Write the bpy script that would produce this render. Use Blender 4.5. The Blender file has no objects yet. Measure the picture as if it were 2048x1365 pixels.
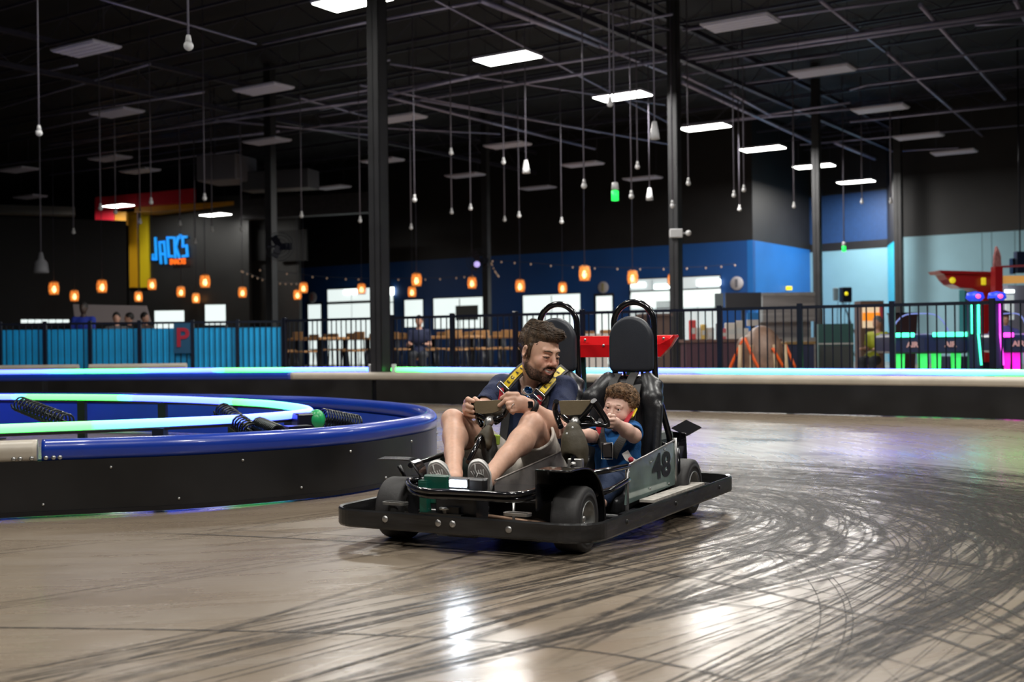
import bpy, bmesh, math, random
import numpy as np
from mathutils import Vector, Matrix
random.seed(7); np.random.seed(7)
S = bpy.context.scene
COL = S.collection

# ---------------------------------------------------------------- camera, world, lights, exposure
FPX = 2330.0; CAMH = 0.9; ROLL = 0.0122
RV = np.array([math.cos(ROLL), 0, -math.sin(ROLL)]); UV_ = np.array([math.sin(ROLL), 0, math.cos(ROLL)]); CC = np.array([0, 0, CAMH])
cam = bpy.data.cameras.new('camera'); camo = bpy.data.objects.new('camera', cam); COL.objects.link(camo)
camo.matrix_world = Matrix(((RV[0], UV_[0], 0, 0), (0, 0, -1, 0), (RV[2], UV_[2], 0, CAMH), (0, 0, 0, 1)))
cam.sensor_width = 36; cam.lens = 36 * FPX / 2048; cam.clip_end = 300; cam.clip_start = .05
cam.dof.use_dof = True; cam.dof.focus_distance = 5.7; cam.dof.aperture_fstop = 2.8
S.camera = camo
S.view_settings.view_transform = 'Standard'; S.view_settings.look = 'None'
S.view_settings.exposure = 0.0; S.view_settings.gamma = 1; S.view_settings.use_curve_mapping = False
S.cycles.use_denoising = True
S.cycles.transparent_max_bounces = 40
S.cycles.max_bounces = 6; S.cycles.diffuse_bounces = 3; S.cycles.glossy_bounces = 3
S.cycles.sample_clamp_indirect = 6
w = bpy.data.worlds.new('dim_hall'); S.world = w; w.use_nodes = True
w.node_tree.nodes['Background'].inputs[0].default_value = (.55, .62, .8, 1)
w.node_tree.nodes['Background'].inputs[1].default_value = .012

LAMP_Z = 6.2
A_ = np.array([-.834, .552]); B_ = np.array([.566, .824])          # the two directions of the building grid
LAMP_ROT = math.atan2(A_[1], A_[0])
def area(name, x, y, z, power, sx=1.2, sy=.6, col=(1, .97, .92), rot=(0, 0, LAMP_ROT)):
    l = bpy.data.lights.new(name, 'AREA'); l.energy = power; l.shape = 'RECTANGLE'; l.size = sx; l.size_y = sy; l.color = col
    o = bpy.data.objects.new(name, l); o.location = (x, y, z); o.rotation_euler = rot; COL.objects.link(o); return o
# lit ceiling panels: pixel where seen (row over the hall), then unseen ones added above and behind the camera to light kart and faces
def px_at_z(px, py, z):
    d = np.array([0, 1., 0]) + RV * (px - 1024) / FPX - UV_ * (py - 682.5) / FPX
    t = (z - CAMH) / d[2]; return CC + d * t
def px_at_d(px, py, D):
    d = np.array([0, 1., 0]) + RV * (px - 1024) / FPX - UV_ * (py - 682.5) / FPX
    return CC + d * D
LIT = [(705, 3), (1015, 117), (1245, 193), (1410, 255), (1525, 298), (1628, 333), (1712, 364), (237, 412), (431, 430)]
LITW = [tuple(px_at_z(x, y, LAMP_Z)) for x, y in LIT[:7]] + [tuple(px_at_d(x, y, 44.3)) for x, y in LIT[7:]]
NEARLIT = [(-4.9, 15.0, 120), (-7.2, 11.6, 120), (1.6, 11.4, 170), (4.6, 12.6, 230), (5.4, 7.0, 210), (.6, 7.6, 100), (-3.4, 6.5, 110), (1.0, 2.2, 210), (-2.6, 1.2, 160), (4.2, -.4, 150), (9.5, 10.5, 120)]
for i, (x, y, z) in enumerate(LITW): area('lamp_glow', x, y, z - .03, 320 if i < 7 else 70)
for x, y, p in NEARLIT: area('lamp_glow', x, y, LAMP_Z - .03, p)

# ---------------------------------------------------------------- materials
MATS = {}
def mat(name, col, rough=.5, metal=0., emit=None, es=0., var=0., vs=8., bump=0., bs=60., spec=.5, coat=0., trans=0., alpha=1., attr=None, stretch=None, rvar=0.):
    if name in MATS: return MATS[name]
    m = bpy.data.materials.new(name); m.use_nodes = True; nt = m.node_tree; N = nt.nodes; L = nt.links
    b = N['Principled BSDF']; c4 = (*col, 1)
    b.inputs['Base Color'].default_value = c4; b.inputs['Roughness'].default_value = rough; b.inputs['Metallic'].default_value = metal
    b.inputs['Specular IOR Level'].default_value = spec; b.inputs['Coat Weight'].default_value = coat
    b.inputs['Transmission Weight'].default_value = trans; b.inputs['Alpha'].default_value = alpha
    if emit: b.inputs['Emission Color'].default_value = (*emit, 1); b.inputs['Emission Strength'].default_value = es
    src = None
    if var or bump or rvar:
        tc = N.new('ShaderNodeTexCoord'); mp = N.new('ShaderNodeMapping'); L.new(tc.outputs['Object'], mp.inputs[0])
        if stretch: mp.inputs['Scale'].default_value = stretch
    if var:
        n = N.new('ShaderNodeTexNoise'); n.inputs['Scale'].default_value = vs; n.inputs['Detail'].default_value = 5; L.new(mp.outputs[0], n.inputs['Vector'])
        mx = N.new('ShaderNodeMix'); mx.data_type = 'RGBA'
        rg = N.new('ShaderNodeMapRange'); rg.inputs[1].default_value = .3; rg.inputs[2].default_value = .7; L.new(n.outputs[0], rg.inputs[0]); L.new(rg.outputs[0], mx.inputs[0])
        mx.inputs[6].default_value = (*[max(0, c * (1 - var)) for c in col], 1); mx.inputs[7].default_value = (*[min(1, c * (1 + var)) for c in col], 1)
        src = mx.outputs[2]
    if attr:
        a = N.new('ShaderNodeAttribute'); a.attribute_name = attr
        if src is not None:
            mm = N.new('ShaderNodeMix'); mm.data_type = 'RGBA'; mm.blend_type = 'MULTIPLY'; mm.inputs[0].default_value = 1; L.new(src, mm.inputs[6]); L.new(a.outputs[0], mm.inputs[7]); src = mm.outputs[2]
        else: src = a.outputs[0]
    if src is not None: L.new(src, b.inputs['Base Color'])
    if rvar:
        n2 = N.new('ShaderNodeTexNoise'); n2.inputs['Scale'].default_value = vs * .7; L.new(mp.outputs[0], n2.inputs['Vector'])
        r2 = N.new('ShaderNodeMapRange'); r2.inputs[3].default_value = max(.02, rough - rvar); r2.inputs[4].default_value = min(1, rough + rvar); L.new(n2.outputs[0], r2.inputs[0]); L.new(r2.outputs[0], b.inputs['Roughness'])
    if bump:
        n3 = N.new('ShaderNodeTexNoise'); n3.inputs['Scale'].default_value = bs; n3.inputs['Detail'].default_value = 4; L.new(mp.outputs[0], n3.inputs['Vector'])
        bp = N.new('ShaderNodeBump'); bp.inputs['Strength'].default_value = bump; bp.inputs['Distance'].default_value = .01; L.new(n3.outputs[0], bp.inputs['Height']); L.new(bp.outputs[0], b.inputs['Normal'])
    MATS[name] = m; return m
def emat(name, col, s):
    if name in MATS: return MATS[name]
    m = mat(name, tuple(min(1, c) for c in col), .4, emit=col, es=s); return m

# ---------------------------------------------------------------- mesh builder
def nrm(v): v = np.asarray(v, float); return v / (np.linalg.norm(v) + 1e-12)
class MB:
    def __init__(s, M=None): s.v = []; s.f = []; s.m = []; s.s = []; s.n = 0; s.M = M; s.col = []
    def add(s, V, F, m=0, smooth=False, col=None):
        V = np.asarray(V, float).reshape(-1, 3)
        if s.M is not None: V = V @ s.M[:3, :3].T + s.M[:3, 3]
        s.v.append(V); s.f += [tuple(i + s.n for i in f) for f in F]; s.m += [m] * len(F); s.s += [smooth] * len(F); s.n += len(V)
        s.col.append(np.ones((len(V), 3)) if col is None else np.broadcast_to(np.asarray(col, float), (len(V), 3)))
        return s
    def box(s, c, d, m=0, R=None, ch=0.):
        c = np.asarray(c, float); h = np.asarray(d, float) / 2
        if ch <= 0:
            V = np.array([[x, y, z] for x in (-1, 1) for y in (-1, 1) for z in (-1, 1)]) * h
            F = [(0, 1, 3, 2), (4, 6, 7, 5), (0, 4, 5, 1), (2, 3, 7, 6), (0, 2, 6, 4), (1, 5, 7, 3)]
        else:
            ch = min(ch, h.min() * .95); pts = []
            for a in (-1, 1):
                for b in (-1, 1):
                    for e in (-1, 1):
                        sg = np.array([a, b, e])
                        for k in range(3):
                            q = sg * (h - ch); q[k] = sg[k] * h[k]; pts.append(q)
            V, F = hull(pts)
        if R is not None: V = V @ np.asarray(R).T
        return s.add(V + c, F, m)
    def bb(s, lo, hi, m=0, ch=0.):
        lo = np.array(lo, float); hi = np.array(hi, float); return s.box((lo + hi) / 2, hi - lo, m, ch=ch)
    def tube(s, P, r, m=0, seg=10, closed=False, caps=True, rz=None, col=None):
        P = np.asarray(P, float); n = len(P); rr = np.broadcast_to(np.asarray(r, float), (n,)) if np.ndim(r) else np.full(n, float(r))
        T = np.zeros_like(P)
        for i in range(n):
            a = P[(i - 1) % n] if (closed or i > 0) else P[i]; b = P[(i + 1) % n] if (closed or i < n - 1) else P[i]
            T[i] = nrm(b - a)
        up = np.array([0, 0, 1.]) if abs(T[0][2]) < .9 else np.array([1., 0, 0])
        X = nrm(np.cross(up, T[0])); V = []; C = []
        for i in range(n):
            X = nrm(X - T[i] * (X @ T[i])); Y = np.cross(T[i], X)
            for k in range(seg):
                a = 2 * math.pi * k / seg; V.append(P[i] + rr[i] * (math.cos(a) * X + math.sin(a) * Y))
                if col is not None: C.append(col[i])
        F = []
        for i in range(n if closed else n - 1):
            j = (i + 1) % n
            for k in range(seg):
                l = (k + 1) % seg; F.append((i * seg + k, i * seg + l, j * seg + l, j * seg + k))
        s.add(V, F, m, True, col=np.array(C) if col is not None else None)
        if caps and not closed:
            b0 = s.n - n * seg
            s.f += [tuple(b0 + k for k in range(seg))[::-1], tuple(b0 + (n - 1) * seg + k for k in range(seg))]; s.m += [m, m]; s.s += [False, False]
        return s
    def sweep(s, P, prof, m=0, closed=False, smooth=False, col=None):
        """prof: (side, up) pairs swept along a mostly horizontal path; side points to the path's right"""
        P = np.asarray(P, float); n = len(P); k = len(prof); V = []
        for i in range(n):
            a = P[(i - 1) % n] if (closed or i > 0) else P[i]; b = P[(i + 1) % n] if (closed or i < n - 1) else P[i]
            t = nrm((b - a) * [1, 1, 0]); r = np.array([t[1], -t[0], 0])
            for q in prof: V.append(P[i] + r * q[0] + np.array([0, 0, q[1]]))
        F = []
        for i in range(n if closed else n - 1):
            j = (i + 1) % n
            for a in range(k): b = (a + 1) % k; F.append((i * k + a, i * k + b, j * k + b, j * k + a))
        s.add(V, F, m, smooth, col=None if col is None else np.repeat(np.asarray(col, float), k, 0))
        if not closed:
            b0 = s.n - n * k; s.f += [tuple(b0 + a for a in range(k))[::-1], tuple(b0 + (n - 1) * k + a for a in range(k))]; s.m += [m, m]; s.s += [False, False]
        return s
    def ring(s, c, ax, prof, m=0, seg=32, smooth=True, closedprof=False):
        """lathe: prof of (radius, along axis)"""
        c = np.asarray(c, float); ax = nrm(ax); X = nrm(np.cross(ax, [0, 0, 1] if abs(ax[2]) < .9 else [1, 0, 0])); Y = np.cross(ax, X); k = len(prof)
        V = [c + ax * p[1] + p[0] * (math.cos(2 * math.pi * i / seg) * X + math.sin(2 * math.pi * i / seg) * Y) for i in range(seg) for p in prof]
        F = [(i * k + a, ((i + 1) % seg) * k + a, ((i + 1) % seg) * k + (a + 1) % k, i * k + (a + 1) % k) for i in range(seg) for a in range(k if closedprof else k - 1)]
        return s.add(V, F, m, smooth)
    def ell(s, c, r, m=0, R=None, u=20, v=12):
        r = np.broadcast_to(np.asarray(r, float), (3,)); V = [[0, 0, r[2]]]
        for j in range(1, v):
            t = math.pi * j / v
            for i in range(u): a = 2 * math.pi * i / u; V.append([r[0] * math.sin(t) * math.cos(a), r[1] * math.sin(t) * math.sin(a), r[2] * math.cos(t)])
        V.append([0, 0, -r[2]]); V = np.array(V); F = [(0, 1 + i, 1 + (i + 1) % u) for i in range(u)]
        for j in range(v - 2):
            for i in range(u): a = 1 + j * u + i; b = 1 + j * u + (i + 1) % u; F.append((a, a + u, b + u, b))
        L = len(V) - 1; F += [(L, 1 + (v - 2) * u + (i + 1) % u, 1 + (v - 2) * u + i) for i in range(u)]
        if R is not None: V = V @ np.asarray(R).T
        return s.add(V + np.asarray(c, float), F, m, True)
    def prism(s, poly, o, X, Y, t, m=0, smooth=False):
        """2D poly placed at o with axes X, Y, extruded by vector t (centred)"""
        o = np.asarray(o, float); X = np.asarray(X, float); Y = np.asarray(Y, float); t = np.asarray(t, float); n = len(poly)
        a = [o + X * p[0] + Y * p[1] - t / 2 for p in poly]; b = [q + t for q in a]
        F = [tuple(range(n))[::-1], tuple(range(n, 2 * n))] + [(i, (i + 1) % n, n + (i + 1) % n, n + i) for i in range(n)]
        return s.add(a + b, F, m, smooth)
    def ribbon(s, P, side, wd, th=.004, m=0):
        """flat strap: path, side vectors, width"""
        P = np.asarray(P, float); n = len(P); side = np.broadcast_to(np.asarray(side, float), (n, 3)); V = []
        for i in range(n):
            t = nrm(P[min(i + 1, n - 1)] - P[max(i - 1, 0)]); sd = nrm(side[i] - t * (t @ side[i])); nn = np.cross(t, sd); ww = (wd[i] if np.ndim(wd) else wd) / 2
            V += [P[i] - sd * ww - nn * th / 2, P[i] + sd * ww - nn * th / 2, P[i] + sd * ww + nn * th / 2, P[i] - sd * ww + nn * th / 2]
        F = [(i * 4 + a, i * 4 + (a + 1) % 4, i * 4 + 4 + (a + 1) % 4, i * 4 + 4 + a) for i in range(n - 1) for a in range(4)] + [(3, 2, 1, 0), tuple((n - 1) * 4 + a for a in range(4))]
        return s.add(V, F, m)
    def build(s, name, mats, parent=None, off=None, sub=0, attr=False, fix=True):
        V = np.concatenate(s.v) if s.v else np.zeros((0, 3))
        if off is not None: V = V - np.asarray(off, float)
        me = bpy.data.meshes.new(name); me.from_pydata(V.tolist(), [], s.f)
        for q in (mats if isinstance(mats, (list, tuple)) else [mats]): me.materials.append(q)
        me.polygons.foreach_set('material_index', s.m); me.polygons.foreach_set('use_smooth', s.s)
        if attr:
            ca = me.color_attributes.new('tint', 'FLOAT_COLOR', 'POINT'); cc = np.concatenate(s.col); ca.data.foreach_set('color', np.c_[cc, np.ones(len(cc))].ravel())
        if fix:
            bm = bmesh.new(); bm.from_mesh(me); bmesh.ops.recalc_face_normals(bm, faces=bm.faces); bm.to_mesh(me); bm.free()
        o = bpy.data.objects.new(name, me); COL.objects.link(o)
        if parent: o.parent = parent
        if sub: md = o.modifiers.new('s', 'SUBSURF'); md.levels = sub; md.render_levels = sub
        return o
def hull(pts):
    bm = bmesh.new()
    for p in pts: bm.verts.new(p)
    bmesh.ops.convex_hull(bm, input=bm.verts); bm.verts.index_update()
    V = np.array([v.co[:] for v in bm.verts]); F = [tuple(v.index for v in f.verts) for f in bm.faces]; bm.free(); return V, F
def RZ(a): c, s_ = math.cos(a), math.sin(a); return np.array([[c, -s_, 0], [s_, c, 0], [0, 0, 1.]])
def RX(a): c, s_ = math.cos(a), math.sin(a); return np.array([[1., 0, 0], [0, c, -s_], [0, s_, c]])
def RY(a): c, s_ = math.cos(a), math.sin(a); return np.array([[c, 0, s_], [0, 1., 0], [-s_, 0, c]])
def M4(R, t): M = np.eye(4); M[:3, :3] = R; M[:3, 3] = t; return M
def tag(o, label=None, cat=None, group=None, kind=None):
    if label: o['label'] = label
    if cat: o['category'] = cat
    if group: o['group'] = group
    if kind: o['kind'] = kind
    return o
def empty(name, loc, rz=0., label=None, cat=None, group=None):
    o = bpy.data.objects.new(name, None); o.location = tuple(loc); o.rotation_euler = (0, 0, rz); o.empty_display_size = .1; COL.objects.link(o); return tag(o, label, cat, group)
def dup(o, loc=None, rz=None, label=None):
    """a copy of a thing with copies of its parts and sub-parts (mesh data shared)"""
    c = o.copy(); COL.objects.link(c)
    if loc is not None: c.location = tuple(loc)
    if rz is not None: c.rotation_euler = (0, 0, rz)
    if label: c['label'] = label
    for ch in [q for q in bpy.data.objects if q.parent == o]:
        d = ch.copy(); COL.objects.link(d); d.parent = c
        for g in [q for q in bpy.data.objects if q.parent == ch]:
            e = g.copy(); COL.objects.link(e); e.parent = d
    return c
_fc = [0]
def text_mesh(name, txt, size, mats, M, parent=None, ext=.002, off=0., sx=1.):
    cu = bpy.data.curves.new(name, 'FONT'); cu.body = txt; cu.size = size; cu.extrude = ext; cu.offset = off; cu.align_x = 'CENTER'; cu.align_y = 'CENTER'; cu.resolution_u = 4
    t = bpy.data.objects.new(name + '_src', cu); COL.objects.link(t); dg = bpy.context.evaluated_depsgraph_get(); dg.update()
    me = bpy.data.meshes.new_from_object(t.evaluated_get(dg)); bpy.data.objects.remove(t); bpy.data.curves.remove(cu)
    V = np.empty(len(me.vertices) * 3); me.vertices.foreach_get('co', V); V = V.reshape(-1, 3) * [sx, 1, 1]; V = V @ M[:3, :3].T + M[:3, 3]; me.vertices.foreach_set('co', V.ravel()); me.update()
    me.materials.clear(); me.materials.append(mats); me.name = name
    o = bpy.data.objects.new(name, me); COL.objects.link(o)
    if parent: o.parent = parent
    return o
def catmull(P, n=8, closed=False):
    P = np.asarray(P, float); N_ = len(P); out = []
    for i in range(N_ if closed else N_ - 1):
        if closed: p0, p1, p2, p3 = P[(i - 1) % N_], P[i], P[(i + 1) % N_], P[(i + 2) % N_]
        else: p0 = P[max(i - 1, 0)]; p1 = P[i]; p2 = P[i + 1]; p3 = P[min(i + 2, N_ - 1)]
        for k in range(n):
            t = k / n; out.append(.5 * ((2 * p1) + (-p0 + p2) * t + (2 * p0 - 5 * p1 + 4 * p2 - p3) * t * t + (-p0 + 3 * p1 - 3 * p2 + p3) * t ** 3))
    if not closed: out.append(P[-1])
    return np.array(out)
def offset_path(P, d):
    P = np.asarray(P, float); Q = P.copy(); n = len(P)
    for i in range(n):
        t = nrm((P[min(i + 1, n - 1)] - P[max(i - 1, 0)]) * [1, 1, 0]); Q[i] = P[i] + np.array([t[1], -t[0], 0]) * d
    return Q

# ---------------------------------------------------------------- smooth-union solids (signed distances + surface nets)
class SDF:
    def __init__(s, T=None): s.p = []; s.T = T
    def tp(s, p): p = np.asarray(p, float); return p if s.T is None else s.T[:3, :3] @ p + s.T[:3, 3]
    def sc(s): return 1. if s.T is None else np.cbrt(abs(np.linalg.det(s.T[:3, :3])))
    def rot(s): return np.eye(3) if s.T is None else s.T[:3, :3] / s.sc()
    def cap(s, a, b, ra, rb=None, k=.02, sub=False, flat=None, col=None):
        rb = ra if rb is None else rb; a = s.tp(a); b = s.tp(b); q = s.sc(); ra *= q; rb *= q; m = max(ra, rb) * 1.05
        if flat is not None: fd = s.rot() @ nrm(flat[0]); fs = flat[1]; m *= max(1, fs)
        lo = np.minimum(a, b) - m; hi = np.maximum(a, b) + m; ab = b - a; L2 = ab @ ab + 1e-12
        def f(X):
            p = X - a; t = np.clip(p @ ab / L2, 0, 1); d = p - t[..., None] * ab
            if flat is not None: e = d @ fd; d = d + (e * (1 / fs - 1))[..., None] * fd
            return np.linalg.norm(d, axis=-1) - (ra + (rb - ra) * t)
        s.p.append((f, lo, hi, k, sub, col)); return s
    def chain(s, pts, rs, k=.015, **kw):
        for i in range(len(pts) - 1): s.cap(pts[i], pts[i + 1], rs[i], rs[i + 1], k, **kw)
        return s
    def ell(s, c, r, R=None, k=.02, sub=False, col=None):
        c = s.tp(c); r = np.broadcast_to(np.asarray(r, float), (3,)) * s.sc(); R = s.rot() @ (np.eye(3) if R is None else R); m = np.abs(R) @ r
        def f(X):
            p = (X - c) @ R; a = np.linalg.norm(p / r, axis=-1); b = np.linalg.norm(p / (r * r), axis=-1); return a * (a - 1) / (b + 1e-9)
        s.p.append((f, c - m, c + m, k, sub, col)); return s
    def rbox(s, c, h, rad, R=None, k=.01, sub=False, col=None):
        c = s.tp(c); q = s.sc(); h = np.asarray(h, float) * q; rad *= q; R = s.rot() @ (np.eye(3) if R is None else R); m = np.abs(R) @ h
        def f(X):
            p = np.abs((X - c) @ R) - (h - rad); return np.linalg.norm(np.maximum(p, 0), axis=-1) + np.minimum(p.max(-1), 0) - rad
        s.p.append((f, c - m, c + m, k, sub, col)); return s
    def fn(s, f, lo, hi, k=.01, sub=False, col=None): s.p.append((f, np.array(lo, float), np.array(hi, float), k, sub, col)); return s
    def mesh(s, h, clip=None):
        lo = np.min([p[1] for p in s.p if not p[4]], 0) - 3 * h; hi = np.max([p[2] for p in s.p if not p[4]], 0) + 3 * h
        if clip is not None: lo = np.maximum(lo, clip[0]); hi = np.minimum(hi, clip[1])
        n = np.ceil((hi - lo) / h).astype(int) + 1; D = np.full(n, 1.0, np.float32)
        for f, a, b, k, sub, col in s.p:
            mg = k + 4 * h; i0 = np.clip(np.floor((a - mg - lo) / h).astype(int), 0, n); i1 = np.clip(np.ceil((b + mg - lo) / h).astype(int) + 1, 0, n)
            if np.any(i1 <= i0): continue
            g = np.stack(np.meshgrid(*[lo[j] + h * np.arange(i0[j], i1[j]) for j in range(3)], indexing='ij'), -1)
            d = f(g); sl = tuple(slice(i0[j], i1[j]) for j in range(3)); c = D[sl]
            if sub: e = -d; hh = np.maximum(k - np.abs(c - e), 0) / k; D[sl] = np.maximum(c, e) + hh * hh * k / 4
            else: hh = np.maximum(k - np.abs(c - d), 0) / k; D[sl] = np.minimum(c, d) - hh * hh * k / 4
        I = (D < 0).astype(np.int8)
        cs = [I[i:n[0] - 1 + i, j:n[1] - 1 + j, k:n[2] - 1 + k] for i in (0, 1) for j in (0, 1) for k in (0, 1)]; sm = sum(cs)
        act = (sm > 0) & (sm < 8); idx = np.full(act.shape, -1, np.int64); cells = np.argwhere(act); idx[act] = np.arange(len(cells))
        acc = np.zeros((len(cells), 3)); cnt = np.zeros(len(cells)); cor = [(i, j, k) for i in (0, 1) for j in (0, 1) for k in (0, 1)]
        for a in range(8):
            for b in range(a + 1, 8):
                df = np.array(cor[b]) - np.array(cor[a])
                if np.abs(df).sum() != 1: continue
                pa = cells + cor[a]; pb = cells + cor[b]; da = D[tuple(pa.T)]; db = D[tuple(pb.T)]; cr = (da < 0) != (db < 0)
                t = (da / (da - db + 1e-12))[cr]; acc[cr] += pa[cr] + t[:, None] * df; cnt[cr] += 1
        V = lo + h * acc / cnt[:, None]; F = []
        for ax in range(3):
            o1, o2 = [(1, 2), (2, 0), (0, 1)][ax]; sl0 = [slice(1, None)] * 3; sl1 = [slice(1, None)] * 3; sl0[ax] = slice(0, -1); sl1[ax] = slice(1, None)
            i0 = I[tuple(sl0)]; i1 = I[tuple(sl1)]; e = np.argwhere(i0 != i1)
            if not len(e): continue
            base = e + 1; base[:, ax] -= 1; fl = i0[tuple(e.T)] > 0
            ok = np.all(base < np.array(act.shape), 1); base = base[ok]; fl = fl[ok]
            def sh(u, v): q = base.copy(); q[:, o1] -= u; q[:, o2] -= v; return idx[tuple(q.T)]
            q = np.stack([sh(0, 0), sh(1, 0), sh(1, 1), sh(0, 1)], 1); q[~fl] = q[~fl][:, ::-1]; q = q[(q >= 0).all(1)]; F.append(q)
        return V, np.concatenate(F)
    def colors(s, V, base=(1, 1, 1)):
        C = np.tile(np.array(base, float), (len(V), 1))
        return C
    def build(s, name, mats, parent, h, off=None, colf=None, smooth=0, dispf=None):
        V, F = s.mesh(h)
        if dispf is not None: V = dispf(V)
        me = bpy.data.meshes.new(name); VV = V if off is None else V - np.asarray(off, float)
        me.from_pydata(VV.tolist(), [], F.tolist()); me.materials.append(mats); me.polygons.foreach_set('use_smooth', [True] * len(F))
        if colf is not None:
            ca = me.color_attributes.new('tint', 'FLOAT_COLOR', 'POINT'); cc = colf(V); ca.data.foreach_set('color', np.c_[cc, np.ones(len(cc))].ravel())
        o = bpy.data.objects.new(name, me); COL.objects.link(o); o.parent = parent
        if smooth: md = o.modifiers.new('s', 'SMOOTH'); md.iterations = smooth; md.factor = .5
        return o
def vnoise(P, sc, seed=0):
    """cheap value noise"""
    P = np.asarray(P) * sc; i = np.floor(P).astype(np.int64); f = P - i; f = f * f * (3 - 2 * f); out = 0
    for a in (0, 1):
        for b in (0, 1):
            for c in (0, 1):
                q = i + [a, b, c]; hsh = (q[..., 0] * 73856093 ^ q[..., 1] * 19349663 ^ q[..., 2] * 83492791 ^ seed * 2654435761) & 0xffff
                w_ = (f[..., 0] if a else 1 - f[..., 0]) * (f[..., 1] if b else 1 - f[..., 1]) * (f[..., 2] if c else 1 - f[..., 2]); out = out + w_ * hsh / 65535.
    return out

# ================================================================ SETTING
black_paint = mat('black_wall_paint', (.012, .0115, .0125), .55, var=.2, vs=1.5)
blue_paint = mat('deep_blue_paint', (.008, .065, .25), .5, var=.08, vs=1.)
blue2_paint = mat('mid_blue_paint', (.010, .13, .44), .5, var=.08, vs=1.)
pale_paint = mat('pale_blue_paint', (.31, .55, .66), .5, var=.05, vs=1.)
cyan_strip = mat('cyan_strip', (.02, .48, .72), .4, var=.08)
steel_dark = mat('dark_ceiling_steel', (.055, .054, .085), .45, .35, var=.2, vs=3.)
steel_lt = mat('galvanised_conduit', (.38, .38, .56), .4, .5, var=.15, vs=3.)  # blue tinge of the neon light is mixed into both steel colours
col_paint = mat('column_paint', (.030, .030, .033), .38, var=.2, vs=2., bump=.05)

def floor_mat():
    m = bpy.data.materials.new('sealed_concrete'); m.use_nodes = True; nt = m.node_tree; N = nt.nodes; L = nt.links; b = N['Principled BSDF']
    tc = N.new('ShaderNodeTexCoord')
    def noise(v, sc, det=5, dist=0.):
        n = N.new('ShaderNodeTexNoise'); n.inputs['Scale'].default_value = sc; n.inputs['Detail'].default_value = det; n.inputs['Distortion'].default_value = dist; L.new(v, n.inputs['Vector']); return n.outputs[0]
    def rng(v, a, b_, c, d):
        r = N.new('ShaderNodeMapRange'); r.inputs[1].default_value = a; r.inputs[2].default_value = b_; r.inputs[3].default_value = c; r.inputs[4].default_value = d; L.new(v, r.inputs[0]); return r.outputs[0]
    def math_(op, a, b_=None):
        q = N.new('ShaderNodeMath'); q.operation = op
        for i, v in enumerate((a, b_)):
            if v is None: continue
            if isinstance(v, (int, float)): q.inputs[i].default_value = v
            else: L.new(v, q.inputs[i])
        return q.outputs[0]
    def mixc(f, a, c, mode='MIX'):
        q = N.new('ShaderNodeMix'); q.data_type = 'RGBA'; q.blend_type = mode
        for i, v in ((0, f), (6, a), (7, c)):
            if isinstance(v, (int, float)): q.inputs[i].default_value = v
            elif isinstance(v, tuple): q.inputs[i].default_value = (*v, 1)
            else: L.new(v, q.inputs[i])
        return q.outputs[2]
    v = tc.outputs['Object']
    col = mixc(rng(noise(v, .35, 6), .35, .65, 0, 1), (.185, .143, .102), (.285, .228, .168))
    col = mixc(rng(noise(v, 2.2, 6), .4, .7, 0, .55), col, (.20, .155, .115))
    sp = N.new('ShaderNodeSeparateXYZ'); L.new(v, sp.inputs[0])
    # fine rubber haze running round the bend
    dx = math_('SUBTRACT', sp.outputs[0], -1.9); dy = math_('SUBTRACT', sp.outputs[1], 8.6)
    r = math_('SQRT', math_('ADD', math_('MULTIPLY', dx, dx), math_('MULTIPLY', dy, dy))); th = math_('ARCTAN2', dy, dx)
    cb = N.new('ShaderNodeCombineXYZ'); L.new(math_('MULTIPLY', r, 9.), cb.inputs[0]); L.new(math_('MULTIPLY', th, 1.3), cb.inputs[1])
    st = noise(cb.outputs[0], 1.0, 6, .3)
    band = math_('MULTIPLY', rng(r, 2., 3.6, 0, 1), rng(r, 7., 10., 1, .25))
    col = mixc(math_('MULTIPLY', rng(st, .48, .72, 0, .18), band), col, (.085, .070, .058))
    cb2 = N.new('ShaderNodeCombineXYZ'); L.new(math_('MULTIPLY', r, 30.), cb2.inputs[0]); L.new(math_('MULTIPLY', th, 2.2), cb2.inputs[1])
    st2 = noise(cb2.outputs[0], 1.0, 4, .2)
    col = mixc(math_('MULTIPLY', rng(st2, .5, .75, 0, .22), band), col, (.09, .075, .062))
    # slab joints
    def joint(d, p0, sp_):
        u = math_('ADD', math_('MULTIPLY', sp.outputs[0], float(d[0])), math_('MULTIPLY', sp.outputs[1], float(d[1])))
        u = math_('DIVIDE', math_('SUBTRACT', u, float(np.dot(d, p0))), sp_); fr = math_('ABSOLUTE', math_('SUBTRACT', math_('FRACT', math_('ADD', u, 100.5)), .5))
        return math_('LESS_THAN', fr, .004 / sp_)
    j = math_('MAXIMUM', joint(A_, (1.03, 5.63), 5.2), joint(B_, (1.2, 5.78), 5.2))
    col = mixc(math_('MULTIPLY', j, .55), col, (.5, .44, .36))
    L.new(col, b.inputs['Base Color'])
    rg = math_('ADD', rng(noise(v, 1.3, 6), .3, .7, .19, .31), rng(st, .4, .7, 0, .10)); L.new(rg, b.inputs['Roughness'])
    bp = N.new('ShaderNodeBump'); bp.inputs['Strength'].default_value = .12; bp.inputs['Distance'].default_value = .02; L.new(math_('ADD', noise(v, 7., 4), math_('MULTIPLY', st, .5)), bp.inputs['Height']); L.new(bp.outputs[0], b.inputs['Normal'])
    b.inputs['Specular IOR Level'].default_value = .6; b.inputs['Coat Weight'].default_value = .25; b.inputs['Coat Roughness'].default_value = .16
    return m
fl = MB().add([[-60, -12, 0], [60, -12, 0], [60, 75, 0], [-60, 75, 0]], [(0, 1, 2, 3)]).build('floor', floor_mat()); tag(fl, kind='structure')

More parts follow.
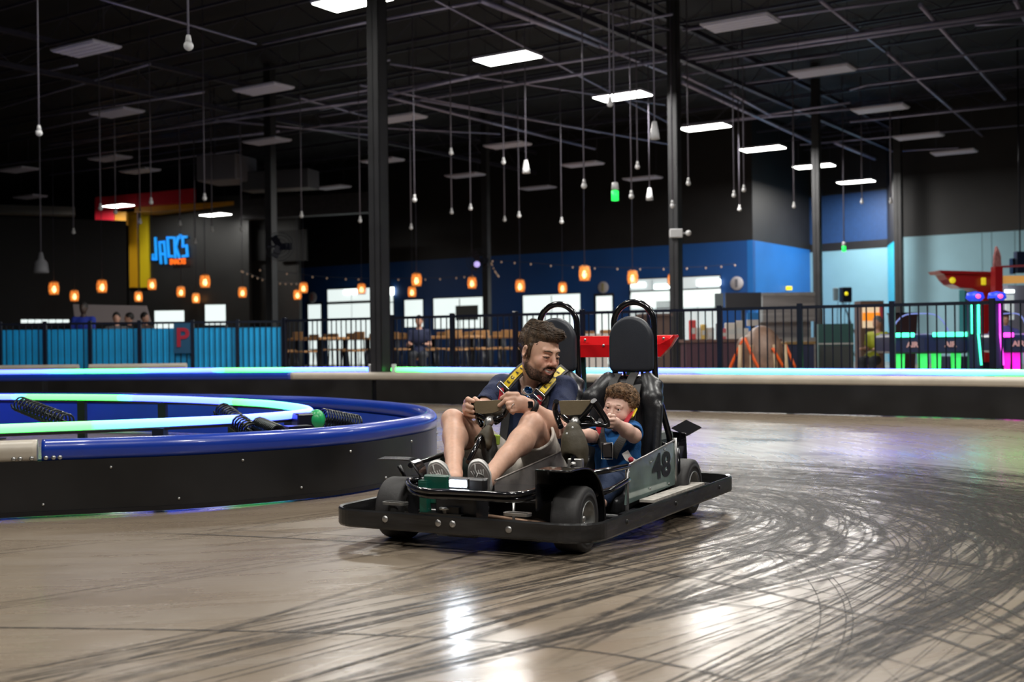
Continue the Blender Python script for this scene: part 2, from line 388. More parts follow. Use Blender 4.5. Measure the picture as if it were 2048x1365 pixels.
def tire_marks():
    """rubber arcs of karts coming in from the far right, turning and leaving towards the near left"""
    rnd = random.Random(11); V = []; F = []; UVs = []; Cs = []; n = 0
    for k in range(380):
        main = rnd.random() < .88
        if main: rho = .55 + 3.5 * rnd.random() ** .75; ax = -.25 + rho + rnd.gauss(0, .10); ay = 7.2 - .42 * rho + rnd.gauss(0, .60); r0 = max(.35, .50 * rho + .35 + rnd.gauss(0, .12))
        else: ax = rnd.gauss(2.1, .8); ay = rnd.gauss(5.2, 1.6); r0 = abs(rnd.gauss(1.6, .7)) + .55
        wd = rnd.choice([.005, .007, .009, .011, .014, .016, .02, .022, .03, .035, .05]); inten = rnd.uniform(.35, 1.) * (1. if ay < 6.6 else .7)
        tin = math.radians(90 + rnd.gauss(0, 10 if main else 14)); tout = math.radians(rnd.gauss(41, 5 if main else 10)); ds = .10
        def run(sign, tot):
            w_ = tot * r0 / (math.sqrt(math.pi) / 2); P = []; x, y = ax, ay; h = -math.pi / 2; s_ = 0
            Lmx = w_ * 1.3 + rnd.choice([.3, .8, 2., 4., 6., 9.] if sign > 0 else [.3, .6, 1.5, 3., 6.]) * rnd.random()
            while s_ < Lmx:
                if y > 15.3 - .69 * x or (x < -.40 and y > np.interp(x, [-9.5, -5, -2.7, -1.7, -1.1, -.76, -.5], [3.5, 5.0, 5.85, 6.1, 6.5, 7.1, 7.7])): break
                P.append((x, y)); kk = math.exp(-(s_ / max(w_, .05)) ** 2) / r0
                x += sign * math.cos(h) * ds; y += sign * math.sin(h) * ds; h += (kk * ds if sign < 0 else -kk * ds); s_ += ds
            return P
        a = run(-1, tin); b = run(1, tout); P = a[::-1][:-1] + b
        if len(P) < 8: continue
        i0 = rnd.randint(0, int(len(P) * .45)); i1 = rnd.randint(int(len(P) * .6), len(P)); P = P[i0:i1]; m_ = len(P)
        if m_ < 5: continue
        for tr in ([0] if rnd.random() < .45 else [0, rnd.uniform(.015, .05), rnd.uniform(.06, .14)]):
            z = .0006 + .000012 * (k % 160) + tr * .00006
            for i, (x, y) in enumerate(P):
                q = P[min(i + 1, m_ - 1)]; o = P[max(i - 1, 0)]; tx, ty = q[0] - o[0], q[1] - o[1]; l = math.hypot(tx, ty) + 1e-9; nx, ny = ty / l, -tx / l
                e = min(1, i / 6., (m_ - 1 - i) / 6.)
                for sd in (-1, 0, 1): V.append((x + nx * (tr + sd * wd / 2), y + ny * (tr + sd * wd / 2), z)); Cs.append((inten * e * (1. if y < 6.6 else .6), (sd + 1) / 2, 0))
            for i in range(m_ - 1):
                for c in (0, 1): F.append((n + i * 3 + c, n + i * 3 + c + 1, n + i * 3 + c + 4, n + i * 3 + c + 3))
            n += m_ * 3
    me = bpy.data.meshes.new('tire_marks'); me.from_pydata(V, [], F); ca = me.color_attributes.new('tint', 'FLOAT_COLOR', 'POINT'); ca.data.foreach_set('color', np.c_[np.array(Cs), np.ones(len(Cs))].ravel())
    m = bpy.data.materials.new('rubber_marks'); m.use_nodes = True; N = m.node_tree.nodes; L = m.node_tree.links; b = N['Principled BSDF']
    b.inputs['Base Color'].default_value = (.034, .027, .022, 1); b.inputs['Roughness'].default_value = .42; b.inputs['Specular IOR Level'].default_value = .22
    at = N.new('ShaderNodeAttribute'); at.attribute_name = 'tint'; sp = N.new('ShaderNodeSeparateColor'); L.new(at.outputs[0], sp.inputs[0])
    def mm(op, a, b_):
        q = N.new('ShaderNodeMath'); q.operation = op
        for i, v in enumerate((a, b_)):
            if isinstance(v, (int, float)): q.inputs[i].default_value = v
            else: L.new(v, q.inputs[i])
        return q.outputs[0]
    g = sp.outputs[1]; edge = mm('MULTIPLY', mm('MULTIPLY', g, mm('SUBTRACT', 1., g)), 4.)
    tc = N.new('ShaderNodeTexCoord'); nz = N.new('ShaderNodeTexNoise'); nz.inputs['Scale'].default_value = 11.; nz.inputs['Detail'].default_value = 7; nz.inputs['Roughness'].default_value = .7; L.new(tc.outputs['Object'], nz.inputs['Vector'])
    rg = N.new('ShaderNodeMapRange'); rg.inputs[1].default_value = .36; rg.inputs[2].default_value = .56; rg.inputs[3].default_value = .25; L.new(nz.outputs[0], rg.inputs[0])
    L.new(mm('MULTIPLY', mm('MULTIPLY', edge, sp.outputs[0]), rg.outputs[0]), b.inputs['Alpha']); me.materials.append(m)
    o = bpy.data.objects.new('tire_marks', me); COL.objects.link(o)
    tag(o, 'dark rubber skid marks curving across the bare concrete track', 'tire marks', kind='stuff')
tire_marks()

# ---- walls. W1 runs behind the cafe, W2 steps back from it, W3 and W4 are the pale walls at the right
def wall(name, a, b, zs, mats_, th=.2, h=8.6):
    """a, b plan points; zs split heights with one material per band"""
    a = np.array([a[0], a[1], 0.]); b = np.array([b[0], b[1], 0.]); t = nrm(b - a); nn = np.array([-t[1], t[0], 0.])
    m = MB(); z0 = 0
    for i, z1 in enumerate(list(zs) + [h]):
        m.add([a + [0, 0, z0], b + [0, 0, z0], b + nn * th + [0, 0, z0], a + nn * th + [0, 0, z0], a + [0, 0, z1], b + [0, 0, z1], b + nn * th + [0, 0, z1], a + nn * th + [0, 0, z1]],
              [(0, 1, 5, 4), (1, 2, 6, 5), (2, 3, 7, 6), (3, 0, 4, 7), (4, 5, 6, 7), (0, 3, 2, 1)], i); z0 = z1
    return tag(m.build(name, mats_), kind='structure')
def PP(px, D): p = px_at_d(px, 682, D); return (p[0], p[1])
W1a, W1b = PP(600, 50.), PP(1508, 38.6); W2b = PP(1622, 43.3); W3b = PP(1777, 41.2); W4a = PP(1797, 38.3); 
t4 = nrm(np.array(W4a) - np.array(W4a) + np.array([.834, -.552])); W4b = np.array(W4a) + t4 * 24
BLUE_Z = 4.15
wall('wall_back', W1a, W1b, [BLUE_Z], [blue_paint, black_paint])
wall('wall_step', W1b, W2b, [BLUE_Z], [blue2_paint, black_paint])
navy = mat('navy_alcove_paint', (.012, .05, .16), .6, var=.1)
wall('wall_alcove', W2b, W3b, [4.05, 4.35, 6.1], [mat('dimmed_pale_blue', (.22, .42, .50), .5, var=.05, vs=1.), black_paint, navy, black_paint])  # pale blue darkened here to offset the light of the nearby lamp
wall('wall_corner', W3b, W4a, [4.1], [cyan_strip, black_paint])  # angled strip in a brighter cyan joining the two pale walls
wall('wall_right', W4a, W4b, [4.15], [pale_paint, black_paint])
W0a = PP(300, 53.4)
wall('wall_back_left', np.array(W1a) + (np.array(W1a) - np.array(W1b)) * 1.8, W1a, [], [black_paint])
wall('wall_left', PP(-900, 30.), PP(-60, 37.), [], [black_paint])
wall('wall_front', (40, -10), (-40, -10), [], [black_paint])
# ---- ceiling deck
ce = MB().bb((-60, -12, 8.5), (60, 75, 8.6)).build('ceiling', mat('ceiling_deck', (.005, .005, .009), .7, var=.3, vs=1.)); tag(ce, kind='structure')
# panel seams on the right pale wall
for k, px in enumerate((1961, 1983, 2035)):
    q = px_at_d(px, 682, 36.5); q = np.array(W4a) + t4 * np.dot(q[:2] - np.array(W4a), t4); nn = np.array([-t4[1], t4[0]]); q = q - nn * .02 * -1
    tag(MB().box((q[0], q[1], 2.1), (.04, .04, 4.2)).build('trim_%d' % (k + 1), mat('seam', (.06, .12, .15), .6)), kind='structure')

# ================================================================ COLUMNS, CEILING STEEL, LAMPS
def column(px, D, w_, label, top=8.5, cond=True):
    p = px_at_d(px, 682, D); t = empty('steel_column', (p[0], p[1], 0), LAMP_ROT, label, 'column', 'steel columns holding the roof')
    m = MB(); h = w_ / 2
    m.bb((-h, -h, 0), (h, -h * .82, top)); m.bb((-h, h * .82, 0), (h, h, top)); m.bb((-h * .12, -h, 0), (h * .12, h, top)); m.bb((-h, -h, 0), (-h * .84, h, top))
    m.build('shaft', col_paint, t)
    MB().bb((-h * 1.5, -h * 1.5, 0), (h * 1.5, h * 1.5, .03)).build('base_plate', col_paint, t)
    if cond: MB().tube([(h * .6, -h * 1.25, .3), (h * .6, -h * 1.25, top)], .02, seg=8).build('conduit', steel_lt, t)
    return t, p
column(761, 17.5, .215, 'thickest black steel column, standing at the far barrier between two neon tubes')
c_b, p_b = column(545, 31.7, .23, 'black steel column rising behind the turquoise fence')
c_c, p_c = column(975, 38.0, .21, 'black steel column in front of the dark blue cafe wall')
c_d, p_d = column(1354, 25.0, .215, 'black steel column with a white box, left of the red counter')
c_e, p_e = column(1637, 32.4, .205, 'black steel column between the deep blue and pale blue walls')
c_f, p_f = column(1800, 37.4, .24, 'thin black steel column at the pale wall corner')

def span(p, d, n0, n1): p = np.array(p, float); return p + np.array([d[0], d[1], 0]) * n0, p + np.array([d[0], d[1], 0]) * n1
def joist(p, d, n0, n1, z, dep=.55, r=.03, name='roof_joist', label=None, chord=.05, step=.6):
    a, b = span((p[0], p[1], 0), d, n0, n1); L_ = n1 - n0; m = MB(); ca = math.atan2(d[1], d[0]); R = RZ(ca); mid = (a + b) / 2
    for zz in (z, z - dep): m.box(mid + [0, 0, zz], (L_, chord, chord), R=R)
    n = int(L_ / step); P = [a + (b - a) * i / n + [0, 0, (z if i % 2 else z - dep)] for i in range(n + 1)]
    for i in range(n): m.tube([P[i], P[i + 1]], .011, seg=4, caps=False)
    o = m.build(name, steel_dark, fix=False); tag(o, label, 'roof joist', 'open web joists under the roof')
    return o
base = np.array([px_at_d(762, 682, 17.5)[0], px_at_d(762, 682, 17.5)[1]])
for i in range(-6, 15):                                       # joists along A
    q = base + B_ * (i * 2.3 + .6); joist(q, A_, -26, 26, 8.35, label='black open web joist crossing under the roof deck', step=.8)
for i, off in enumerate((-12.2, 0, 12.2)):                    # girders along B through the column rows
    q = base + A_ * off; joist(q, B_, -20, 32, 7.9, dep=.75, chord=.11, name='roof_girder', label=['dark girder over the left column row', 'dark girder over the row of columns from the near column', 'dark girder over the right side of the hall'][::-1][i] if 0 else 'heavy dark lattice girder along a row of columns', step=1.)
for o in [q for q in bpy.data.objects if q.name.startswith('roof_girder')]: o['category'] = 'roof girder'; o['group'] = 'lattice girders over the column rows'
def pipe(pts, r, label, mt=steel_lt, name='conduit_pipe', cat='pipe', group='pipes and conduits under the roof'):
    o = MB().tube(pts, r, seg=6).build(name, mt); tag(o, label, cat, group); return o
def pz(px, py, z): return tuple(px_at_z(px, py, z))
pipes = [((0, 216), (300, 128), 7.2, .035), ((200, -2), (512, 88), 7.4, .03), ((525, 88), (742, 42), 7.3, .03), ((0, 160), (155, 130), 7.3, .03), ((75, 234), (408, 184), 6.9, .04), ((85, 300), (745, 178), 7., .04), ((95, 290), (745, 200), 6.9, .05), ((0, 330), (560, 262), 6.9, .05), ((560, 262), (745, 240), 6.9, .04),
         ((640, 218), (960, 150), 7., .06), ((640, 200), (1345, 92), 7.2, .045), ((640, 232), (1345, 118), 7., .05), ((640, 62), (965, 2), 7.5, .04), ((960, 0), (1200, 92), 7.3, .07), ((1010, 0), (1215, 88), 7.3, .05), ((1200, 92), (1345, 150), 7.2, .05), ((1365, 118), (2048, 22), 7.2, .06), ((1365, 127), (2048, 30), 7.2, .045), ((1365, 60), (1840, -5), 7.4, .04),
         ((1365, 150), (1480, 205), 7.1, .05), ((1365, 165), (1625, 285), 7., .06), ((1460, 185), (1540, 230), 7., .05), ((1640, 0), (1770, 102), 7.4, .05), ((1775, 106), (1985, 290), 7.2, .05), ((1840, 10), (2010, 198), 7.3, .055), ((1500, 108), (1800, 48), 7.3, .03), ((1365, 150), (1680, 108), 7.2, .035), ((1450, 172), (2048, 95), 7.2, .03), ((1460, 240), (1700, 205), 7., .04), ((1700, 180), (1735, 170), 7.1, .03), ((1735, 170), (2048, 132), 7.1, .035), ((1365, 250), (1720, 216), 7., .045), ((1700, 244), (2048, 208), 7., .04), ((1600, 290), (2048, 250), 6.9, .03), ((1780, 303), (2040, 290), 6.9, .03),
         ((870, 0), (1345, 250), 7.3, .03), ((720, 170), (1200, 265), 7., .04), ((760, 190), (1190, 298), 6.9, .05), ((840, 200), (1345, 290), 6.9, .035), ((640, 250), (1000, 268), 6.9, .03), ((780, 128), (1330, 210), 7.2, .03), ((960, 58), (1120, 40), 7.4, .03), ((1180, 60), (1345, 28), 7.4, .035), ((640, 140), (780, 120), 7.2, .03), ((1670, 285), (1750, 318), 6.9, .07), ((1130, 0), (1340, 60), 7.5, .03), ((2030, 0), (2060, 60), 7.4, .06), ((1950, 50), (2060, 46), 7.3, .03), ((20, 272), (240, 226), 6.9, .03), ((100, 350), (480, 300), 6.8, .04), ((430, 240), (740, 270), 6.9, .04), ((600, 196), (745, 236), 7., .035)]
dirs = ['running left to right high over the track', 'crossing the dark ceiling at a slant']
for i, (a, b, z, r) in enumerate(pipes):
    pipe([pz(*a, z), pz(*b, z)], r * .8, 'thin grey pipe strung under the black roof deck')

white_panel = emat('lit_panel', (1., 1., .90), 14.)
off_panel = mat('unlit_diffuser', (.60, .61, .78), .45, var=.05)  # neon's bluish cast painted into the diffuser and housing colours
housing = mat('white_lamp_housing', (.52, .53, .66), .5, var=.05)
def hang_lamp(x, y, lit, label, z=LAMP_Z):
    t = empty('ceiling_lamp', (x, y, z), LAMP_ROT, label, 'ceiling lamp', 'flat high bay lamps' )
    MB().box((0, 0, .03), (1.22, .62, .05), ch=.015).build('housing', housing, t)
    m = MB()
    for k in range(4 if not lit else 1):
        if lit: m.box((0, 0, -.004), (1.17, .57, .02), ch=.008)
        else: m.box((0, -.22 + k * .147, -.002), (1.16, .12, .02), ch=.006)
    m.build('diffuser', white_panel if lit else off_panel, t)
    m = MB()
    for sx in (-.5, .5): m.tube([(sx, 0, .05), (sx, 0, 8.5 - z)], .005, seg=4)
    m.build('suspension_wire', steel_dark, t); return t
names = ['brightest lit lamp panel, cut by the top edge beside the thick column', 'lit lamp panel high in the middle of the hall, second of the bright row', 'lit lamp panel, third of the bright row, above the hanging green beacon', 'lit lamp panel just right of the column with the white box', 'lit lamp panel, fifth of the bright row', 'lit lamp panel partly behind the column between the blue walls', 'smallest and last lit lamp panel of the bright row', 'lit lamp panel in front of the red canopy', 'lit lamp panel right of the blue snack bar sign']
for (x, y, z), nm in zip(LITW, names): hang_lamp(x, y, True, nm, z=z)
for x, y, p in NEARLIT: hang_lamp(x, y, True, 'unseen lit lamp panel above the near part of the track')
UNLIT = [(172, 100), (527, 180), (234, 227), (534, 284), (800, 238), (220, 318), (37, 341), (280, 343), (475, 352), (60, 395), (765, 323), (1015, 292), (1165, 330), (930, 352), (1285, 358), (1075, 377), (1480, 48), (1645, 144), (1760, 219), (1837, 274), (1908, 306), (1968, 346), (665, 376), (635, 411)]
UN = ['unlit lamp with a blue sheen at the far upper left', 'unlit white lamp in front of the second column top', 'unlit lamp below the blue tinted one at the left', 'unlit lamp crossing the column behind the turquoise fence', 'unlit lamp just right of the thick column', 'unlit lamp at the left, below two brighter ones', 'unlit lamp touching the left edge', 'small unlit lamp left of the grey duct', 'unlit lamp hanging in front of the grey duct', 'low unlit lamp near the left edge', 'unlit lamp split by the thick column', 'unlit lamp over the middle of the cafe wall', 'unlit lamp behind the long hanging cable', 'short unlit lamp left of the middle column', 'unlit lamp left of the column with the white box', 'lowest unlit lamp over the cafe', 'large unlit lamp at the top right of the middle', 'unlit lamp second down at the right', 'unlit lamp third down at the right', 'unlit lamp fourth down at the right', 'unlit lamp fifth down at the right', 'last small unlit lamp near the right edge', 'small unlit lamp above the dark wall opening', 'small unlit lamp right of the snack bar corner']
for (px, py), nm in zip(UNLIT, UN): q = px_at_z(px, py, LAMP_Z); hang_lamp(q[0], q[1], False, nm)

# hanging cables with a small camera or spotlight at the end: pixel of the end and distance
chrome = mat('chrome', (.6, .6, .62), .2, 1.)
fit_white = mat('white_fitting', (.55, .55, .56), .4, var=.05)
def drop(px, py, D, kind, label):
    p = px_at_d(px, py, D); t = empty('hanging_camera' if kind != 'beacon' else 'hanging_beacon', p, 0, label, 'hanging fixture', 'fixtures hanging on long cables' if kind == 'ball' else None)
    MB().tube([(0, 0, .08), (0, 0, 8.5 - p[2])], .013 if D < 30 else .018, seg=5).build('cable', mat('cable_sleeve', (.16, .15, .19), .45, .3), t)
    if kind == 'ball': MB().ell((0, 0, 0), (.05, .05, .05)).ring((0, 0, .06), (0, 0, 1), [(0, .06), (.022, .05), (.035, -.02), (0, -.02)], seg=14).build('dome', fit_white, t)
    elif kind == 'bell': MB().ring((0, 0, 0), (0, 0, 1), [(0, .14), (.035, .13), (.07, -.06), (.08, -.14), (0, -.14)], seg=16).build('shade', fit_white, t)
    elif kind == 'speaker': MB().ring((0, 0, 0), (0, 0, 1), [(0, .24), (.04, .23), (.07, .08), (.14, 0), (.17, -.22), (.16, -.25), (0, -.25)], seg=20).build('shell', mat('grey_speaker', (.20, .20, .22), .5, var=.1), t)
    else:
        MB().ring((0, 0, .10), (0, 0, 1), [(0, .07), (.045, .06), (.06, -.05), (0, -.05)], seg=14).build('cap', fit_white, t)
        MB().ring((0, 0, -.04), (0, 0, 1), [(0, .08), (.058, .07), (.058, -.08), (0, -.09)], seg=14).build('lens', emat('green_lens', (.02, 1., .12), 1.1), t)
    return t
DR = [(377, 92, 12, 'ball'), (78, 266, 17, 'ball'), (147, 465, 30, 'ball'), (201, 417, 26, 'ball'), (302, 405, 26, 'ball'), (409, 397, 25, 'ball'), (231, 425, 28, 'ball'), (280, 445, 30, 'ball'), (360, 449, 33, 'ball'), (390, 485, 34, 'ball'), (424, 461, 33, 'ball'), (483, 460, 32, 'ball'), (603, 432, 28, 'ball'), (720, 442, 28, 'ball'), (829, 400, 24, 'ball'), (822, 456, 30, 'ball'), (903, 425, 30, 'ball'), (941, 417, 27, 'ball'), (1009, 440, 32, 'ball'), (1038, 432, 28, 'ball'), (1052, 333, 24, 'bell'), (1123, 444, 28, 'ball'), (1168, 372, 20, 'ball'), (1230, 386, 18, 'beacon'), (1263, 393, 22, 'ball'), (1275, 334, 24, 'ball'), (1299, 388, 26, 'bell'), (1309, 260, 18, 'bell'), (1377, 367, 24, 'ball'), (1345, 412, 24, 'ball'), (1468, 391, 26, 'ball'), (1479, 419, 30, 'ball'), (1488, 380, 26, 'ball'), (1588, 413, 30, 'ball'), (1688, 495, 34, 'beacon'), (1724, 405, 34, 'ball'), (1782, 404, 30, 'ball'), (82, 525, 27, 'speaker'), (902, 306, 26, 'ball'), (1007, 325, 26, 'ball'), (1220, 208, 18, 'ball')]
for px, py, D, k in DR:
    drop(px, py, D, k, {'ball': 'small pale fixture at the end of a long cable under the roof', 'bell': 'white bell shaped fixture hanging from the ceiling', 'speaker': 'grey dome shaped speaker hanging at the left over the dark booths', 'beacon': ['green glowing beacon hanging over the middle of the hall', 'small green beacon hanging before the pale wall'][D > 20]}[k])
for i, o in enumerate([q for q in bpy.data.objects if q.get('label') == 'white bell shaped fixture hanging from the ceiling']): o['label'] = ['white bell shaped fixture hanging left of the long cable', 'white bell shaped fixture, low, left of the column with the white box', 'highest white bell shaped fixture, left of the column with the white box'][i]

# orange cage lanterns over the cafe
LN = [(108, 577, 22), (149, 592, 19), (204, 573, 22), (277, 594, 17), (304, 569, 19), (362, 584, 18), (392, 597, 16), (410, 563, 22), (485, 585, 18), (607, 576, 18), (595, 590, 17), (723, 578, 18), (833, 560, 22), (824, 584, 18), (944, 566, 20), (1040, 572, 21), (1125, 576, 19), (1169, 547, 25), (1265, 555, 23), (1344, 560, 20)]
LL = ['lantern furthest left', 'low lantern, second from the left', 'lantern left of the yellow wall stripes', 'lantern under the yellow wall stripes', 'lantern left of the snack bar sign', 'lantern below the snack bar sign', 'lowest lantern near the white board', 'lantern right of the snack bar sign', 'lantern left of the column behind the turquoise fence', 'upper one of two lanterns touching at the blue wall edge', 'lower one of two lanterns touching at the blue wall edge', 'lantern just left of the thick column', 'upper one of two lanterns right of the thick column', 'lower one of two lanterns right of the thick column', 'lantern left of the middle column', 'lantern right of the middle column', 'lantern above the left headrest', 'largest lantern, hanging on a long cord', 'lantern between the two round wall signs', 'lantern half behind the column with the white box']
gl = emat('lantern_glow', (1., .36, .06), .75); gl.node_tree.nodes['Principled BSDF'].inputs['Alpha'].default_value = .45; glc = emat('lantern_bulb', (1., .66, .28), 6.); cage = mat('rattan_cage', (.45, .20, .06), .6)
lp = None; lcs = []
for (px, py, w_), lb in zip(LN, LL):
    D = min(46, 770. / w_); p = px_at_d(px, py, D)
    if lp is None:
        t = empty('pendant_lantern', p, 0, 'orange glowing rattan ' + lb, 'pendant lamp', 'orange rattan lanterns over the cafe')
        MB().ring((0, 0, 0), (0, 0, 1), [(.10, .19), (.12, .17), (.148, .05), (.148, -.08), (.12, -.18), (.11, -.19)], seg=18).build('shade', gl, t)
        MB().ell((0, 0, -.03), (.06, .06, .1)).build('bulb', glc, t)
        m = MB()
        for k in range(9): a = 2 * math.pi * k / 9; m.tube([(r_ * math.cos(a), r_ * math.sin(a), z_) for r_, z_ in [(.05, .21), (.127, .175), (.157, .05), (.157, -.08), (.127, -.2)]], .008, seg=4)
        for z_ in (-.19, 0, .17): m.tube([(.15 * math.cos(a), .15 * math.sin(a), z_) for a in np.linspace(0, 6.283, 17)[:-1]], .007, seg=4, closed=True)
        m.build('cage', cage, t); lp = t
    else: t = dup(lp, p, label='orange glowing rattan ' + lb)
    lcs.append((t, p[2]))

for t, z_ in lcs: MB().tube([(0, 0, .18), (0, 0, 8.5 - z_)], .008, seg=4).build('cord', steel_dark, t)
# festoon strings
def festoon(pts, D0, D1, label, n):
    P = catmull([px_at_d(x, y, D0 + (D1 - D0) * i / (len(pts) - 1)) for i, (x, y) in enumerate(pts)], 8); t = empty('string_lights', P[0], 0, label, 'string lights')
    MB().tube(P, .008, seg=4).build('cord', steel_dark, t, off=P[0])
    for i in range(n): q = P[int(i * (len(P) - 1) / (n - 1))]; MB().ell(q - [0, 0, .05], (.028, .028, .035), u=8, v=6).build('bulb', mat('dim_bulb', (.5, .4, .33), .2, emit=(1, .6, .35), es=.12), t, off=P[0])
festoon([(483, 540), (520, 556), (560, 565), (600, 566)], 36, 44, 'string of small bulbs sagging beside the column behind the turquoise fence', 14)
festoon([(520, 538), (640, 553), (745, 557), (880, 556), (945, 550)], 38, 40, 'long string of bulbs across the dark blue wall left of the middle column', 14)
festoon([(985, 520), (1050, 525), (1160, 533), (1280, 536), (1400, 534), (1470, 528)], 38, 36, 'long string of bulbs across the dark blue wall right of the middle column', 14)
festoon([(983, 524), (990, 540), (997, 550)], 37.5, 36.5, 'short cluster of bulbs hanging at the middle column', 7)

# ================================================================ TRACK BARRIERS WITH LED TUBES
blk_plastic = mat('black_barrier_plastic', (.012, .012, .013), .33, var=.4, vs=2.5, bump=.06, bs=9., rvar=.12, spec=.45)
blue_rail = mat('blue_rail_plastic', (.008, .040, .34), .28, var=.08, vs=3., coat=.3)
beige_rail = mat('beige_rail_plastic', (.47, .42, .35), .4, var=.08, vs=4.)
blue_panel = mat('blue_inner_plastic', (.012, .05, .42), .4, var=.1, vs=3.)
bolt_m = mat('zinc_bolt', (.45, .45, .44), .35, .9)
blk_steel = mat('black_steel', (.012, .012, .014), .3, .2, var=.2)
LB = np.array([.42, .72, 10.]); LG = np.array([.32, 5.0, .50])
def led_mat():
    m = bpy.data.materials.new('led_tube'); m.use_nodes = True; N = m.node_tree.nodes; L = m.node_tree.links; b = N['Principled BSDF']
    a = N.new('ShaderNodeAttribute'); a.attribute_name = 'tint'; L.new(a.outputs[0], b.inputs['Emission Color']); b.inputs['Emission Strength'].default_value = 1.; b.inputs['Base Color'].default_value = (.3, .3, .3, 1); return m
LEDM = led_mat()
def to_px(p): q = np.asarray(p, float) - CC; return 1024 + FPX * (q @ RV) / q[1]
def led(path, keys, parent, r, off=None):
    """keys: list of (arc fraction, 0 blue .. 1 green)"""
    P = np.asarray(path, float); d = np.r_[0, np.cumsum(np.linalg.norm(np.diff(P, axis=0), axis=1))]; t = d / d[-1]
    g = np.interp(t, [k[0] for k in keys], [k[1] for k in keys])[:, None]; C = LB * (1 - g) + LG * g
    return MB().tube(P, r, seg=10, col=C).build('led_tube', LEDM, parent, off=off, attr=True)
def frac_at_px(P, px, lo=0., hi=1.):
    d = np.r_[0, np.cumsum(np.linalg.norm(np.diff(P, axis=0), axis=1))]; t = d / d[-1]; X = np.array([to_px(p) for p in P]); ok = (t >= lo) & (t <= hi); i = np.argmin(np.where(ok, np.abs(X - px), 1e9)); return t[i]
def arc_pts(n, a0, a1, r): return [(r * math.cos(a), r * math.sin(a)) for a in np.linspace(a0, a1, n)]
# rail profile: round tube with a lip below; side + = right of path
RAIL = [(q[0], q[1]) for q in arc_pts(13, math.radians(-30), math.radians(210), .055)] + [(-.03, -.055), (.045, -.055)]
RAIL = [(.047, -.028)] + RAIL + [(.047, -.05)] if 0 else RAIL

# ---- near island: path runs along its front from the left, round the nose and back to the left
PT = np.array([(-9.5, 3.6), (-5., 5.0), (-2.54, 5.77), (-2.09, 5.9), (-1.62, 6.05), (-1.04, 6.45), (-.72, 7.0), (-.56, 7.6), (-.63, 8.3), (-.86, 8.92), (-1.37, 9.7), (-2.0, 10.35), (-3.6, 11.3), (-6.5, 12.2), (-10., 12.9)]) * 1.058
ZR = .355
RP = catmull(np.c_[PT, np.full(len(PT), ZR)], 44)
isl = empty('track_barrier', (-3.0, 9.0, 0), 0, 'curved black kart track barrier with a blue top rail, rounding off at the kart', 'track barrier')
IO = np.array([-3.0, 9.0, 0])
def part_path(P, f0, f1):
    d = np.r_[0, np.cumsum(np.linalg.norm(np.diff(P, axis=0), axis=1))]; t = d / d[-1]; q = P[(t >= f0) & (t <= f1)]; return q
fs = frac_at_px(RP, 78, 0, .5)
tag(MB().sweep(part_path(RP, 0, fs), RAIL, smooth=True).build('rail', beige_rail, isl, off=IO), 'beige end length of the rail')
tag(MB().sweep(part_path(RP, fs + 1e-6, 1), RAIL, smooth=True).build('rail', blue_rail, isl, off=IO), 'blue rail')
BP = RP.copy(); BP[:, 2] = 0
nseg = 9
for i in range(nseg):
    q = part_path(BP, i / nseg, (i + 1) / nseg + .0012); MB().sweep(q, [(.035, .012), (.05, .012), (.05, .30), (.035, .30)]).build('wall_panel', blk_plastic, isl, off=IO)
tag(MB().sweep(BP, [(-.05, .02), (-.04, .02), (-.04, .30), (-.05, .30)]).build('inner_panel', blue_panel, isl, off=IO), 'blue inner face')
MB().sweep(BP, [(.03, .012), (.058, .012), (.058, .035), (.03, .035)]).build('kick_strip', blk_steel, isl, off=IO)
rnd = random.Random(3)
dlen = np.r_[0, np.cumsum(np.linalg.norm(np.diff(BP, axis=0), axis=1))]
def at_len(P, d, s_): 
    i = min(np.searchsorted(d, s_), len(P) - 1); i = max(i, 1); a, b = P[i - 1], P[i]; f = (s_ - d[i - 1]) / (d[i] - d[i - 1] + 1e-9); t = nrm(b - a); return a + (b - a) * f, np.array([t[1], -t[0], 0])
bm0 = None
def bolt(p, n_, parent, off, r=.011, nm='bolt'):
    return MB().ring(np.asarray(p) , n_, [(0, .008), (r * .6, .008), (r, .003), (r, 0)], seg=10).build(nm, bolt_m, parent, off=off)
for px in (32, 47, 62, 92, 107, 122):
    f = frac_at_px(RP, px, 0, .5); p, r_ = at_len(RP, dlen, f * dlen[-1]); bolt(p + r_ * .047 + [0, 0, -.04], nrm(r_ + [0, 0, .1]), isl, IO, .013)
for k in range(34):
    s_ = dlen[-1] * (.18 + .5 * k / 34); p, r_ = at_len(BP, dlen, s_); bolt(p + r_ * .05 + [0, 0, .27 - .19 * (k % 2) - rnd.uniform(0, .02)], r_, isl, IO, .008)
# LED tube of the island
LP = np.array([(-9., 4.2), (-5., 6.0), (-3.02, 6.86), (-2.35, 7.16), (-1.78, 7.5), (-1.47, 7.95), (-1.46, 8.35), (-1.72, 8.95), (-2.2, 9.62), (-3.36, 10.6), (-5.02, 11.3), (-9., 12.2)])
LPc = catmull(np.c_[LP, np.full(len(LP), .42)], 14)
F = lambda px, lo, hi: frac_at_px(LPc, px, lo, hi)
keys = [(0, 1), (F(180, 0, .5), 1), (F(380, 0, .5), .05), (F(590, .3, .6), 0), (F(600, .5, 1), .2), (F(560, .5, 1), .9), (F(470, .5, 1), 1), (F(440, .5, 1), 0), (F(275, .5, 1), 0), (F(240, .5, 1), 1), (F(50, .5, 1), 1), (F(25, .5, 1), .0), (1, 0)]
keys = sorted(keys); led(LPc, keys, isl, .028, IO)
MB().tube(LPc - [0, 0, .035], .014, seg=6).build('led_channel', blk_steel, isl, off=IO)
ln = np.r_[0, np.cumsum(np.linalg.norm(np.diff(LPc, axis=0), axis=1))]
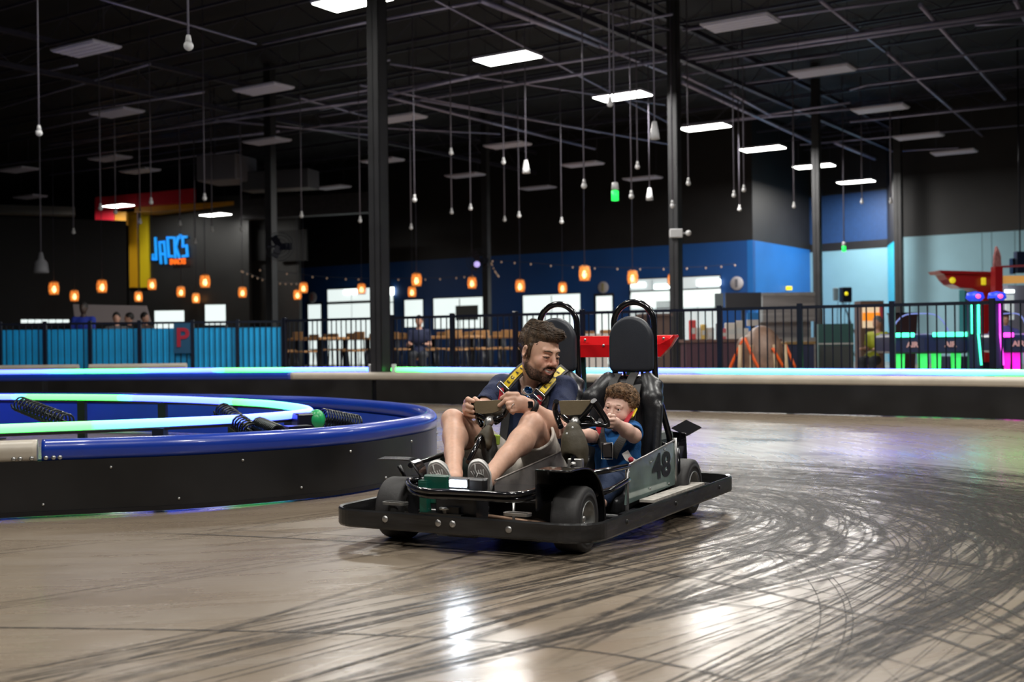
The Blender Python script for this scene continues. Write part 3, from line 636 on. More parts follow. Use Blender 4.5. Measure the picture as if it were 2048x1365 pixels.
for s_ in np.arange(2.2, ln[-1] - 2, 1.05):
    p, r_ = at_len(LPc, ln, s_); MB().bb((p[0] - .035, p[1] - .035, .0), (p[0] + .035, p[1] + .035, .385)).bb((p[0] - .09, p[1] - .09, 0), (p[0] + .09, p[1] + .09, .015)).build('post', blk_steel, isl, off=IO)
def spring(a, b, r, parent, off, turns=14, wr=.007):
    a = np.asarray(a, float); b = np.asarray(b, float); t = nrm(b - a); X = nrm(np.cross(t, [0, 0, 1])); Y = np.cross(t, X); n = turns * 12; P = []
    for i in range(n + 1): u = i / n; w_ = 2 * math.pi * turns * u; P.append(a + (b - a) * u + r * (math.cos(w_) * X + math.sin(w_) * Y))
    MB().tube(P, wr, seg=6).tube([a, b], r * .22, m=0, seg=8).build('coil_spring', mat('oiled_spring', (.03, .035, .035), .25, .8), parent, off=off)
for a, b, r in [((38, 808, 8.6), (135, 846, 7.6), .055), ((444, 822, 7.9), (505, 866, 7.2), .055), ((640, 838, 7.9), (712, 851, 8.1), .07), ((517, 851, 7.3), (556, 868, 7.0), .05)]:
    spring(px_at_d(*a), px_at_d(*b), r, isl, IO)
q = px_at_d(633, 840, 7.85); MB().ell(q, (.06, .06, .07), u=16, v=10).build('spring_cap', mat('green_cap', (.02, .35, .10), .3), isl, off=IO)
MB().box(px_at_d(612, 846, 7.85), (.16, .14, .13), R=RZ(.5), ch=.01).build('bracket', blk_steel, isl, off=IO); MB().box(px_at_d(596, 858, 7.5), (.16, .12, .04), R=RZ(.5)).build('bracket', blk_steel, isl, off=IO)

# ---- far barrier
FP = catmull(np.array([(13., 4.6, 0), (8.6, 9.2, 0), (5.35, 12.25, 0), (3.85, 13.35, 0), (2.25, 14.4, 0), (.5, 15.6, 0), (-2.0, 17.35, 0), (-3.9, 18.1, 0), (-6., 18.5, 0), (-8.6, 18.9, 0), (-16., 19.6, 0)]), 30)[::-1]   # left to right, side + = towards the camera
fo = FP.mean(0); fb = empty('track_barrier', fo, 0, 'long black barrier with beige top rail and LED tube across the back of the track', 'track barrier')
split = frac_at_px(FP, 588); sp2 = frac_at_px(FP, 764)
R2 = [(a * 1.05, b * 1.0 + .405) for a, b in RAIL]
for i in range(12):
    q = part_path(FP, i / 12, (i + 1) / 12 + .002); MB().sweep(q, [(.03, .01), (.05, .01), (.05, .35), (.03, .35)]).build('wall_panel', blk_plastic, fb, off=fo)
tag(MB().sweep(part_path(FP, 0, split), R2, smooth=True).build('rail', blue_rail, fb, off=fo), 'blue length of the rail')
tag(MB().sweep(part_path(FP, split, 1), R2, smooth=True).build('rail', beige_rail, fb, off=fo), 'beige length of the rail')
LF = offset_path(FP, -.16) + [0, 0, .497]
for lo, hi, ks in [(-400, 750, [(-400, 0), (0, .0), (90, .05), (150, .9), (270, .9), (300, .1), (425, .0), (450, 1), (570, .95), (590, .1), (735, .0), (750, .6)]), (783, 3000, [(783, 1), (840, .95), (890, .1), (1130, .1), (1160, .7), (1215, .4), (1240, 0), (1390, .0), (1450, .55), (1580, .5), (1650, .2), (1800, 0), (1900, .25), (2000, .95), (2200, 1), (2600, 0), (3000, 0)])]:
    q = np.array([p for p in catmull(LF[::8], 10) if lo <= to_px(p) <= hi and p[1] > 1]); d = np.r_[0, np.cumsum(np.linalg.norm(np.diff(q, axis=0), axis=1))]; X = np.array([to_px(p) for p in q]); t = d / d[-1]
    g = np.interp(X, [k[0] for k in ks], [k[1] for k in ks]); led(q, list(zip(t, g)), fb, .034, fo)
    MB().sweep(q - [0, 0, .497], [(-.05, .37), (-.03, .37), (-.03, .53), (-.05, .53)]).build('led_catch_plate', mat('pale_catch_plate', (.45, .45, .47), .5), fb, off=fo)  # plate added to catch the LED light as a coloured band
for k in range(16):
    i = int(8 + k * (len(LF) - 16) / 15); p = LF[i]; MB().bb((p[0] - .04, p[1] - .04, 0), (p[0] + .04, p[1] + .04, .46)).build('post', blk_steel, fb, off=fo)
for px in (745, 787):
    p = px_at_z(px, 743, .5); p = LF[np.argmin([abs(to_px(a) - px) for a in LF])]; MB().box(p + [0, -.02, 0], (.07, .07, .16), ch=.01).build('end_cap', fit_white, fb, off=fo)
# beige barrier lengths further back at the left
for a, b, lb in [((-60, 738), (157, 733), 'beige topped barrier length at the left edge under the turquoise fence'), ((179, 733), (373, 733), 'second beige topped barrier length under the turquoise fence')]:
    pa = px_at_d(*a, 20.6); pb = px_at_d(*b, 20.6); pa[2] = pb[2] = 0; t = empty('track_barrier', pa, 0, lb, 'track barrier'); z_ = px_at_d(200, 735, 20.6)[2] - .0
    MB().sweep(np.array([pa, pb]), [(x, y + z_) for x, y in RAIL]).build('rail', beige_rail, t, off=pa); MB().sweep(np.array([pa, pb]), [(.02, 0), (.05, 0), (.05, z_ - .04), (.02, z_ - .04)]).build('wall_panel', blk_plastic, t, off=pa)

# ================================================================ RAILINGS
rail_blk = mat('black_railing', (.010, .012, .022), .3, .3, var=.1)
turq = mat('turquoise_panel', (.008, .36, .76), .45, var=.12, vs=2.)
def railing(a, b, H, label, sheet=False, zb=.08, step=.1, both=False):
    a = np.array([a[0], a[1], 0.]); b = np.array([b[0], b[1], 0.]); L_ = np.linalg.norm(b - a); d = (b - a) / L_; rz = math.atan2(d[1], d[0])
    t = empty('railing_panel', a, rz, label, 'railing', 'turquoise backed railing panels' if sheet else 'black railing panels')
    MB().bb((0, -.02, H - .04), (L_, .02, H)).build('top_rail', rail_blk, t); MB().bb((0, -.018, zb), (L_, .018, zb + .035)).build('bottom_rail', rail_blk, t)
    MB().bb((-.032, -.032, 0), (.032, .032, H + .03), ch=.004).build('post', rail_blk, t)
    if both: MB().bb((L_ - .032, -.032, 0), (L_ + .032, .032, H + .03), ch=.004).build('post', rail_blk, t)
    n = max(2, int(L_ / step)); me = None
    for i in range(1, n):
        x = L_ * i / n
        if me is None: o = MB().tube([(0, 0, zb + .03), (0, 0, H - .04)], .0095, seg=8, caps=False).build('baluster', rail_blk, t); me = o.data
        else: o = bpy.data.objects.new('baluster', me); COL.objects.link(o); o.parent = t
        o.location = (x, 0, 0)
    if sheet: MB().bb((.03, .05, .04), (L_ - .03, .07, H - .12)).build('backing_sheet', turq, t)
    return t
RPX = [570, 783, 905, 1031, 1165, 1300, 1440, 1600, 1785, 1985, 2200, 2420]
def rp(px): D = np.interp(px, [570, 783, 1031, 1400, 1700, 2048, 2420], [19.3, 18.1, 16.9, 15.3, 14.4, 13.35, 12.2]); return px_at_d(px, 682, D)[:2]
RL = ['from the turquoise fence end to the thick column', 'just right of the thick column', 'left of the man', 'behind the man and his headrest', 'behind the left headrest and red wing', 'behind the right headrest', 'in front of the red counter and dark screens', 'in front of the brown dome shaped ride', 'in front of the green cabinet', 'in front of the first air hockey table', 'at the right edge before the magenta table', 'beyond the right edge']
for i in range(len(RPX) - 1): railing(rp(RPX[i]), rp(RPX[i + 1]), 1.3, 'black railing panel ' + RL[i], both=(i == len(RPX) - 2))
TPX = [-160, 0, 90, 180, 279, 385, 475, 566]
def tp_(px): D = np.interp(px, [-160, 566], [20.9, 21.4]); return px_at_d(px, 682, D)[:2]
TL = ['outside the left edge', 'at the left edge', 'second from the left edge', 'left of the long row under the white board', 'with the red letter P', 'right of the red letter P', 'last one before the plain black railing']
for i in range(len(TPX) - 1): railing(tp_(TPX[i]), tp_(TPX[i + 1]), 1.33, 'turquoise backed railing panel ' + TL[i], sheet=True, both=(i == len(TPX) - 2))
sg = tp_(367); MP = M4(np.array([[1, 0, 0], [0, 0, -1], [0, 1, 0.]]), (sg[0], sg[1] - .07, 1.03))
t = empty('letter_sign', (sg[0], sg[1] - .05, .75), 0, 'dark sign board with a red letter P on the turquoise fence', 'sign')
MB().bb((-.16, -.01, 0), (.14, .01, .55)).build('board', mat('navy_board', (.01, .07, .15), .5), t)
text_mesh('letter', 'P', .48, mat('red_letter', (.35, .01, .03), .5), M4(np.array([[1, 0, 0], [0, 0, -1], [0, 1, 0.]]), (0, -.02, .27)), t, ext=.005, off=.01)

# ================================================================ THE KART
YAW = math.radians(28); KO = np.array([-.265, 4.914, 0.]); KR = np.array([math.cos(YAW), -math.sin(YAW), 0]); KS = np.array([math.sin(YAW), math.cos(YAW), 0])
def kpx(px, py, ax, val):
    """kart coordinates of the point seen at a pixel on the kart plane x / y / z = val"""
    d = np.array([0, 1., 0]) + RV * (px - 1024) / FPX - UV_ * (py - 682.5) / FPX; n = [KR, KS, np.array([0, 0, 1.])][ax]
    t = (val - (CC - KO) @ n) / (d @ n); p = CC + d * t - KO; return np.array([p @ KR, p @ KS, p[2]])
KY = lambda px, py, y: kpx(px, py, 1, y)
gloss_blk = mat('gloss_black_tube', (.008, .008, .010), .16, .1, coat=.6)
satin_blk = mat('satin_black_steel', (.014, .014, .016), .32, .2, var=.2)
rubber = mat('tire_rubber', (.028, .026, .026), .62, var=.2, vs=20., bump=.1, bs=80.)
rim_m = mat('grey_rim', (.28, .28, .27), .35, .7, var=.15, vs=20)
bump_m = mat('bumper_band', (.018, .018, .019), .32, .15, var=.6, vs=4., rvar=.18, bump=.15, bs=14., coat=.35, stretch=(1, 1, 6))
silver = mat('brushed_aluminium', (.45, .44, .43), .35, .85, var=.15)
leather = mat('black_vinyl', (.018, .018, .020), .34, var=.1, bump=.12, bs=160., spec=.5)
pad_m = mat('headrest_vinyl', (.026, .030, .040), .42, var=.08, bump=.10, bs=260., spec=.5)
red_m = mat('red_gloss', (.80, .008, .012), .22, coat=.6)
green_m = mat('green_box', (.006, .075, .050), .35, var=.15, coat=.2)
khaki = mat('khaki_cover', (.062, .050, .030), .6, var=.15, vs=15, bump=.15, bs=60.)
khaki_b = mat('khaki_pad', (.17, .130, .078), .55, var=.12, vs=10., bump=.08, bs=90.)
strap_m = mat('black_webbing', (.020, .020, .022), .6, bump=.2, bs=300.)
strap_gr = mat('grey_webbing', (.055, .052, .05), .65, bump=.2, bs=300.)
redstrap = mat('red_webbing', (.52, .03, .05), .55, bump=.1, bs=300.)
yellow_m = mat('yellow_label', (.85, .60, .01), .45)
ink = mat('black_ink', (.01, .01, .01), .5)
kart = empty('go_kart', KO, -YAW, 'black two seat racing kart number 48 with red rear wing on the track', 'go kart')
W_, L_K = .645, 1.93
def rrect(x0, x1, y0, y1, r, n=10):
    P = []
    for cx, cy, a0 in [(x1 - r, y0 + r, -90), (x1 - r, y1 - r, 0), (x0 + r, y1 - r, 90), (x0 + r, y0 + r, 180)]:
        for k in range(n + 1): a = math.radians(a0 + 90 * k / n); P.append((cx + r * math.cos(a), cy + r * math.sin(a), 0))
    return np.array(P)
fr = rrect(-W_, W_, 0, L_K, .14); rr = rrect(-W_, W_ - .0, 0, L_K, .10)
loop = np.array([p for p in fr])
MB().sweep(loop, [(-.010, .092), (.004, .086), (.008, .094), (.008, .158), (.004, .166), (-.010, .162)], closed=True).build('bumper', bump_m, kart)
for x in (-.44, -.09, -.02, .31): 
    p = kpx({-.44: 770, -.09: 876, -.02: 905, .31: 1017}[x], {-.44: 1039, -.09: 1047, -.02: 1049, .31: 1060}[x], 1, -.008); MB().ring(p, (0, -1, 0), [(0, .006), (.006, .006), (.013, .004), (.015, 0)], seg=14).build('bumper_bolt', silver, kart)
for y in (.35, .95, 1.6): MB().ring((W_ + .008, y, .13), (1, 0, 0), [(0, .006), (.008, .006), (.012, 0)], seg=12).build('bumper_bolt', bump_m, kart)
MB().bb((-.16, -.004, .166), (.05, .07, .172)).build('bumper_plate', bump_m, kart)
# frame: side rails, cross tubes, floor pan
m = MB()
for s in (-1, 1):
    m.tube(catmull([(s * .30, .10, .12), (s * .34, .4, .09), (s * .52, .62, .09), (s * .53, 1.35, .10), (s * .40, 1.6, .12), (s * .36, 1.95, .14)], 5), .016, seg=8)
for y in (.12, .62, 1.35, 1.9): m.tube([(-.5, y, .10), (.5, y, .10)], .015, seg=8)
for s in (-1, 1):
    for y in (.5, 1.0, 1.5): m.tube([(s * .5, y, .10), (s * W_, y, .12)], .012, seg=6)
for x in (-.35, .0, .35): m.tube([(x, .12, .10), (x, 0.0, .12)], .014, seg=6)
m.build('chassis_frame', satin_blk, kart)
MB().bb((-.50, .13, .065), (.50, 1.5, .078)).build('floor_pan', mat('floor_pan_black', (.01, .01, .011), .5, var=.2), kart)
# pale rubbing ledge along the right-hand side seen from the front
MB().bb((.53, .80, .150), (.60, 1.52, .162)).build('side_ledge', mat('scuffed_pale_metal', (.42, .39, .35), .6, var=.3, vs=30), kart)
MB().bb((.50, .62, .075), (.62, .80, .12)).bb((-.62, .7, .075), (-.5, 1.5, .12)).build('side_pod', satin_blk, kart)
# nose hoops and the centre post
for z, o_, r in ((.272, 0, .0125), (.250, .012, .0125)):
    P = catmull([(.335, .32, z + .02)] + [kpx(a, b, 2, .262) * [1, 1, 0] + [0, o_, z] for a, b in ((1092, 975), (1060, 990), (1020, 995), (960, 992), (900, 989), (850, 987), (822, 978), (818, 966))] + [(-.32, .30, z)], 7); MB().tube(P, r, seg=10).build('nose_hoop', gloss_blk, kart)
MB().box((0.0, .06, .165), (.20, .06, .19), ch=.008).bb((-.03, .01, .09), (.03, .06, .2)).build('centre_post', satin_blk, kart)
MB().tube([(-.04, .02, .105), (-.04, .02, .185)], .014, seg=10).ring((-.04, .02, .188), (0, 0, 1), [(0, .008), (.028, .008), (.028, 0), (0, 0)], seg=14).build('king_pin', silver, kart)
lp_ = kpx(915, 968, 1, -.03)
hl = MB().box(lp_ + [0, .022, 0], (.102, .035, .05), ch=.006).box(lp_ + [.075, .03, -.004], (.09, .04, .055), ch=.008).build('headlight', satin_blk, kart)
hb = MB().box(lp_ + [0, .002, 0], (.080, .006, .028), ch=.002).build('lens', emat('white_led', (.80, .90, 1.), 150.), hl)
# silver tie-down loops on the nose
for px, py in ((790, 1010), (1034, 1032)):
    c = kpx(px, py, 2, .178); P = rrect(-.055, .055, -.018, .025, .015, 4) + c; MB().sweep(P, [(-.006, 0), (.006, 0), (.006, .012), (-.006, .012)], closed=True).build('tie_down', silver, kart)
# steering rods and stub axles
m = MB().tube([(-.42, .26, .135), (-.10, .17, .155)], .008, seg=8).box((-.12, .175, .155), (.06, .02, .02), R=RZ(-.25))
m.build('steering_rod', silver, kart)
for k in range(3): MB().ring((-.088 + .001 * k, .165, .14 + .014 * k), (0, 0, 1), [(0, .010), (.018, .010), (.022, .004), (.018, 0), (0, 0)], seg=14).build('rod_joint', silver, kart)
MB().tube([(.10, .14, .15), (.40, .24, .115)], .009, seg=8).build('steering_rod', mat('coppery_rod', (.35, .22, .15), .45, .6), kart)
MB().tube([(.26, .10, .10), (.40, .26, .10)], .008, seg=8).tube([(.245, .1, .1), (.245, .1, .22)], .006, seg=6).build('stub_axle', silver, kart)
# perforated foot rest plate at the right of the nose
m = MB().bb((.06, .16, .215), (.36, .22, .225)).bb((.06, .22, .10), (.36, .226, .225)); 
for i in range(11): m.ring((.075 + i * .027, .188, .226), (0, 0, 1), [(.008, 0), (.0075, .004), (.004, .002)], seg=8)
m.build('foot_rest', satin_blk, kart)
m = MB().bb((-.36, .22, .10), (-.06, .226, .21)); m.build('foot_rest', satin_blk, kart)
# green brake reservoir box
g0 = kpx(868, 975, 1, .05)
ga, gb = kpx(846, 950, 1, .05), kpx(895, 990, 1, .05)
MB().bb((ga[0], .05, gb[2] - .045), (gb[0], .085, ga[2]), ch=.006).bb((ga[0] - .012, .03, ga[2] - .055), (ga[0] + .03, .06, ga[2] - .022)).bb((ga[0] + .0, .02, gb[2] - .09), (ga[0] + .035, .06, ga[2] - .03)).build('pedal_box', green_m, kart)
# inner cooling hose behind the left front wheel
MB().tube([(g0[0] - .01 + .06 * i / 6, .14, .15 + .07 * i / 6) for i in range(7)], .012, seg=8).build('brake_hose', mat('grey_hose', (.12, .11, .09), .5), kart)

# wheels: tyre > rim, hub
def wheel(c, s, R_, wd, steer=0., nm='wheel', label=None):
    c = np.array(c, float); ax = RZ(steer) @ np.array([s, 0, 0.]); h = wd / 2
    pr = [(R_ * .52, -h * .92), (R_ * .62, -h * 1.0), (R_ * .86, -h * 1.02), (R_ * .965, -h * .93), (R_, -h * .72), (R_ * 1.0, h * .72), (R_ * .965, h * .93), (R_ * .86, h * 1.02), (R_ * .80, h * 1.0), (R_ * .79, h * 1.03), (R_ * .70, h * 1.03), (R_ * .69, h * 1.0), (R_ * .62, h * 1.0), (R_ * .52, h * .92)]
    t = MB().ring(c, ax, pr, seg=48).build(nm, rubber, kart); tag(t, label)
    MB().ring(c, ax, [(R_ * .55, h * .95), (R_ * .565, h * 1.02), (R_ * .53, h * 1.03), (R_ * .50, h * .9), (R_ * .47, h * .35), (R_ * .36, h * .25), (R_ * .20, h * .30), (R_ * .18, h * .55), (0, h * .55)], seg=36).ring(c, ax, [(R_ * .55, -h * .95), (R_ * .5, -h * .9), (R_ * .45, -h * .2), (0, -h * .2)], seg=30).build('rim', rim_m, t)
    m = MB()
    for k in range(3): a = 2.1 * k + .5; X = nrm(np.cross(ax, [0, 0, 1])); Y = np.cross(ax, X); q = c + ax * h * .3 + R_ * .33 * (math.cos(a) * X + math.sin(a) * Y); m.ring(q, ax, [(0, .012), (.006, .012), (.007, 0)], seg=8)
    m.ring(c, ax, [(0, h * .75), (R_ * .09, h * .74), (R_ * .10, h * .5)], seg=14).build('hub', silver, t)
wheel((.44, .285, .140), 1, .140, .125, .07, label='front wheel at the side with the number 48')
wheel((-.44, .285, .140), -1, .140, .125, .07)
wheel((.475, 1.49, .142), 1, .142, .16); wheel((-.475, 1.49, .142), -1, .142, .16)
MB().tube([(-.5, 1.49, .142), (.5, 1.49, .142)], .018, seg=12).build('rear_axle', silver, kart)
# front fenders: arched black plates over the wheels
def fender(s, label=None):
    x0 = s * .352; top = .362; pts = [(.10, top), (.235, top), (.33, .340), (.41, .275), (.450, .18), (.455, .09)]
    m = MB().prism([(.10, .19)] + pts + [(.40, .09), (.36, .2), (.2, .22)], (x0, 0, 0), (0, 1, 0), (0, 0, 1), (.008, 0, 0))
    P = [(s * .43, a, b) for a, b in catmull([(*p, 0) for p in pts], 6)[:, :2]]; m.ribbon(P, (1, 0, 0), .155, .005).tube([(s * .507, p[1], p[2]) for p in P], .005, seg=6).tube([(s * .352, .10, top), (s * .507, .10, top)], .005, seg=6)
    return tag(m.build('front_fender', gloss_blk, kart), label)
fender(1); 
# the other front fender stands open as a thin arm and plate
P = [KY(a, b, .30) for a, b in [(762, 917), (822, 919), (842, 934), (846, 958)]]; MB().ribbon(catmull(P, 4), (0, 1, .12), .06, .004).build('front_fender', gloss_blk, kart)
MB().tube([KY(820, 922, .24), KY(842, 955, .24)], .004, seg=6).tube([KY(798, 932, .36), KY(812, 960, .36)], .010, seg=6).build('fender_stay', satin_blk, kart)
# rear fenders: stem rising to a tilted square plate
for s in (1, -1):
    q = [kpx(a, b, 1, 1.60) for a, b in [(1343, 858), (1357, 845), (1388, 860), (1377, 882)]]
    if s < 0: q = [p * [-1, 1, 1] for p in q]
    q[1][1] += .12; q[2][1] += .12; q[3] = q[0] + q[2] - q[1]
    V = [np.array(p) for p in q]; n_ = np.array([0, .0, .005]); MB().add(V + [p + n_ for p in V], [(0, 1, 2, 3), (7, 6, 5, 4), (0, 4, 5, 1), (1, 5, 6, 2), (2, 6, 7, 3), (3, 7, 4, 0)]).ribbon(catmull([(V[0] + V[3]) / 2, (V[0] + V[3]) / 2 + [-.0, .01, -.05], np.array([s * .46, 1.56, .22]), np.array([s * .47, 1.56, .10])], 4), (1, 0, 0), .07, .006).build('rear_fender', gloss_blk, kart)
MB().bb((.40, 1.42, .16), (.47, 1.60, .34)).build('engine_cover', satin_blk, kart); MB().tube([(.52, 1.36, .10), (.50, 1.40, .34), (.42, 1.42, .36), (.3, 1.42, .36)], .013, seg=8).build('rear_stay', gloss_blk, kart)
# side panel with number 48
sp_c = [kpx(a, b, 0, .5) for a, b in [(1255, 930), (1347, 881), (1350, 969), (1250, 1011)]]
poly = [(p[1], p[2]) for p in sp_c]
panel_m = mat('frosted_side_panel', (.19, .26, .24), .12, .35, var=.35, vs=5., coat=.5, rvar=.06)
sp_o = MB().prism(poly, (.5, 0, 0), (0, 1, 0), (0, 0, 1), (.006, 0, 0)).build('side_panel', panel_m, kart)
m = MB()
m.tube([np.array([.506, *poly[0]]), np.array([.506, *poly[1]])], .0045, seg=6).tube([np.array([.506, *poly[1]]), np.array([.506, *poly[2]])], .0035, seg=6)
m.build('panel_edge', silver, sp_o)
for a, b in [(1258, 945), (1302, 925), (1300, 978), (1338, 968), (1330, 900), (1333, 925), (1333, 941)]: p = kpx(a, b, 0, .5055); MB().ring(p, (1, 0, 0), [(0, .004), (.005, .003), (.006, 0)], seg=8).build('rivet', silver, sp_o)
tp0 = kpx(1323, 934, 0, .5055); tp0b = tp0
text_mesh('number', '48', .165, ink, M4(np.array([[0, 0, 1], [1, 0, 0], [0, 1, 0.]]), (tp0[0], tp0[1] + .005, tp0[2])), sp_o, ext=.0006, off=.005, sx=1.5)
q = kpx(1329, 924, 0, .507), kpx(1329, 939, 0, .507)
# side tubes in front of the panel
for z0, z1 in ((.325, .305), (.235, .245)):
    MB().tube(catmull([(.46, .40, z0 - .005), (.50, .52, z0 + .0), (.50, .74, z1 + .015)], 5), .014, seg=8).build('side_tube', gloss_blk, kart)
MB().tube([(.50, .72, .11), (.50, .73, .33)], .010, seg=8).tube([(.50, 1.36, .1), (.50, 1.36, .40)], .012, seg=8).build('panel_stay', silver, kart)
MB().tube(catmull([(-.46, .40, .32), (-.50, .55, .32), (-.50, 1.3, .38)], 6), .014, seg=8).build('side_tube', gloss_blk, kart)
MB().prism([(.73, .15), (.73, .33), (1.34, .39), (1.35, .15)], (-.5, 0, 0), (0, 1, 0), (0, 0, 1), (.006, 0, 0)).build('side_panel', panel_m, kart)
# clear divider between the two places
dv = [(p[1], p[2]) for p in [kpx(a, b, 0, .06) for a, b in [(990, 962), (1128, 902), (1128, 1000), (985, 985)]]]
dv = [(dv[0][0], dv[0][1]), (dv[1][0] - .02, dv[1][1]), (dv[1][0] - .02, .09), (dv[0][0] - .0, .09)]
clear = mat('smoked_polycarbonate', (.55, .50, .48), .12, trans=.0, alpha=.16, coat=.2)
dvo = MB().prism(dv, (.06, 0, 0), (0, 1, 0), (0, 0, 1), (.005, 0, 0)).build('divider_panel', clear, kart)
MB().tube([(.06, *dv[0]), (.06, *dv[1])], .0045, seg=6).build('panel_edge', mat('dull_edge', (.25, .22, .20), .4, .5), dvo)
MB().bb((.0, .13, .08), (.012, .30, .255)).build('divider_stay', satin_blk, kart)

# seats: shell > ; headrest ; hoop
def seat(cx, label):
    s = SDF()
    s.rbox((cx, 1.36, .42), (.19, .035, .28), .03, R=RX(-.17), k=.03)
    s.rbox((cx, 1.10, .135), (.18, .26, .045), .03, R=RX(.10), k=.04)
    for sg in (-1, 1):
        s.cap((cx + sg * .175, 1.27, .24), (cx + sg * .165, 1.32, .60), .050, .046, k=.04); s.cap((cx + sg * .165, 1.32, .60), (cx + sg * .11, 1.40, .70), .046, .035, k=.04)
        s.cap((cx + sg * .18, 1.27, .24), (cx + sg * .17, .98, .17), .052, .04, k=.04)
        s.cap((cx + sg * .215, 1.20, .22), (cx + sg * .215, 1.28, .56), .022, .020, k=.03)
    for z in (.30, .42, .53): s.cap((cx - .10, 1.285 + (z - .3) * .16, z), (cx + .10, 1.285 + (z - .3) * .16, z), .006, k=.012, sub=True)
    def disp(V):
        n = vnoise(V * [1, 1, .5], 9., 3) - .5; return V + (n * .010)[:, None] * np.array([.6, -.6, .2])
    o = s.build('seat', leather, kart, .008, smooth=2, dispf=disp); tag(o, label)
    hr = SDF(); hw = .122; cz = .873; y0 = 1.45
    def f(X):
        x = X[..., 0] - cx; z = X[..., 2] - cz; y = X[..., 1] - y0
        top = np.hypot(x, np.maximum(z - .028, 0)) - hw; box = np.maximum(np.abs(x) - (hw - .0), -(z + .143)); d2 = np.maximum(top, -(z + .143))
        qx = np.abs(x) - (hw - .03); qz = -(z + .143) + .03; cn = np.hypot(np.maximum(qx, 0), np.maximum(qz, 0)) + np.minimum(np.maximum(qx, qz), 0) - .03
        d2 = np.maximum(d2, np.where(z < 0, cn, -1)); e = np.abs(y) - .030 + .35 * np.clip(x * x + z * z, 0, .03)
        r = .018; a = np.maximum(d2 + r, 0); b = np.maximum(e + r, 0); return np.hypot(a, b) + np.minimum(np.maximum(d2 + r, e + r), 0) - r
    hr.fn(f, (cx - .14, y0 - .06, cz - .16), (cx + .14, y0 + .06, cz + .17)); hr.build('headrest', pad_m, kart, .006, smooth=1)
    P = [(cx - .112, 1.50, .66), (cx - .112, 1.49, .80)] + [(cx - .112 * math.cos(a), 1.485, .985 + .112 * math.sin(a)) for a in np.linspace(0, math.pi, 15)] + [(cx + .112, 1.49, .80), (cx + .112, 1.50, .66), (cx + .16, 1.56, .40), (cx + .2, 1.58, .12)]
    MB().tube(P, .0165, seg=12).build('roll_hoop', gloss_blk, kart)
    MB().tube([(cx - .112, 1.50, .66), (cx - .16, 1.56, .4), (cx - .2, 1.58, .12)], .0165, seg=12).tube([(cx - .112, 1.495, .70), (cx + .112, 1.495, .70)], .012, seg=8).tube([(cx - .05, 1.48, .70), (cx - .05, 1.46, .76)], .008, seg=6).tube([(cx + .05, 1.48, .70), (cx + .05, 1.46, .76)], .008, seg=6).build('hoop_brace', gloss_blk, kart)
    return o
seat(-.205, 'black padded seat the man sits in'); seat(.235, 'black padded seat the child sits in')
for a, b in ((1228, 750), (1262, 748)):                                # folded straps over the child's seat top
    P = [KY(a + 8, b - 2, 1.44), KY(a, b + 12, 1.36), KY(a - 10, b + 45, 1.32)]; MB().ribbon(catmull(P, 4), (1, 0, 0), .045, .006).build('seat_strap', strap_gr, kart)
# red rear wing
wy = 1.75
def wp(a, b, y=wy): p = KY(a, b, y); return (p[0], p[2])
rt, rb_ = wp(1351, 672), wp(1322, 717); mt, mb_ = wp(1146, 674), wp(1146, 715)
top = mt[1]; bot = mb_[1]; xr = rt[0]; xb = rb_[0]
xo = [(-xr, top), (-xb, bot), (0, bot), (xb, bot - .003), (xr - .028, bot + .05), (xr, top + .0), (0, top)]
wg = MB(); A3 = lambda x, y, z: (x, y, z)
sec = []
for x, k in [(-xr, 0), (-xr + .025, .5), (-xb, 1), (-.1, 1), (.1, 1), (xb, 1), (xr - .025, .5), (xr, 0)]:
    zb_ = top - (top - bot) * k if k < 1 else bot; zb_ = top - .012 if k == 0 else zb_; sec.append([(x, wy, top), (x, wy - .02, (top + zb_) / 2 + .01), (x, wy - .012, zb_), (x, wy + .02, zb_ - .002), (x, wy + .055, (top + zb_) / 2), (x, wy + .04, top + .004)])
V = [p for s_ in sec for p in s_]; Fq = [(i * 6 + a, i * 6 + (a + 1) % 6, i * 6 + 6 + (a + 1) % 6, i * 6 + 6 + a) for i in range(len(sec) - 1) for a in range(6)] + [tuple(range(6)), tuple((len(sec) - 1) * 6 + a for a in range(6))]
wgo = wg.add(V, Fq).build('rear_wing', red_m, kart)
for a, b in ((1170, 680), (1207, 691), (1152, 697), (1327, 677)): p = KY(a, b, wy - .022); MB().ring(p, (0, -1, .2), [(0, .004), (.006, .003), (.008, 0)], seg=10).build('wing_bolt', silver, wgo)
MB().prism([(0, 0), (.08, 0), (.03, -.16), (-.02, -.16)], (-.33, wy, bot + .01), (1, 0, 0), (0, 0, 1), (0, .012, 0)).prism([(-.04, 0), (.02, 0), (.03, -.5), (.0, -.5)], (.1, wy + .03, bot + .03), (1, 0, 0), (0, 0, 1), (0, .012, 0)).prism([(-.04, 0), (.02, 0), (.03, -.5), (.0, -.5)], (-.2, wy + .03, bot + .03), (1, 0, 0), (0, 0, 1), (0, .012, 0)).build('wing_support', mat('dark_green_bracket', (.01, .035, .03), .35), kart)
MB().box((0, 1.78, .26), (.62, .34, .26), ch=.03).box((0, 1.72, .45), (.34, .2, .16), ch=.03).build('engine_cover', mat('dark_cowl', (.012, .02, .018), .5, var=.2), kart)
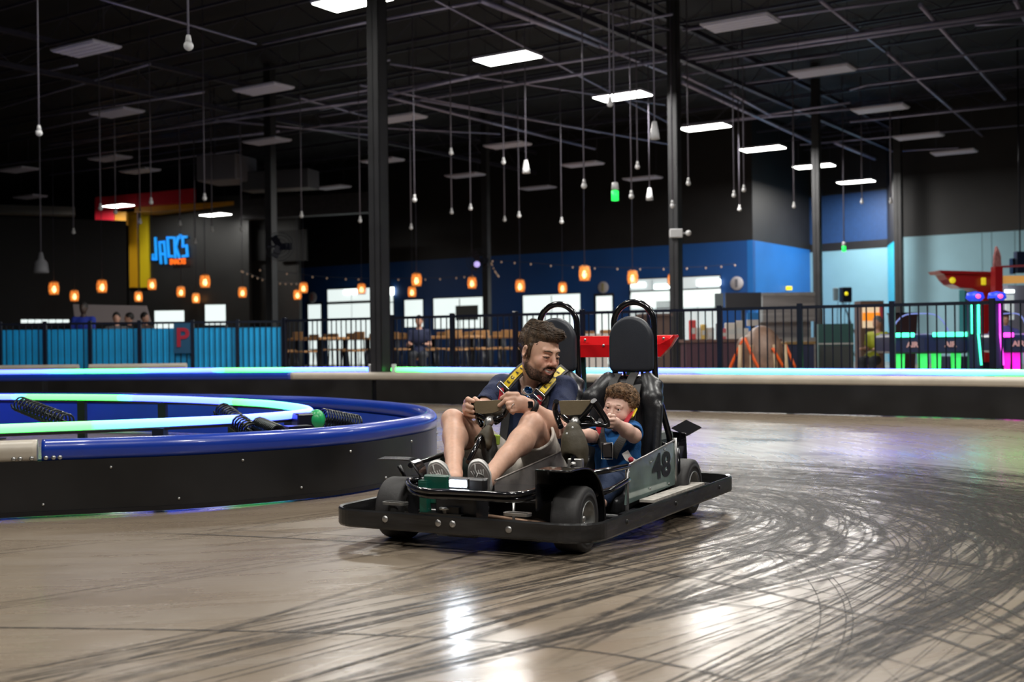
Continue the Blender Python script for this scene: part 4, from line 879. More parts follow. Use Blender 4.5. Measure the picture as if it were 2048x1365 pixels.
# red box between headrests (mount) behind the man
# steering: column, hub, cover, wheel grip, pad
def steering(hub, tilt, base, padq, grips, cover, label):
    st = MB()
    hub = np.array(hub, float)
    for g in grips: st.tube(catmull(g[0], 5), g[1], seg=10)
    o = st.build('steering_wheel', gloss_blk, kart); tag(o, label)
    MB().ring(hub, nrm(tilt), [(0, .028), (.014, .028), (.016, .012), (.023, .010), (.024, -.02), (.018, -.04), (0, -.04)], seg=20).build('hub', silver, o); MB().prism([(-.052, .046), (.056, .046), (.036, -.024), (-.030, -.024)], hub + [0, .04, .02], (1, 0, 0), (0, .3, .95), (0, .015, 0)).build('hub_plate', silver, o)
    MB().prism(padq, (0, 0, 0), (1, 0, 0), (0, 0, 1), (0, .03, 0)).build('pad', khaki_b, o)
    MB().tube([hub, np.array(base, float)], .0125, seg=10).build('steering_column', gloss_blk, kart)
    return o
def pad_quad(pts, y): return [(KY(a, b, y)[0], KY(a, b, y)[2]) for a, b in pts]
SY = .70
so = steering(KY(977, 846, .66), (0, -.8, -.5), KY(936, 925, .42), pad_quad([(950, 803), (1005, 800), (1000, 822), (988, 826), (968, 828), (954, 826)], SY - .02), [
    ([KY(947, 806, SY - .02), KY(951, 822, SY), KY(957, 838, SY + .01), KY(964, 852, SY)], .013), ([KY(1020, 806, SY), KY(1014, 822, SY + .01), KY(1002, 838, SY), KY(990, 846, SY)], .013),
    ([KY(957, 832, SY), KY(968, 838, SY - .02), KY(978, 843, SY - .02)], .012), ([KY(1008, 832, SY), KY(992, 838, SY - .02), KY(978, 843, SY - .02)], .012), ([KY(956, 829, SY + .03), KY(975, 833, SY + .03), KY(1000, 829, SY + .03)], .018)], None, 'steering wheel held by the man')
for ch in so.children:
    if ch.name.startswith('pad'): ch.location.y = SY - .02
so2 = steering(KY(1149, 848, .66), (0, -.8, -.5), KY(1146, 935, .50), pad_quad([(1120, 802), (1183, 801), (1178, 823), (1165, 829), (1140, 831), (1125, 829)], SY - .02), [
    ([KY(1113, 803, SY), KY(1110, 818, SY + .02), KY(1115, 838, SY + .02), KY(1122, 855, SY)], .014), ([KY(1187, 802, SY - .05), KY(1200, 822, SY), KY(1213, 843, SY + .04), KY(1214, 853, SY + .05)], .0150),
    ([KY(1187, 806, SY - .03), KY(1172, 826, SY - .03), KY(1156, 842, SY - .02)], .013), ([KY(1214, 852, SY + .03), KY(1190, 849, SY), KY(1160, 850, SY - .02)], .012), ([KY(1122, 830, SY + .02), KY(1135, 842, SY - .02), KY(1149, 847, SY - .02)], .013), ([KY(1165, 838, SY - .01), KY(1180, 838, SY), KY(1188, 848, SY)], .012)], None, 'steering wheel held by the child')
for ch in so2.children:
    if ch.name.startswith('pad'): ch.location.y = SY - .02
# khaki cloth boots over the steering columns
def boot(pts, y, label):
    s = SDF(); q = [(KY(a, b, y + dy), r) for a, b, r, dy in pts]
    for i in range(len(q) - 1): s.cap(q[i][0], q[i + 1][0], q[i][1], q[i + 1][1], k=.02)
    a = KY(pts[-1][0], pts[-1][1], y + pts[-1][3]); s.ell(a + [-.01, -.03, -.015], (q[-1][1] * .72, .045, .05), sub=True, k=.01)
    return tag(s.build('column_cover', khaki, kart, .006, smooth=1, dispf=lambda V: V + ((vnoise(V * [1, 1, .4], 30., 5) - .5) * .010)[:, None] * np.array([1, -.5, 0])), label)
boot([(978, 858, .018, 0), (974, 870, .030, 0), (967, 884, .048, -.01)], .60, 'khaki cloth cover on the steering column before the man')
boot([(1146, 860, .036, 0), (1147, 880, .052, 0), (1150, 900, .058, 0), (1153, 918, .054, 0)], .58, 'khaki cloth cover on the steering column before the child')
o = SDF().chain([KY(976, 880, .63), KY(980, 905, .62), KY(983, 935, .60)], [.038, .034, .028], k=.02).build('column_sleeve', mat('black_cloth', (.012, .012, .010), .6, bump=.2), kart, .006, smooth=1, dispf=lambda V: V + ((vnoise(V * [1, 1, .4], 30., 5) - .5) * .014)[:, None] * np.array([1, -.5, 0]))
for a, b, y in ((1145, 856, .553), (1134, 868, .538)): MB().ring(KY(a, b, y), (0, -1, .1), [(0, .004), (.004, .0035), (.006, 0), (.006, -.02)], seg=10).build('snap_button', mat('white_snap', (.7, .7, .7), .3), kart)
bx = KY(1146, 930, .50); MB().box(bx + [0, .03, .0], (.07, .03, .05), ch=.004).ring(bx + [-.0, .005, -.0], (0, -1, 0), [(0, .012), (.012, .01), (.014, 0)], seg=10).build('column_clamp', silver, kart)

# ================================================================ PEOPLE
def skin_mat(name, col, sub=.07):
    m = mat(name, col, .45, var=.06, vs=60., bump=.05, bs=350., attr='tint'); b = m.node_tree.nodes['Principled BSDF']; b.inputs['Subsurface Weight'].default_value = sub; b.inputs['Subsurface Radius'].default_value = (.6, .2, .1); b.inputs['Subsurface Scale'].default_value = .015; return m
skin_man = skin_mat('fair_skin', (.62, .365, .262)); skin_boy = skin_mat('child_skin', (.72, .46, .37))
def hair_mat(name, c0, c1, sc=(1, 1, 1)):
    m = bpy.data.materials.new(name); m.use_nodes = True; N = m.node_tree.nodes; L = m.node_tree.links; b = N['Principled BSDF']; b.inputs['Roughness'].default_value = .5
    tc = N.new('ShaderNodeTexCoord'); mp = N.new('ShaderNodeMapping'); mp.inputs['Scale'].default_value = sc; L.new(tc.outputs['Object'], mp.inputs[0]); n = N.new('ShaderNodeTexNoise'); n.inputs['Scale'].default_value = 60; n.inputs['Detail'].default_value = 6; n.inputs['Distortion'].default_value = .6; L.new(mp.outputs[0], n.inputs['Vector'])
    r = N.new('ShaderNodeValToRGB'); r.color_ramp.elements[0].position = .35; r.color_ramp.elements[1].position = .7; r.color_ramp.elements[0].color = (*c0, 1); r.color_ramp.elements[1].color = (*c1, 1); L.new(n.outputs[0], r.inputs[0]); L.new(r.outputs[0], b.inputs['Base Color'])
    bp = N.new('ShaderNodeBump'); bp.inputs['Strength'].default_value = .7; bp.inputs['Distance'].default_value = .006; L.new(n.outputs[0], bp.inputs['Height']); L.new(bp.outputs[0], b.inputs['Normal']); return m
hair_man = hair_mat('brown_hair', (.030, .018, .011), (.13, .080, .045), (1, 1, .5)); hair_boy = hair_mat('curly_brown_hair', (.06, .032, .016), (.42, .25, .13))
eye_w = mat('eye_white', (.7, .68, .66), .15, coat=.5); iris_m = mat('dark_iris', (.03, .015, .008), .1, coat=.6); teeth_m = mat('teeth', (.80, .77, .72), .25); lip_in = mat('mouth_inside', (.12, .02, .02), .5)

def headT(origin, yaw, pitch, roll, sc):
    """face looks along local +f. yaw: radians turned from kart -y towards +x. Columns: side, forward, up"""
    f = np.array([math.sin(yaw), -math.cos(yaw), 0]); sd = np.array([-math.cos(yaw), -math.sin(yaw), 0])    # side: person's right
    sd = np.cross(f, [0, 0, 1.]); u = np.array([0, 0, 1.])
    f2 = f * math.cos(pitch) - u * math.sin(pitch); u2 = u * math.cos(pitch) + f * math.sin(pitch)
    sd2 = sd * math.cos(roll) + u2 * math.sin(roll); u3 = u2 * math.cos(roll) - sd * math.sin(roll)
    return M4(np.c_[sd2, f2, u3] * sc, origin)
def head_prims(s, child=False, smile=True):
    k = .012
    if not child:
        s.ell((0, -.014, .034), (.077, .096, .084), k=.02).ell((0, .030, -.020), (.064, .066, .085), k=.03).ell((0, .036, -.076), (.050, .054, .040), k=.03)
        s.ell((0, .078, -.100), (.022, .018, .018), k=.025)
        for g in (-1, 1):
            s.ell((g * .040, .066, -.028), (.024, .022, .024), k=.02); s.cap((g * .058, -.005, -.045), (g * .045, .045, -.090), .018, k=.03)
            s.cap((g * .012, .089, .030), (g * .040, .078, .030), .010, .008, k=.012)
            s.ell((g * .031, .103, .010), (.018, .016, .010), k=.012, sub=True); s.chain([(g * .017, .0890, .0055), (g * .031, .0925, .0075), (g * .046, .0830, .0045)], [.0046, .0056, .0044], k=.004); s.chain([(g * .018, .0870, -.0060), (g * .031, .0895, -.0085), (g * .045, .0815, -.0060)], [.0040, .0045, .0040], k=.006)
            s.ell((g * .013, .104, -.028), (.008, .010, .007), k=.006); s.ell((g * .008, .109, -.034), (.004, .006, .004), k=.002, sub=True)
            s.ell((g * .080, -.008, -.004), (.009, .019, .030), R=RZ(-g * .35), k=.006); s.ell((g * .087, -.002, .000), (.006, .010, .018), R=RZ(-g * .35), k=.004, sub=True)
            s.cap((g * .030, .094, -.036), (g * .038, .084, -.062), .007, .006, k=.012)
        s.cap((0, .088, .026), (0, .112, -.018), .008, .0115, k=.008).ell((0, .116, -.022), (.011, .011, .010), k=.006)
        s.ell((0, .084, -.058), (.030, .017, .018), k=.012)
        s.ell((0, .108, -.0635), (.022, .016, .0080), k=.003, sub=True); [s.ell((g * .021, .100, -.0575), (.0115, .014, .0062), R=RY(-g * .45), k=.003, sub=True) for g in (-1, 1)]
        s.chain([(-.032, .086, -.0480), (-.014, .099, -.0530), (0, .103, -.0530), (.014, .099, -.0530), (.032, .086, -.0480)], [.0022, .0026, .0030, .0026, .0022], k=.004); s.chain([(-.029, .087, -.0570), (-.014, .097, -.0705), (0, .101, -.0740), (.014, .097, -.0705), (.029, .087, -.0570)], [.0022, .0032, .0036, .0032, .0022], k=.004)
    else:
        s.ell((0, -.012, .030), (.076, .092, .080), k=.02).ell((0, .030, -.022), (.066, .062, .062), k=.03).ell((0, .040, -.052), (.046, .045, .032), k=.03).ell((0, .076, -.072), (.016, .014, .012), k=.02)
        for g in (-1, 1):
            s.ell((g * .040, .062, -.036), (.027, .024, .026), k=.02); s.ell((g * .030, .100, -.002), (.018, .015, .010), k=.012, sub=True); s.cap((g * .012, .086, .018), (g * .042, .076, .016), .009, .007, k=.012)
            s.chain([(g * .017, .0845, .0060), (g * .030, .0875, .0085), (g * .044, .0785, .0055)], [.0036, .0042, .0036], k=.004); s.chain([(g * .017, .0835, -.0070), (g * .030, .0860, -.0098), (g * .043, .0785, -.0070)], [.0036, .0042, .0036], k=.005)
            s.ell((g * .077, -.010, -.012), (.009, .016, .024), R=RZ(-g * .35), k=.006); s.ell((g * .009, .099, -.026), (.006, .007, .005), k=.005)
        s.cap((0, .086, .006), (0, .099, -.020), .007, .008, k=.010).ell((0, .101, -.022), (.009, .009, .008), k=.006)
        s.ell((0, .082, -.048), (.020, .014, .012), k=.01); s.chain([(-.016, .091, -.047), (0, .098, -.045), (.016, .091, -.047)], [.003, .0045, .003], k=.004); s.chain([(-.015, .090, -.051), (0, .096, -.053), (.015, .090, -.051)], [.003, .005, .003], k=.004); s.ell((0, .100, -.049), (.016, .008, .0015), k=.002, sub=True)
def face_bits(T, parent, off, child, skin_off=0.):
    R = T[:3, :3]
    for g in (-1, 1):
        if child: c = np.array([g * .030, .0765, -.001]); r = .0122
        else: c = np.array([g * .031, .0800, .000]); r = .0120
        m = MB(T).ell(c, r, u=20, v=14); o = m.build('eye', eye_w, parent, off=off)
        g_ = nrm(np.array([(-.15 if child else .0), 1., .0 if child else -.15])); q_ = .0088 if child else .0078; MB(T).ell(c + g_ * (r + .0006 - q_), (q_, q_, q_), u=16, v=10).build('iris', iris_m, o, off=off)
    if not child:
        for g in (-1, 1): MB(T).tube(catmull([(g * .017, .0925, .0015), (g * .031, .0965, .0025), (g * .046, .0860, .0005)], 5), .0014, seg=6).build('eyelash', ink, parent, off=off)
    for g in (-1, 1):
        if child: P = [(g * .014, .0915, .0215), (g * .030, .0870, .0240), (g * .043, .0795, .0200)]; rr = [.0018, .0022, .0015]
        else: P = [(g * .012, .0965, .0250), (g * .028, .0945, .0300), (g * .047, .0815, .0260)]; rr = [.0026, .0036, .0018]
        C_ = catmull(P, 5); m2 = MB(T).tube(C_, list(np.interp(np.linspace(0, 1, len(C_)), [0, .5, 1], rr)), seg=8); m2.build('eyebrow', hair_boy if child else hair_man, parent, off=off)
    if not child:
        P = [(.027 * math.sin(a), .0850 + .013 * math.cos(a), .006 * (1 - math.cos(a))) for a in np.linspace(-1.25, 1.25, 13)]; MB(T).sweep([np.array(p) * [.92, 1, 1] + [0, .000, -.0660] for p in P], [(-.002, .001), (.002, .001), (.002, .0105), (-.002, .0105)]).build('teeth', teeth_m, parent, off=off)
        MB(T).ell((0, .078, -.062), (.026, .013, .012)).build('mouth', lip_in, parent, off=off)

# ---------------- the man
def ppx(p): q = np.asarray(p, float) - CC; return 1024 + FPX * (q @ RV) / q[1], 682.5 - FPX * (q @ UV_) / q[1]
MB0 = np.array([-.20, 1.16, .12])
man = empty('person', KO + KR * MB0[0] + KS * MB0[1] + [0, 0, MB0[2]], -YAW, 'smiling bearded man in a navy t-shirt and beige shorts driving the kart', 'person')
HO = kpx(*[float(v) for v in ppx(KO + KR * -.128 + KS * 1.10 + [0, 0, .842])], 1, 1.045); HT = headT(HO, math.radians(28 + 39), math.radians(17), math.radians(4), 1.13)
def limb(s, pts, rs, k=.02, **kw): return s.chain(pts, rs, k=k, **kw)
hipR, hipL = np.array([-.30, 1.12, .215]), np.array([-.10, 1.12, .215])
knR, knL = kpx(906, 843, 1, .72), kpx(1064, 850, 1, .73)
anR, anL = kpx(908, 948, 1, .38), kpx(976, 957, 1, .39)
shR, shL = np.array([-.385, 1.17, .655]), np.array([-.025, 1.17, .650])
elR, elL = kpx(966, 818, 1, .97), kpx(1117, 858, 1, .94)
wrR, wrL = kpx(943, 824, 1, .775), kpx(1058, 812, 1, .745)
nb = np.array([-.205, 1.20, .68])
BS = SDF()
BS.ell((-.20, 1.17, .24), (.15, .13, .12), k=.05).ell((-.20, 1.18, .42), (.145, .105, .17), k=.06).ell((-.205, 1.18, .57), (.165, .105, .12), k=.06)
for sh in (shR, shL): BS.cap(nb, sh, .045, .052, k=.05)
hb_ = lambda p: (HT @ np.array([*p, 1.]))[:3]
BS.cap(nb, hb_((0, -.032, -.050)), .062, .052, k=.016).cap(nb + [.0, -.05, -.02], hb_((0, -.005, -.085)), .035, .028, k=.02)
def leg(s, hip, kn, an, side):
    t = nrm(kn - hip); u = nrm(an - kn); back = nrm(np.cross(np.cross(u, [0, -1, 0.2]), u)) * -1
    s.chain([hip, hip + (kn - hip) * .5, kn + (hip - kn) * .12], [.095, .082, .062], k=.04).cap(kn + (hip - kn) * .10, kn, .060, .055, k=.02).ell(kn + np.array([0, -.014, .006]), (.040, .040, .046), k=.025)
    m = kn + (an - kn) * .30; cb = np.array([0, .032, -.014]); s.chain([kn, m + cb * .5, kn + (an - kn) * .62 + cb * .2, an], [.052, .056, .042, .036], k=.025); s.ell(m + cb, (.045, .048, .08), R=frame(u), k=.03); s.cap(an, an + u * .045, .036, .038, k=.02)
    s.cap(kn + (an - kn) * .12 + [0, -.014, 0], an + [0, -.006, 0], .028, .022, k=.03)
def frame(z): z = nrm(z); x = nrm(np.cross([0, 1, 0], z)); return np.c_[x, np.cross(z, x), z]
leg(BS, hipR, knR, anR, -1); leg(BS, hipL, knL, anL, 1)
BS.chain([shR, (shR + elR) / 2, elR], [.056, .052, .043], k=.03).chain([elR, elR + (wrR - elR) * .35, wrR], [.044, .046, .029], k=.02)
BS.chain([shL, (shL + elL) / 2, elL], [.056, .052, .044], k=.03).chain([elL, elL + (wrL - elL) * .35, wrL], [.044, .047, .029], k=.02)
# hands, placed finger by finger: (pixel, y) points
def fing(s, pts, rs, k=.006): s.chain([kpx(a, b, 1, y) for a, b, y in pts], rs, k=k)
# his left hand (right in the photo), index finger lying along the pad, the others curled round the grip
s = BS
s.cap(wrL, kpx(1040, 807, 1, .71), .030, .030, k=.02, flat=((0, 1, .3), .8)).cap(kpx(1046, 802, 1, .72), kpx(1024, 801, 1, .695), .024, .020, k=.015).cap(kpx(1046, 816, 1, .72), kpx(1028, 818, 1, .695), .024, .019, k=.015)
s.ell(kpx(1034, 808, 1, .705), (.036, .026, .036), k=.02)
fing(s, [(1030, 797, .69), (1012, 801, .672), (998, 812, .665)], [.0135, .0115, .0090])
fing(s, [(1034, 790, .70), (1016, 789, .685), (1003, 797, .68)], [.0150, .0125, .0100])            # thumb on top
fing(s, [(1028, 806, .685), (1016, 808, .655), (1019, 815, .668)], [.0125, .0115, .0095])
fing(s, [(1029, 814, .685), (1018, 816, .655), (1021, 822, .672)], [.0120, .0110, .0092])
fing(s, [(1032, 821, .69), (1023, 823, .664), (1026, 827, .682)], [.0110, .0100, .0085])
# his right hand (left in the photo): a fist round the left grip, thumb on top
s.ell(kpx(938, 816, 1, .735), (.026, .032, .040), k=.02).cap(wrR, kpx(938, 818, 1, .74), .029, .028, k=.02)
fing(s, [(932, 804, .73), (936, 799, .69), (947, 803, .665)], [.0130, .0120, .0098]); fing(s, [(930, 812, .73), (935, 811, .68), (945, 815, .665)], [.0130, .0120, .0095]); fing(s, [(931, 820, .73), (936, 821, .68), (947, 824, .67)], [.0125, .0115, .0092]); fing(s, [(933, 828, .735), (940, 830, .69), (949, 833, .68)], [.0115, .0105, .0088])
fing(s, [(945, 808, .745), (950, 799, .72), (957, 803, .70)], [.0145, .0125, .0100])
HS = SDF(HT); head_prims(HS, False); BS.p += HS.p
HTi = np.linalg.inv(HT)
def man_tint(V):
    C = np.ones((len(V), 3)); h = np.c_[V, np.ones(len(V))] @ HTi.T; x, f, u = h[:, 0], h[:, 1], h[:, 2]; inhead = (u > -.16) & (u < .17) & (np.abs(x) < .12) & (f > -.15) & (f < .16)
    sm = lambda a, lo, hi: np.clip((a - lo) / (hi - lo), 0, 1) ** 1 * 1.
    # beard: jaw line, chin and moustache; cheeks and lips stay clear
    ub = .046 + .30 * np.maximum(0, f - .02); jaw = np.clip((-u - ub) / .012 + .5, 0, 1) * sm(f, -.012, .004); side = sm(.032 - f, 0, .014) * sm(f, .000, .008) * sm(-u, -.03, -.015) * (np.abs(x) > .045)
    mou = np.clip(1.5 - np.abs(u + .0440 + 5. * x * x) / .0060, 0, 1) * (np.abs(x) < .038) * (f > .07); gob = np.clip(1.3 - np.abs(np.abs(x) - .038) / .009, 0, 1) * (f > .06) * (u < -.046) * (u > -.09)
    lip = ((np.abs(x) < .030) & (f > .086) & (u < -.0490 + .0 * x) & (u > -.0785 + 14 * x * x)); b = np.clip(np.maximum.reduce([jaw * .95, side, mou, gob * .8]), 0, 1); b = b * (u > -.135) * (1 - lip); n = vnoise(h[:, :3], 90., 2); b = b * (.66 + .30 * n) * inhead; b = np.clip(np.maximum(b, np.clip(mou, 0, 1) * .92 * inhead * (1 - lip)), 0, .92)[:, None]
    C = C * (1 - b) + np.array([.15, .12, .11]) * b
    C[lip & inhead] = [.78, .55, .58]
    ck = np.exp(-(((np.abs(x) - .042) / .022) ** 2 + ((u + .018) / .02) ** 2)) * (f > .03) * inhead; C *= 1 - ck[:, None] * np.array([0, .16, .14]); ns = np.exp(-((x / .02) ** 2 + ((u + .02) / .022) ** 2)) * (f > .09) * inhead; C *= 1 - ns[:, None] * np.array([0, .16, .13])
    red = np.zeros(len(V))
    for p in (knR, knL, elL, wrL): red += np.exp(-(np.linalg.norm(V - p, axis=1) / .05) ** 2)
    C *= 1 - np.clip(red, 0, 1)[:, None] * np.array([0, .08, .07])
    return C
BS.build('body', skin_man, man, .0042, off=MB0, colf=man_tint, smooth=1)
face_bits(HT, man, MB0, False)
# hair: short sides, fuller top swept forward
HR = SDF(HT)
HR.ell((0, -.022, .038), (.081, .099, .090), k=.01).ell((0, .026, .092), (.058, .056, .030), k=.03).ell((-.01, .058, .090), (.046, .028, .024), R=RX(-.2), k=.02).ell((.0, -.04, .092), (.056, .06, .028), k=.03)
HR.ell((0, .105, .020), (.066, .050, .062), k=.012, sub=True).ell((0, .060, -.065), (.12, .115, .075), k=.012, sub=True).rbox((0, -.02, -.150), (.14, .2, .09), .01, k=.01, sub=True)
for g in (-1, 1): HR.ell((g * .088, -.006, -.014), (.022, .026, .034), k=.006, sub=True); HR.cap((g * .0725, .016, .030), (g * .0715, .018, -.012), .0075, .0050, k=.012)
def hair_disp(V):
    h = (np.c_[V, np.ones(len(V))] @ HTi.T)[:, :3]; top = np.clip((h[:, 2] - .06) / .05, 0, 1)
    a = vnoise(h * [1.6, .35, 1.0] + [0, 0, 0], 110., 4) - .5; b = vnoise(h * [1, .6, 1], 45., 8) - .5; c0 = hb_((0, -.02, .02)); n = (V - c0); n = n / np.linalg.norm(n, axis=1)[:, None]
    return V + n * (a * (.003 + .009 * top) + b * .010 * top)[:, None]
HR.build('hair', hair_man, man, .0034, off=MB0, dispf=hair_disp)
def strands(src, mask, n, step, rad, mt, parent, off, name, T, npt=9, seg=4, seed=1, inset=.002):
    """hair strands rooted on the vertices of a mesh; step() gives the path in head coordinates"""
    me = src.data; nv = len(me.vertices); co = np.empty(nv * 3); no = np.empty(nv * 3); me.vertices.foreach_get('co', co); me.vertices.foreach_get('normal', no); co = co.reshape(-1, 3) + off; no = no.reshape(-1, 3); Ti = np.linalg.inv(T); R = T[:3, :3] / np.cbrt(abs(np.linalg.det(T[:3, :3])))
    h = (np.c_[co, np.ones(nv)] @ Ti.T)[:, :3]; hn = no @ R; ok = np.where(mask(h, co))[0]; g = np.random.RandomState(seed); pick = g.choice(ok, min(n, len(ok) * 3)); m = MB(T)
    for i in pick:
        p = h[i] + g.normal(0, .0012, 3) - hn[i] * inset; P = step(p, hn[i], npt, g); m.tube(P, [rad * (1 - .75 * (j / (npt - 1)) ** 2) for j in range(npt)], seg=seg, caps=False)
    return m.build(name, mt, parent, off=off, fix=False)
def man_step(p, d, n, g):
    top = min(1, max(0, (p[2] - .075) / .035)); L_ = .009 + .026 * top * g.uniform(.7, 1.1); fr_ = min(1, max(0, p[1] / .06)); nz = vnoise(p[None] , 28., 3)[0] - .5; flow = np.array([-.35 + nz * .9, 1., .15 + .5 * fr_]) * top + np.array([0, -.5, -.8]) * (1 - top); flow = nrm(flow - d * (flow @ d) * .9); P = [p]; q = p.copy()
    for j in range(1, n): t = j / n; q = q + nrm(flow + d * (.42 * (1 - 1.6 * t) + .06) + g.normal(0, .08, 3)) * L_ / n; P.append(q.copy())
    return P
mh = [o for o in man.children if o.name.startswith('hair')][0]
strands(mh, lambda h, c: (np.abs(h[:, 2]) < 1) & ~((h[:, 2] < -.04)), 6500, man_step, .0012, hair_man, mh, MB0, 'hair_strands', HT, 7)
mbody = [o for o in man.children if o.name.startswith('body')][0]
def beard_step(p, d, n, g): f = nrm(np.array([0, .15, -1.]) + d * .5 + g.normal(0, .25, 3)); return [p + f * .0048 * j / (n - 1) for j in range(n)]
strands(mbody, lambda h, c: (man_tint(c)[:, 2] < .44) & ~((np.abs(h[:, 0]) < .032) & (h[:, 2] < -.0485) & (h[:, 2] > -.080)) & (np.abs(h[:, 0]) < .1) & (h[:, 1] > -.04) & (h[:, 1] < .13) & (h[:, 2] < .03) & (h[:, 2] > -.120), 7000, beard_step, .00048, mat('beard_brown', (.030, .017, .010), .6), mbody, MB0, 'beard', HT, 4, seg=3, inset=0)
# navy t-shirt
navy_cloth = mat('navy_cotton', (.010, .018, .060), .8, var=.12, vs=30., bump=.25, bs=140.)
TS = SDF()
TS.ell((-.20, 1.165, .30), (.170, .135, .12), k=.05).ell((-.20, 1.170, .44), (.170, .125, .16), k=.06).ell((-.205, 1.170, .575), (.185, .122, .11), k=.05)
for sh in (shR, shL): TS.cap(nb + [0, 0, -.02], sh, .062, .066, k=.05)
c1 = shR + (elR - shR) * .78; TS.cap(shR, c1, .066, .066, k=.03); c2 = shL + (elL - shL) * .74; TS.cap(shL, c2, .066, .068, k=.03)
TS.cap(c1, c1 + nrm(elR - shR) * .15, .056, .056, k=.006, sub=True); TS.cap(c2, c2 + nrm(elL - shL) * .15, .058, .058, k=.006, sub=True)
TS.rbox(c1 + nrm(elR - shR) * .075, (.12, .12, .05), .01, R=frame(elR - shR), k=.003, sub=True); TS.rbox(c2 + nrm(elL - shL) * .080, (.09, .10, .05), .01, R=frame(elL - shL), k=.003, sub=True)
TS.cap(nb + [.01, -.035, .03], nb + [.0, .02, .20], .078, .10, k=.01, sub=True); TS.ell(nb + [.005, -.085, -.012], (.052, .06, .058), k=.01, sub=True)
def fold(sc, amp, sd, st=(1, 1, 1)):
    def f(V):
        n = vnoise(V * np.array(st), sc, sd) - .5; n2 = vnoise(V * np.array(st), sc * 2.3, sd + 1) - .5; d = np.array([.35, -.9, .1]); return V + ((n * amp + n2 * amp * .5))[:, None] * d
    return f
TS.build('t_shirt', navy_cloth, man, .0062, off=MB0, smooth=1, dispf=fold(15., .034, 9, (1, 1, .55)))
# beige shorts
beige_cloth = mat('beige_shorts_cloth', (.60, .55, .49), .8, var=.10, vs=40., bump=.2, bs=160.)
SH = SDF(); SH.ell((-.20, 1.15, .235), (.175, .15, .125), k=.05)
for hip, kn, f in ((hipR, knR, .70), (hipL, knL, .80)):
    e = hip + (kn - hip) * f; SH.cap(hip, e, .110, .095, k=.03); d = nrm(kn - hip); SH.cap(e - d * .02, e + d * .3, .080, .085, k=.006, sub=True); SH.rbox(e + d * .115, (.16, .16, .10), .01, R=frame(d), k=.003, sub=True)
SH.build('shorts', beige_cloth, man, .0062, off=MB0, smooth=1, dispf=fold(22., .020, 21))
# light lining patch / lime tag seen at the waist
MB().box(kpx(993, 880, 1, .86), (.034, .02, .05), R=RY(.1), ch=.004).build('lime_tag', mat('lime_fabric', (.45, .62, .08), .6), man, off=MB0)
# shoes: upper > sole
shoe_m = mat('pale_grey_mesh', (.40, .39, .38), .7, var=.15, vs=60., bump=.3, bs=260.); sole_w = mat('white_sole', (.60, .59, .57), .5, var=.05); sole_p = mat('grey_pink_sole', (.52, .46, .44), .55, var=.1)
def shoe(toe_px, heel_px, an, label):
    toe = kpx(*toe_px, 1, .215); heel = kpx(*heel_px, 1, .300); a = nrm(toe - heel); n0 = np.array([.42, -.82, -.38]); n = nrm(n0 - a * (a @ n0)); sd = np.cross(a, n); L_ = np.linalg.norm(toe - heel)
    T = M4(np.c_[sd, a, -n], heel); s = SDF(T); w1, w2 = .047, .037                      # local: side, along to toe, up from the sole
    s.chain([(0, .03, .035), (0, L_ * .4, .032), (0, L_ * .72, .024), (0, L_ - .040, .018)], [w2, .038, .040, .034], k=.03, flat=((0, 0, 1), .75)); s.cap((0, .03, .04), (0, .05, .095), .040, .042, k=.02); s.rbox((0, L_ / 2, -.04), (.1, L_, .04), .01, k=.004, sub=True)
    s.ell((0, .045, .130), (.032, .040, .045), k=.008, sub=True)
    o = s.build('shoe', shoe_m, man, .0045, off=MB0, smooth=1); tag(o, label)
    out = []
    for t in np.linspace(0, 2 * math.pi, 40, endpoint=False):
        y = (1 - math.cos(t)) / 2; w_ = .041 + .010 * math.sin(math.pi * min(1, max(0, (y - .25) / .75))) - .006 * math.exp(-((y - .38) / .12) ** 2); out.append((math.copysign(abs(math.sin(t)) ** .62, math.sin(t)) * w_, y * (L_ + .012) - .006))
    m = MB(T).prism(out, (0, 0, .001), (1, 0, 0), (0, 1, 0), (0, 0, .018)); m.build('sole', sole_w, o, off=MB0)
    inn = [(x * .82, (y - L_ * .5) * .91 + L_ * .5) for x, y in out]
    MB(T).prism(inn, (0, 0, -.0090), (1, 0, 0), (0, 1, 0), (0, 0, .004)).build('tread', sole_p, o, off=MB0)
    m = MB(T); z = -.0115
    for p, q in [((-.006, L_ * .97), (-.016, L_ * .60)), ((-.016, L_ * .60), (.036, L_ * .52)), ((-.038, L_ * .62), (-.016, L_ * .60)), ((-.03, L_ * .48), (.0, L_ * .72)), ((.0, L_ * .72), (.022, L_ * .62)), ((-.034, L_ * .44), (.03, L_ * .40)), ((-.016, L_ * .6), (-.02, L_ * .3)), ((.02, L_ * .56), (-.02, L_ * .34))]:
        m.tube([(p[0], p[1], z), (q[0], q[1], z)], .0028, seg=6)
    for j in range(6): m.tube([(-.030 + .011 * j, L_ * .80, z), (-.020 + .008 * j, L_ * .62, z), (-.028 + .011 * j, L_ * .46, z)], .0016, seg=5)
    m.build('tread_rib', sole_w, o, off=MB0)
shoe((868, 926), (893, 994), anR, 'pale grey sport shoe on the left in the photo'); shoe((952, 924), (968, 994), anL, 'pale grey sport shoe beside the headlight')
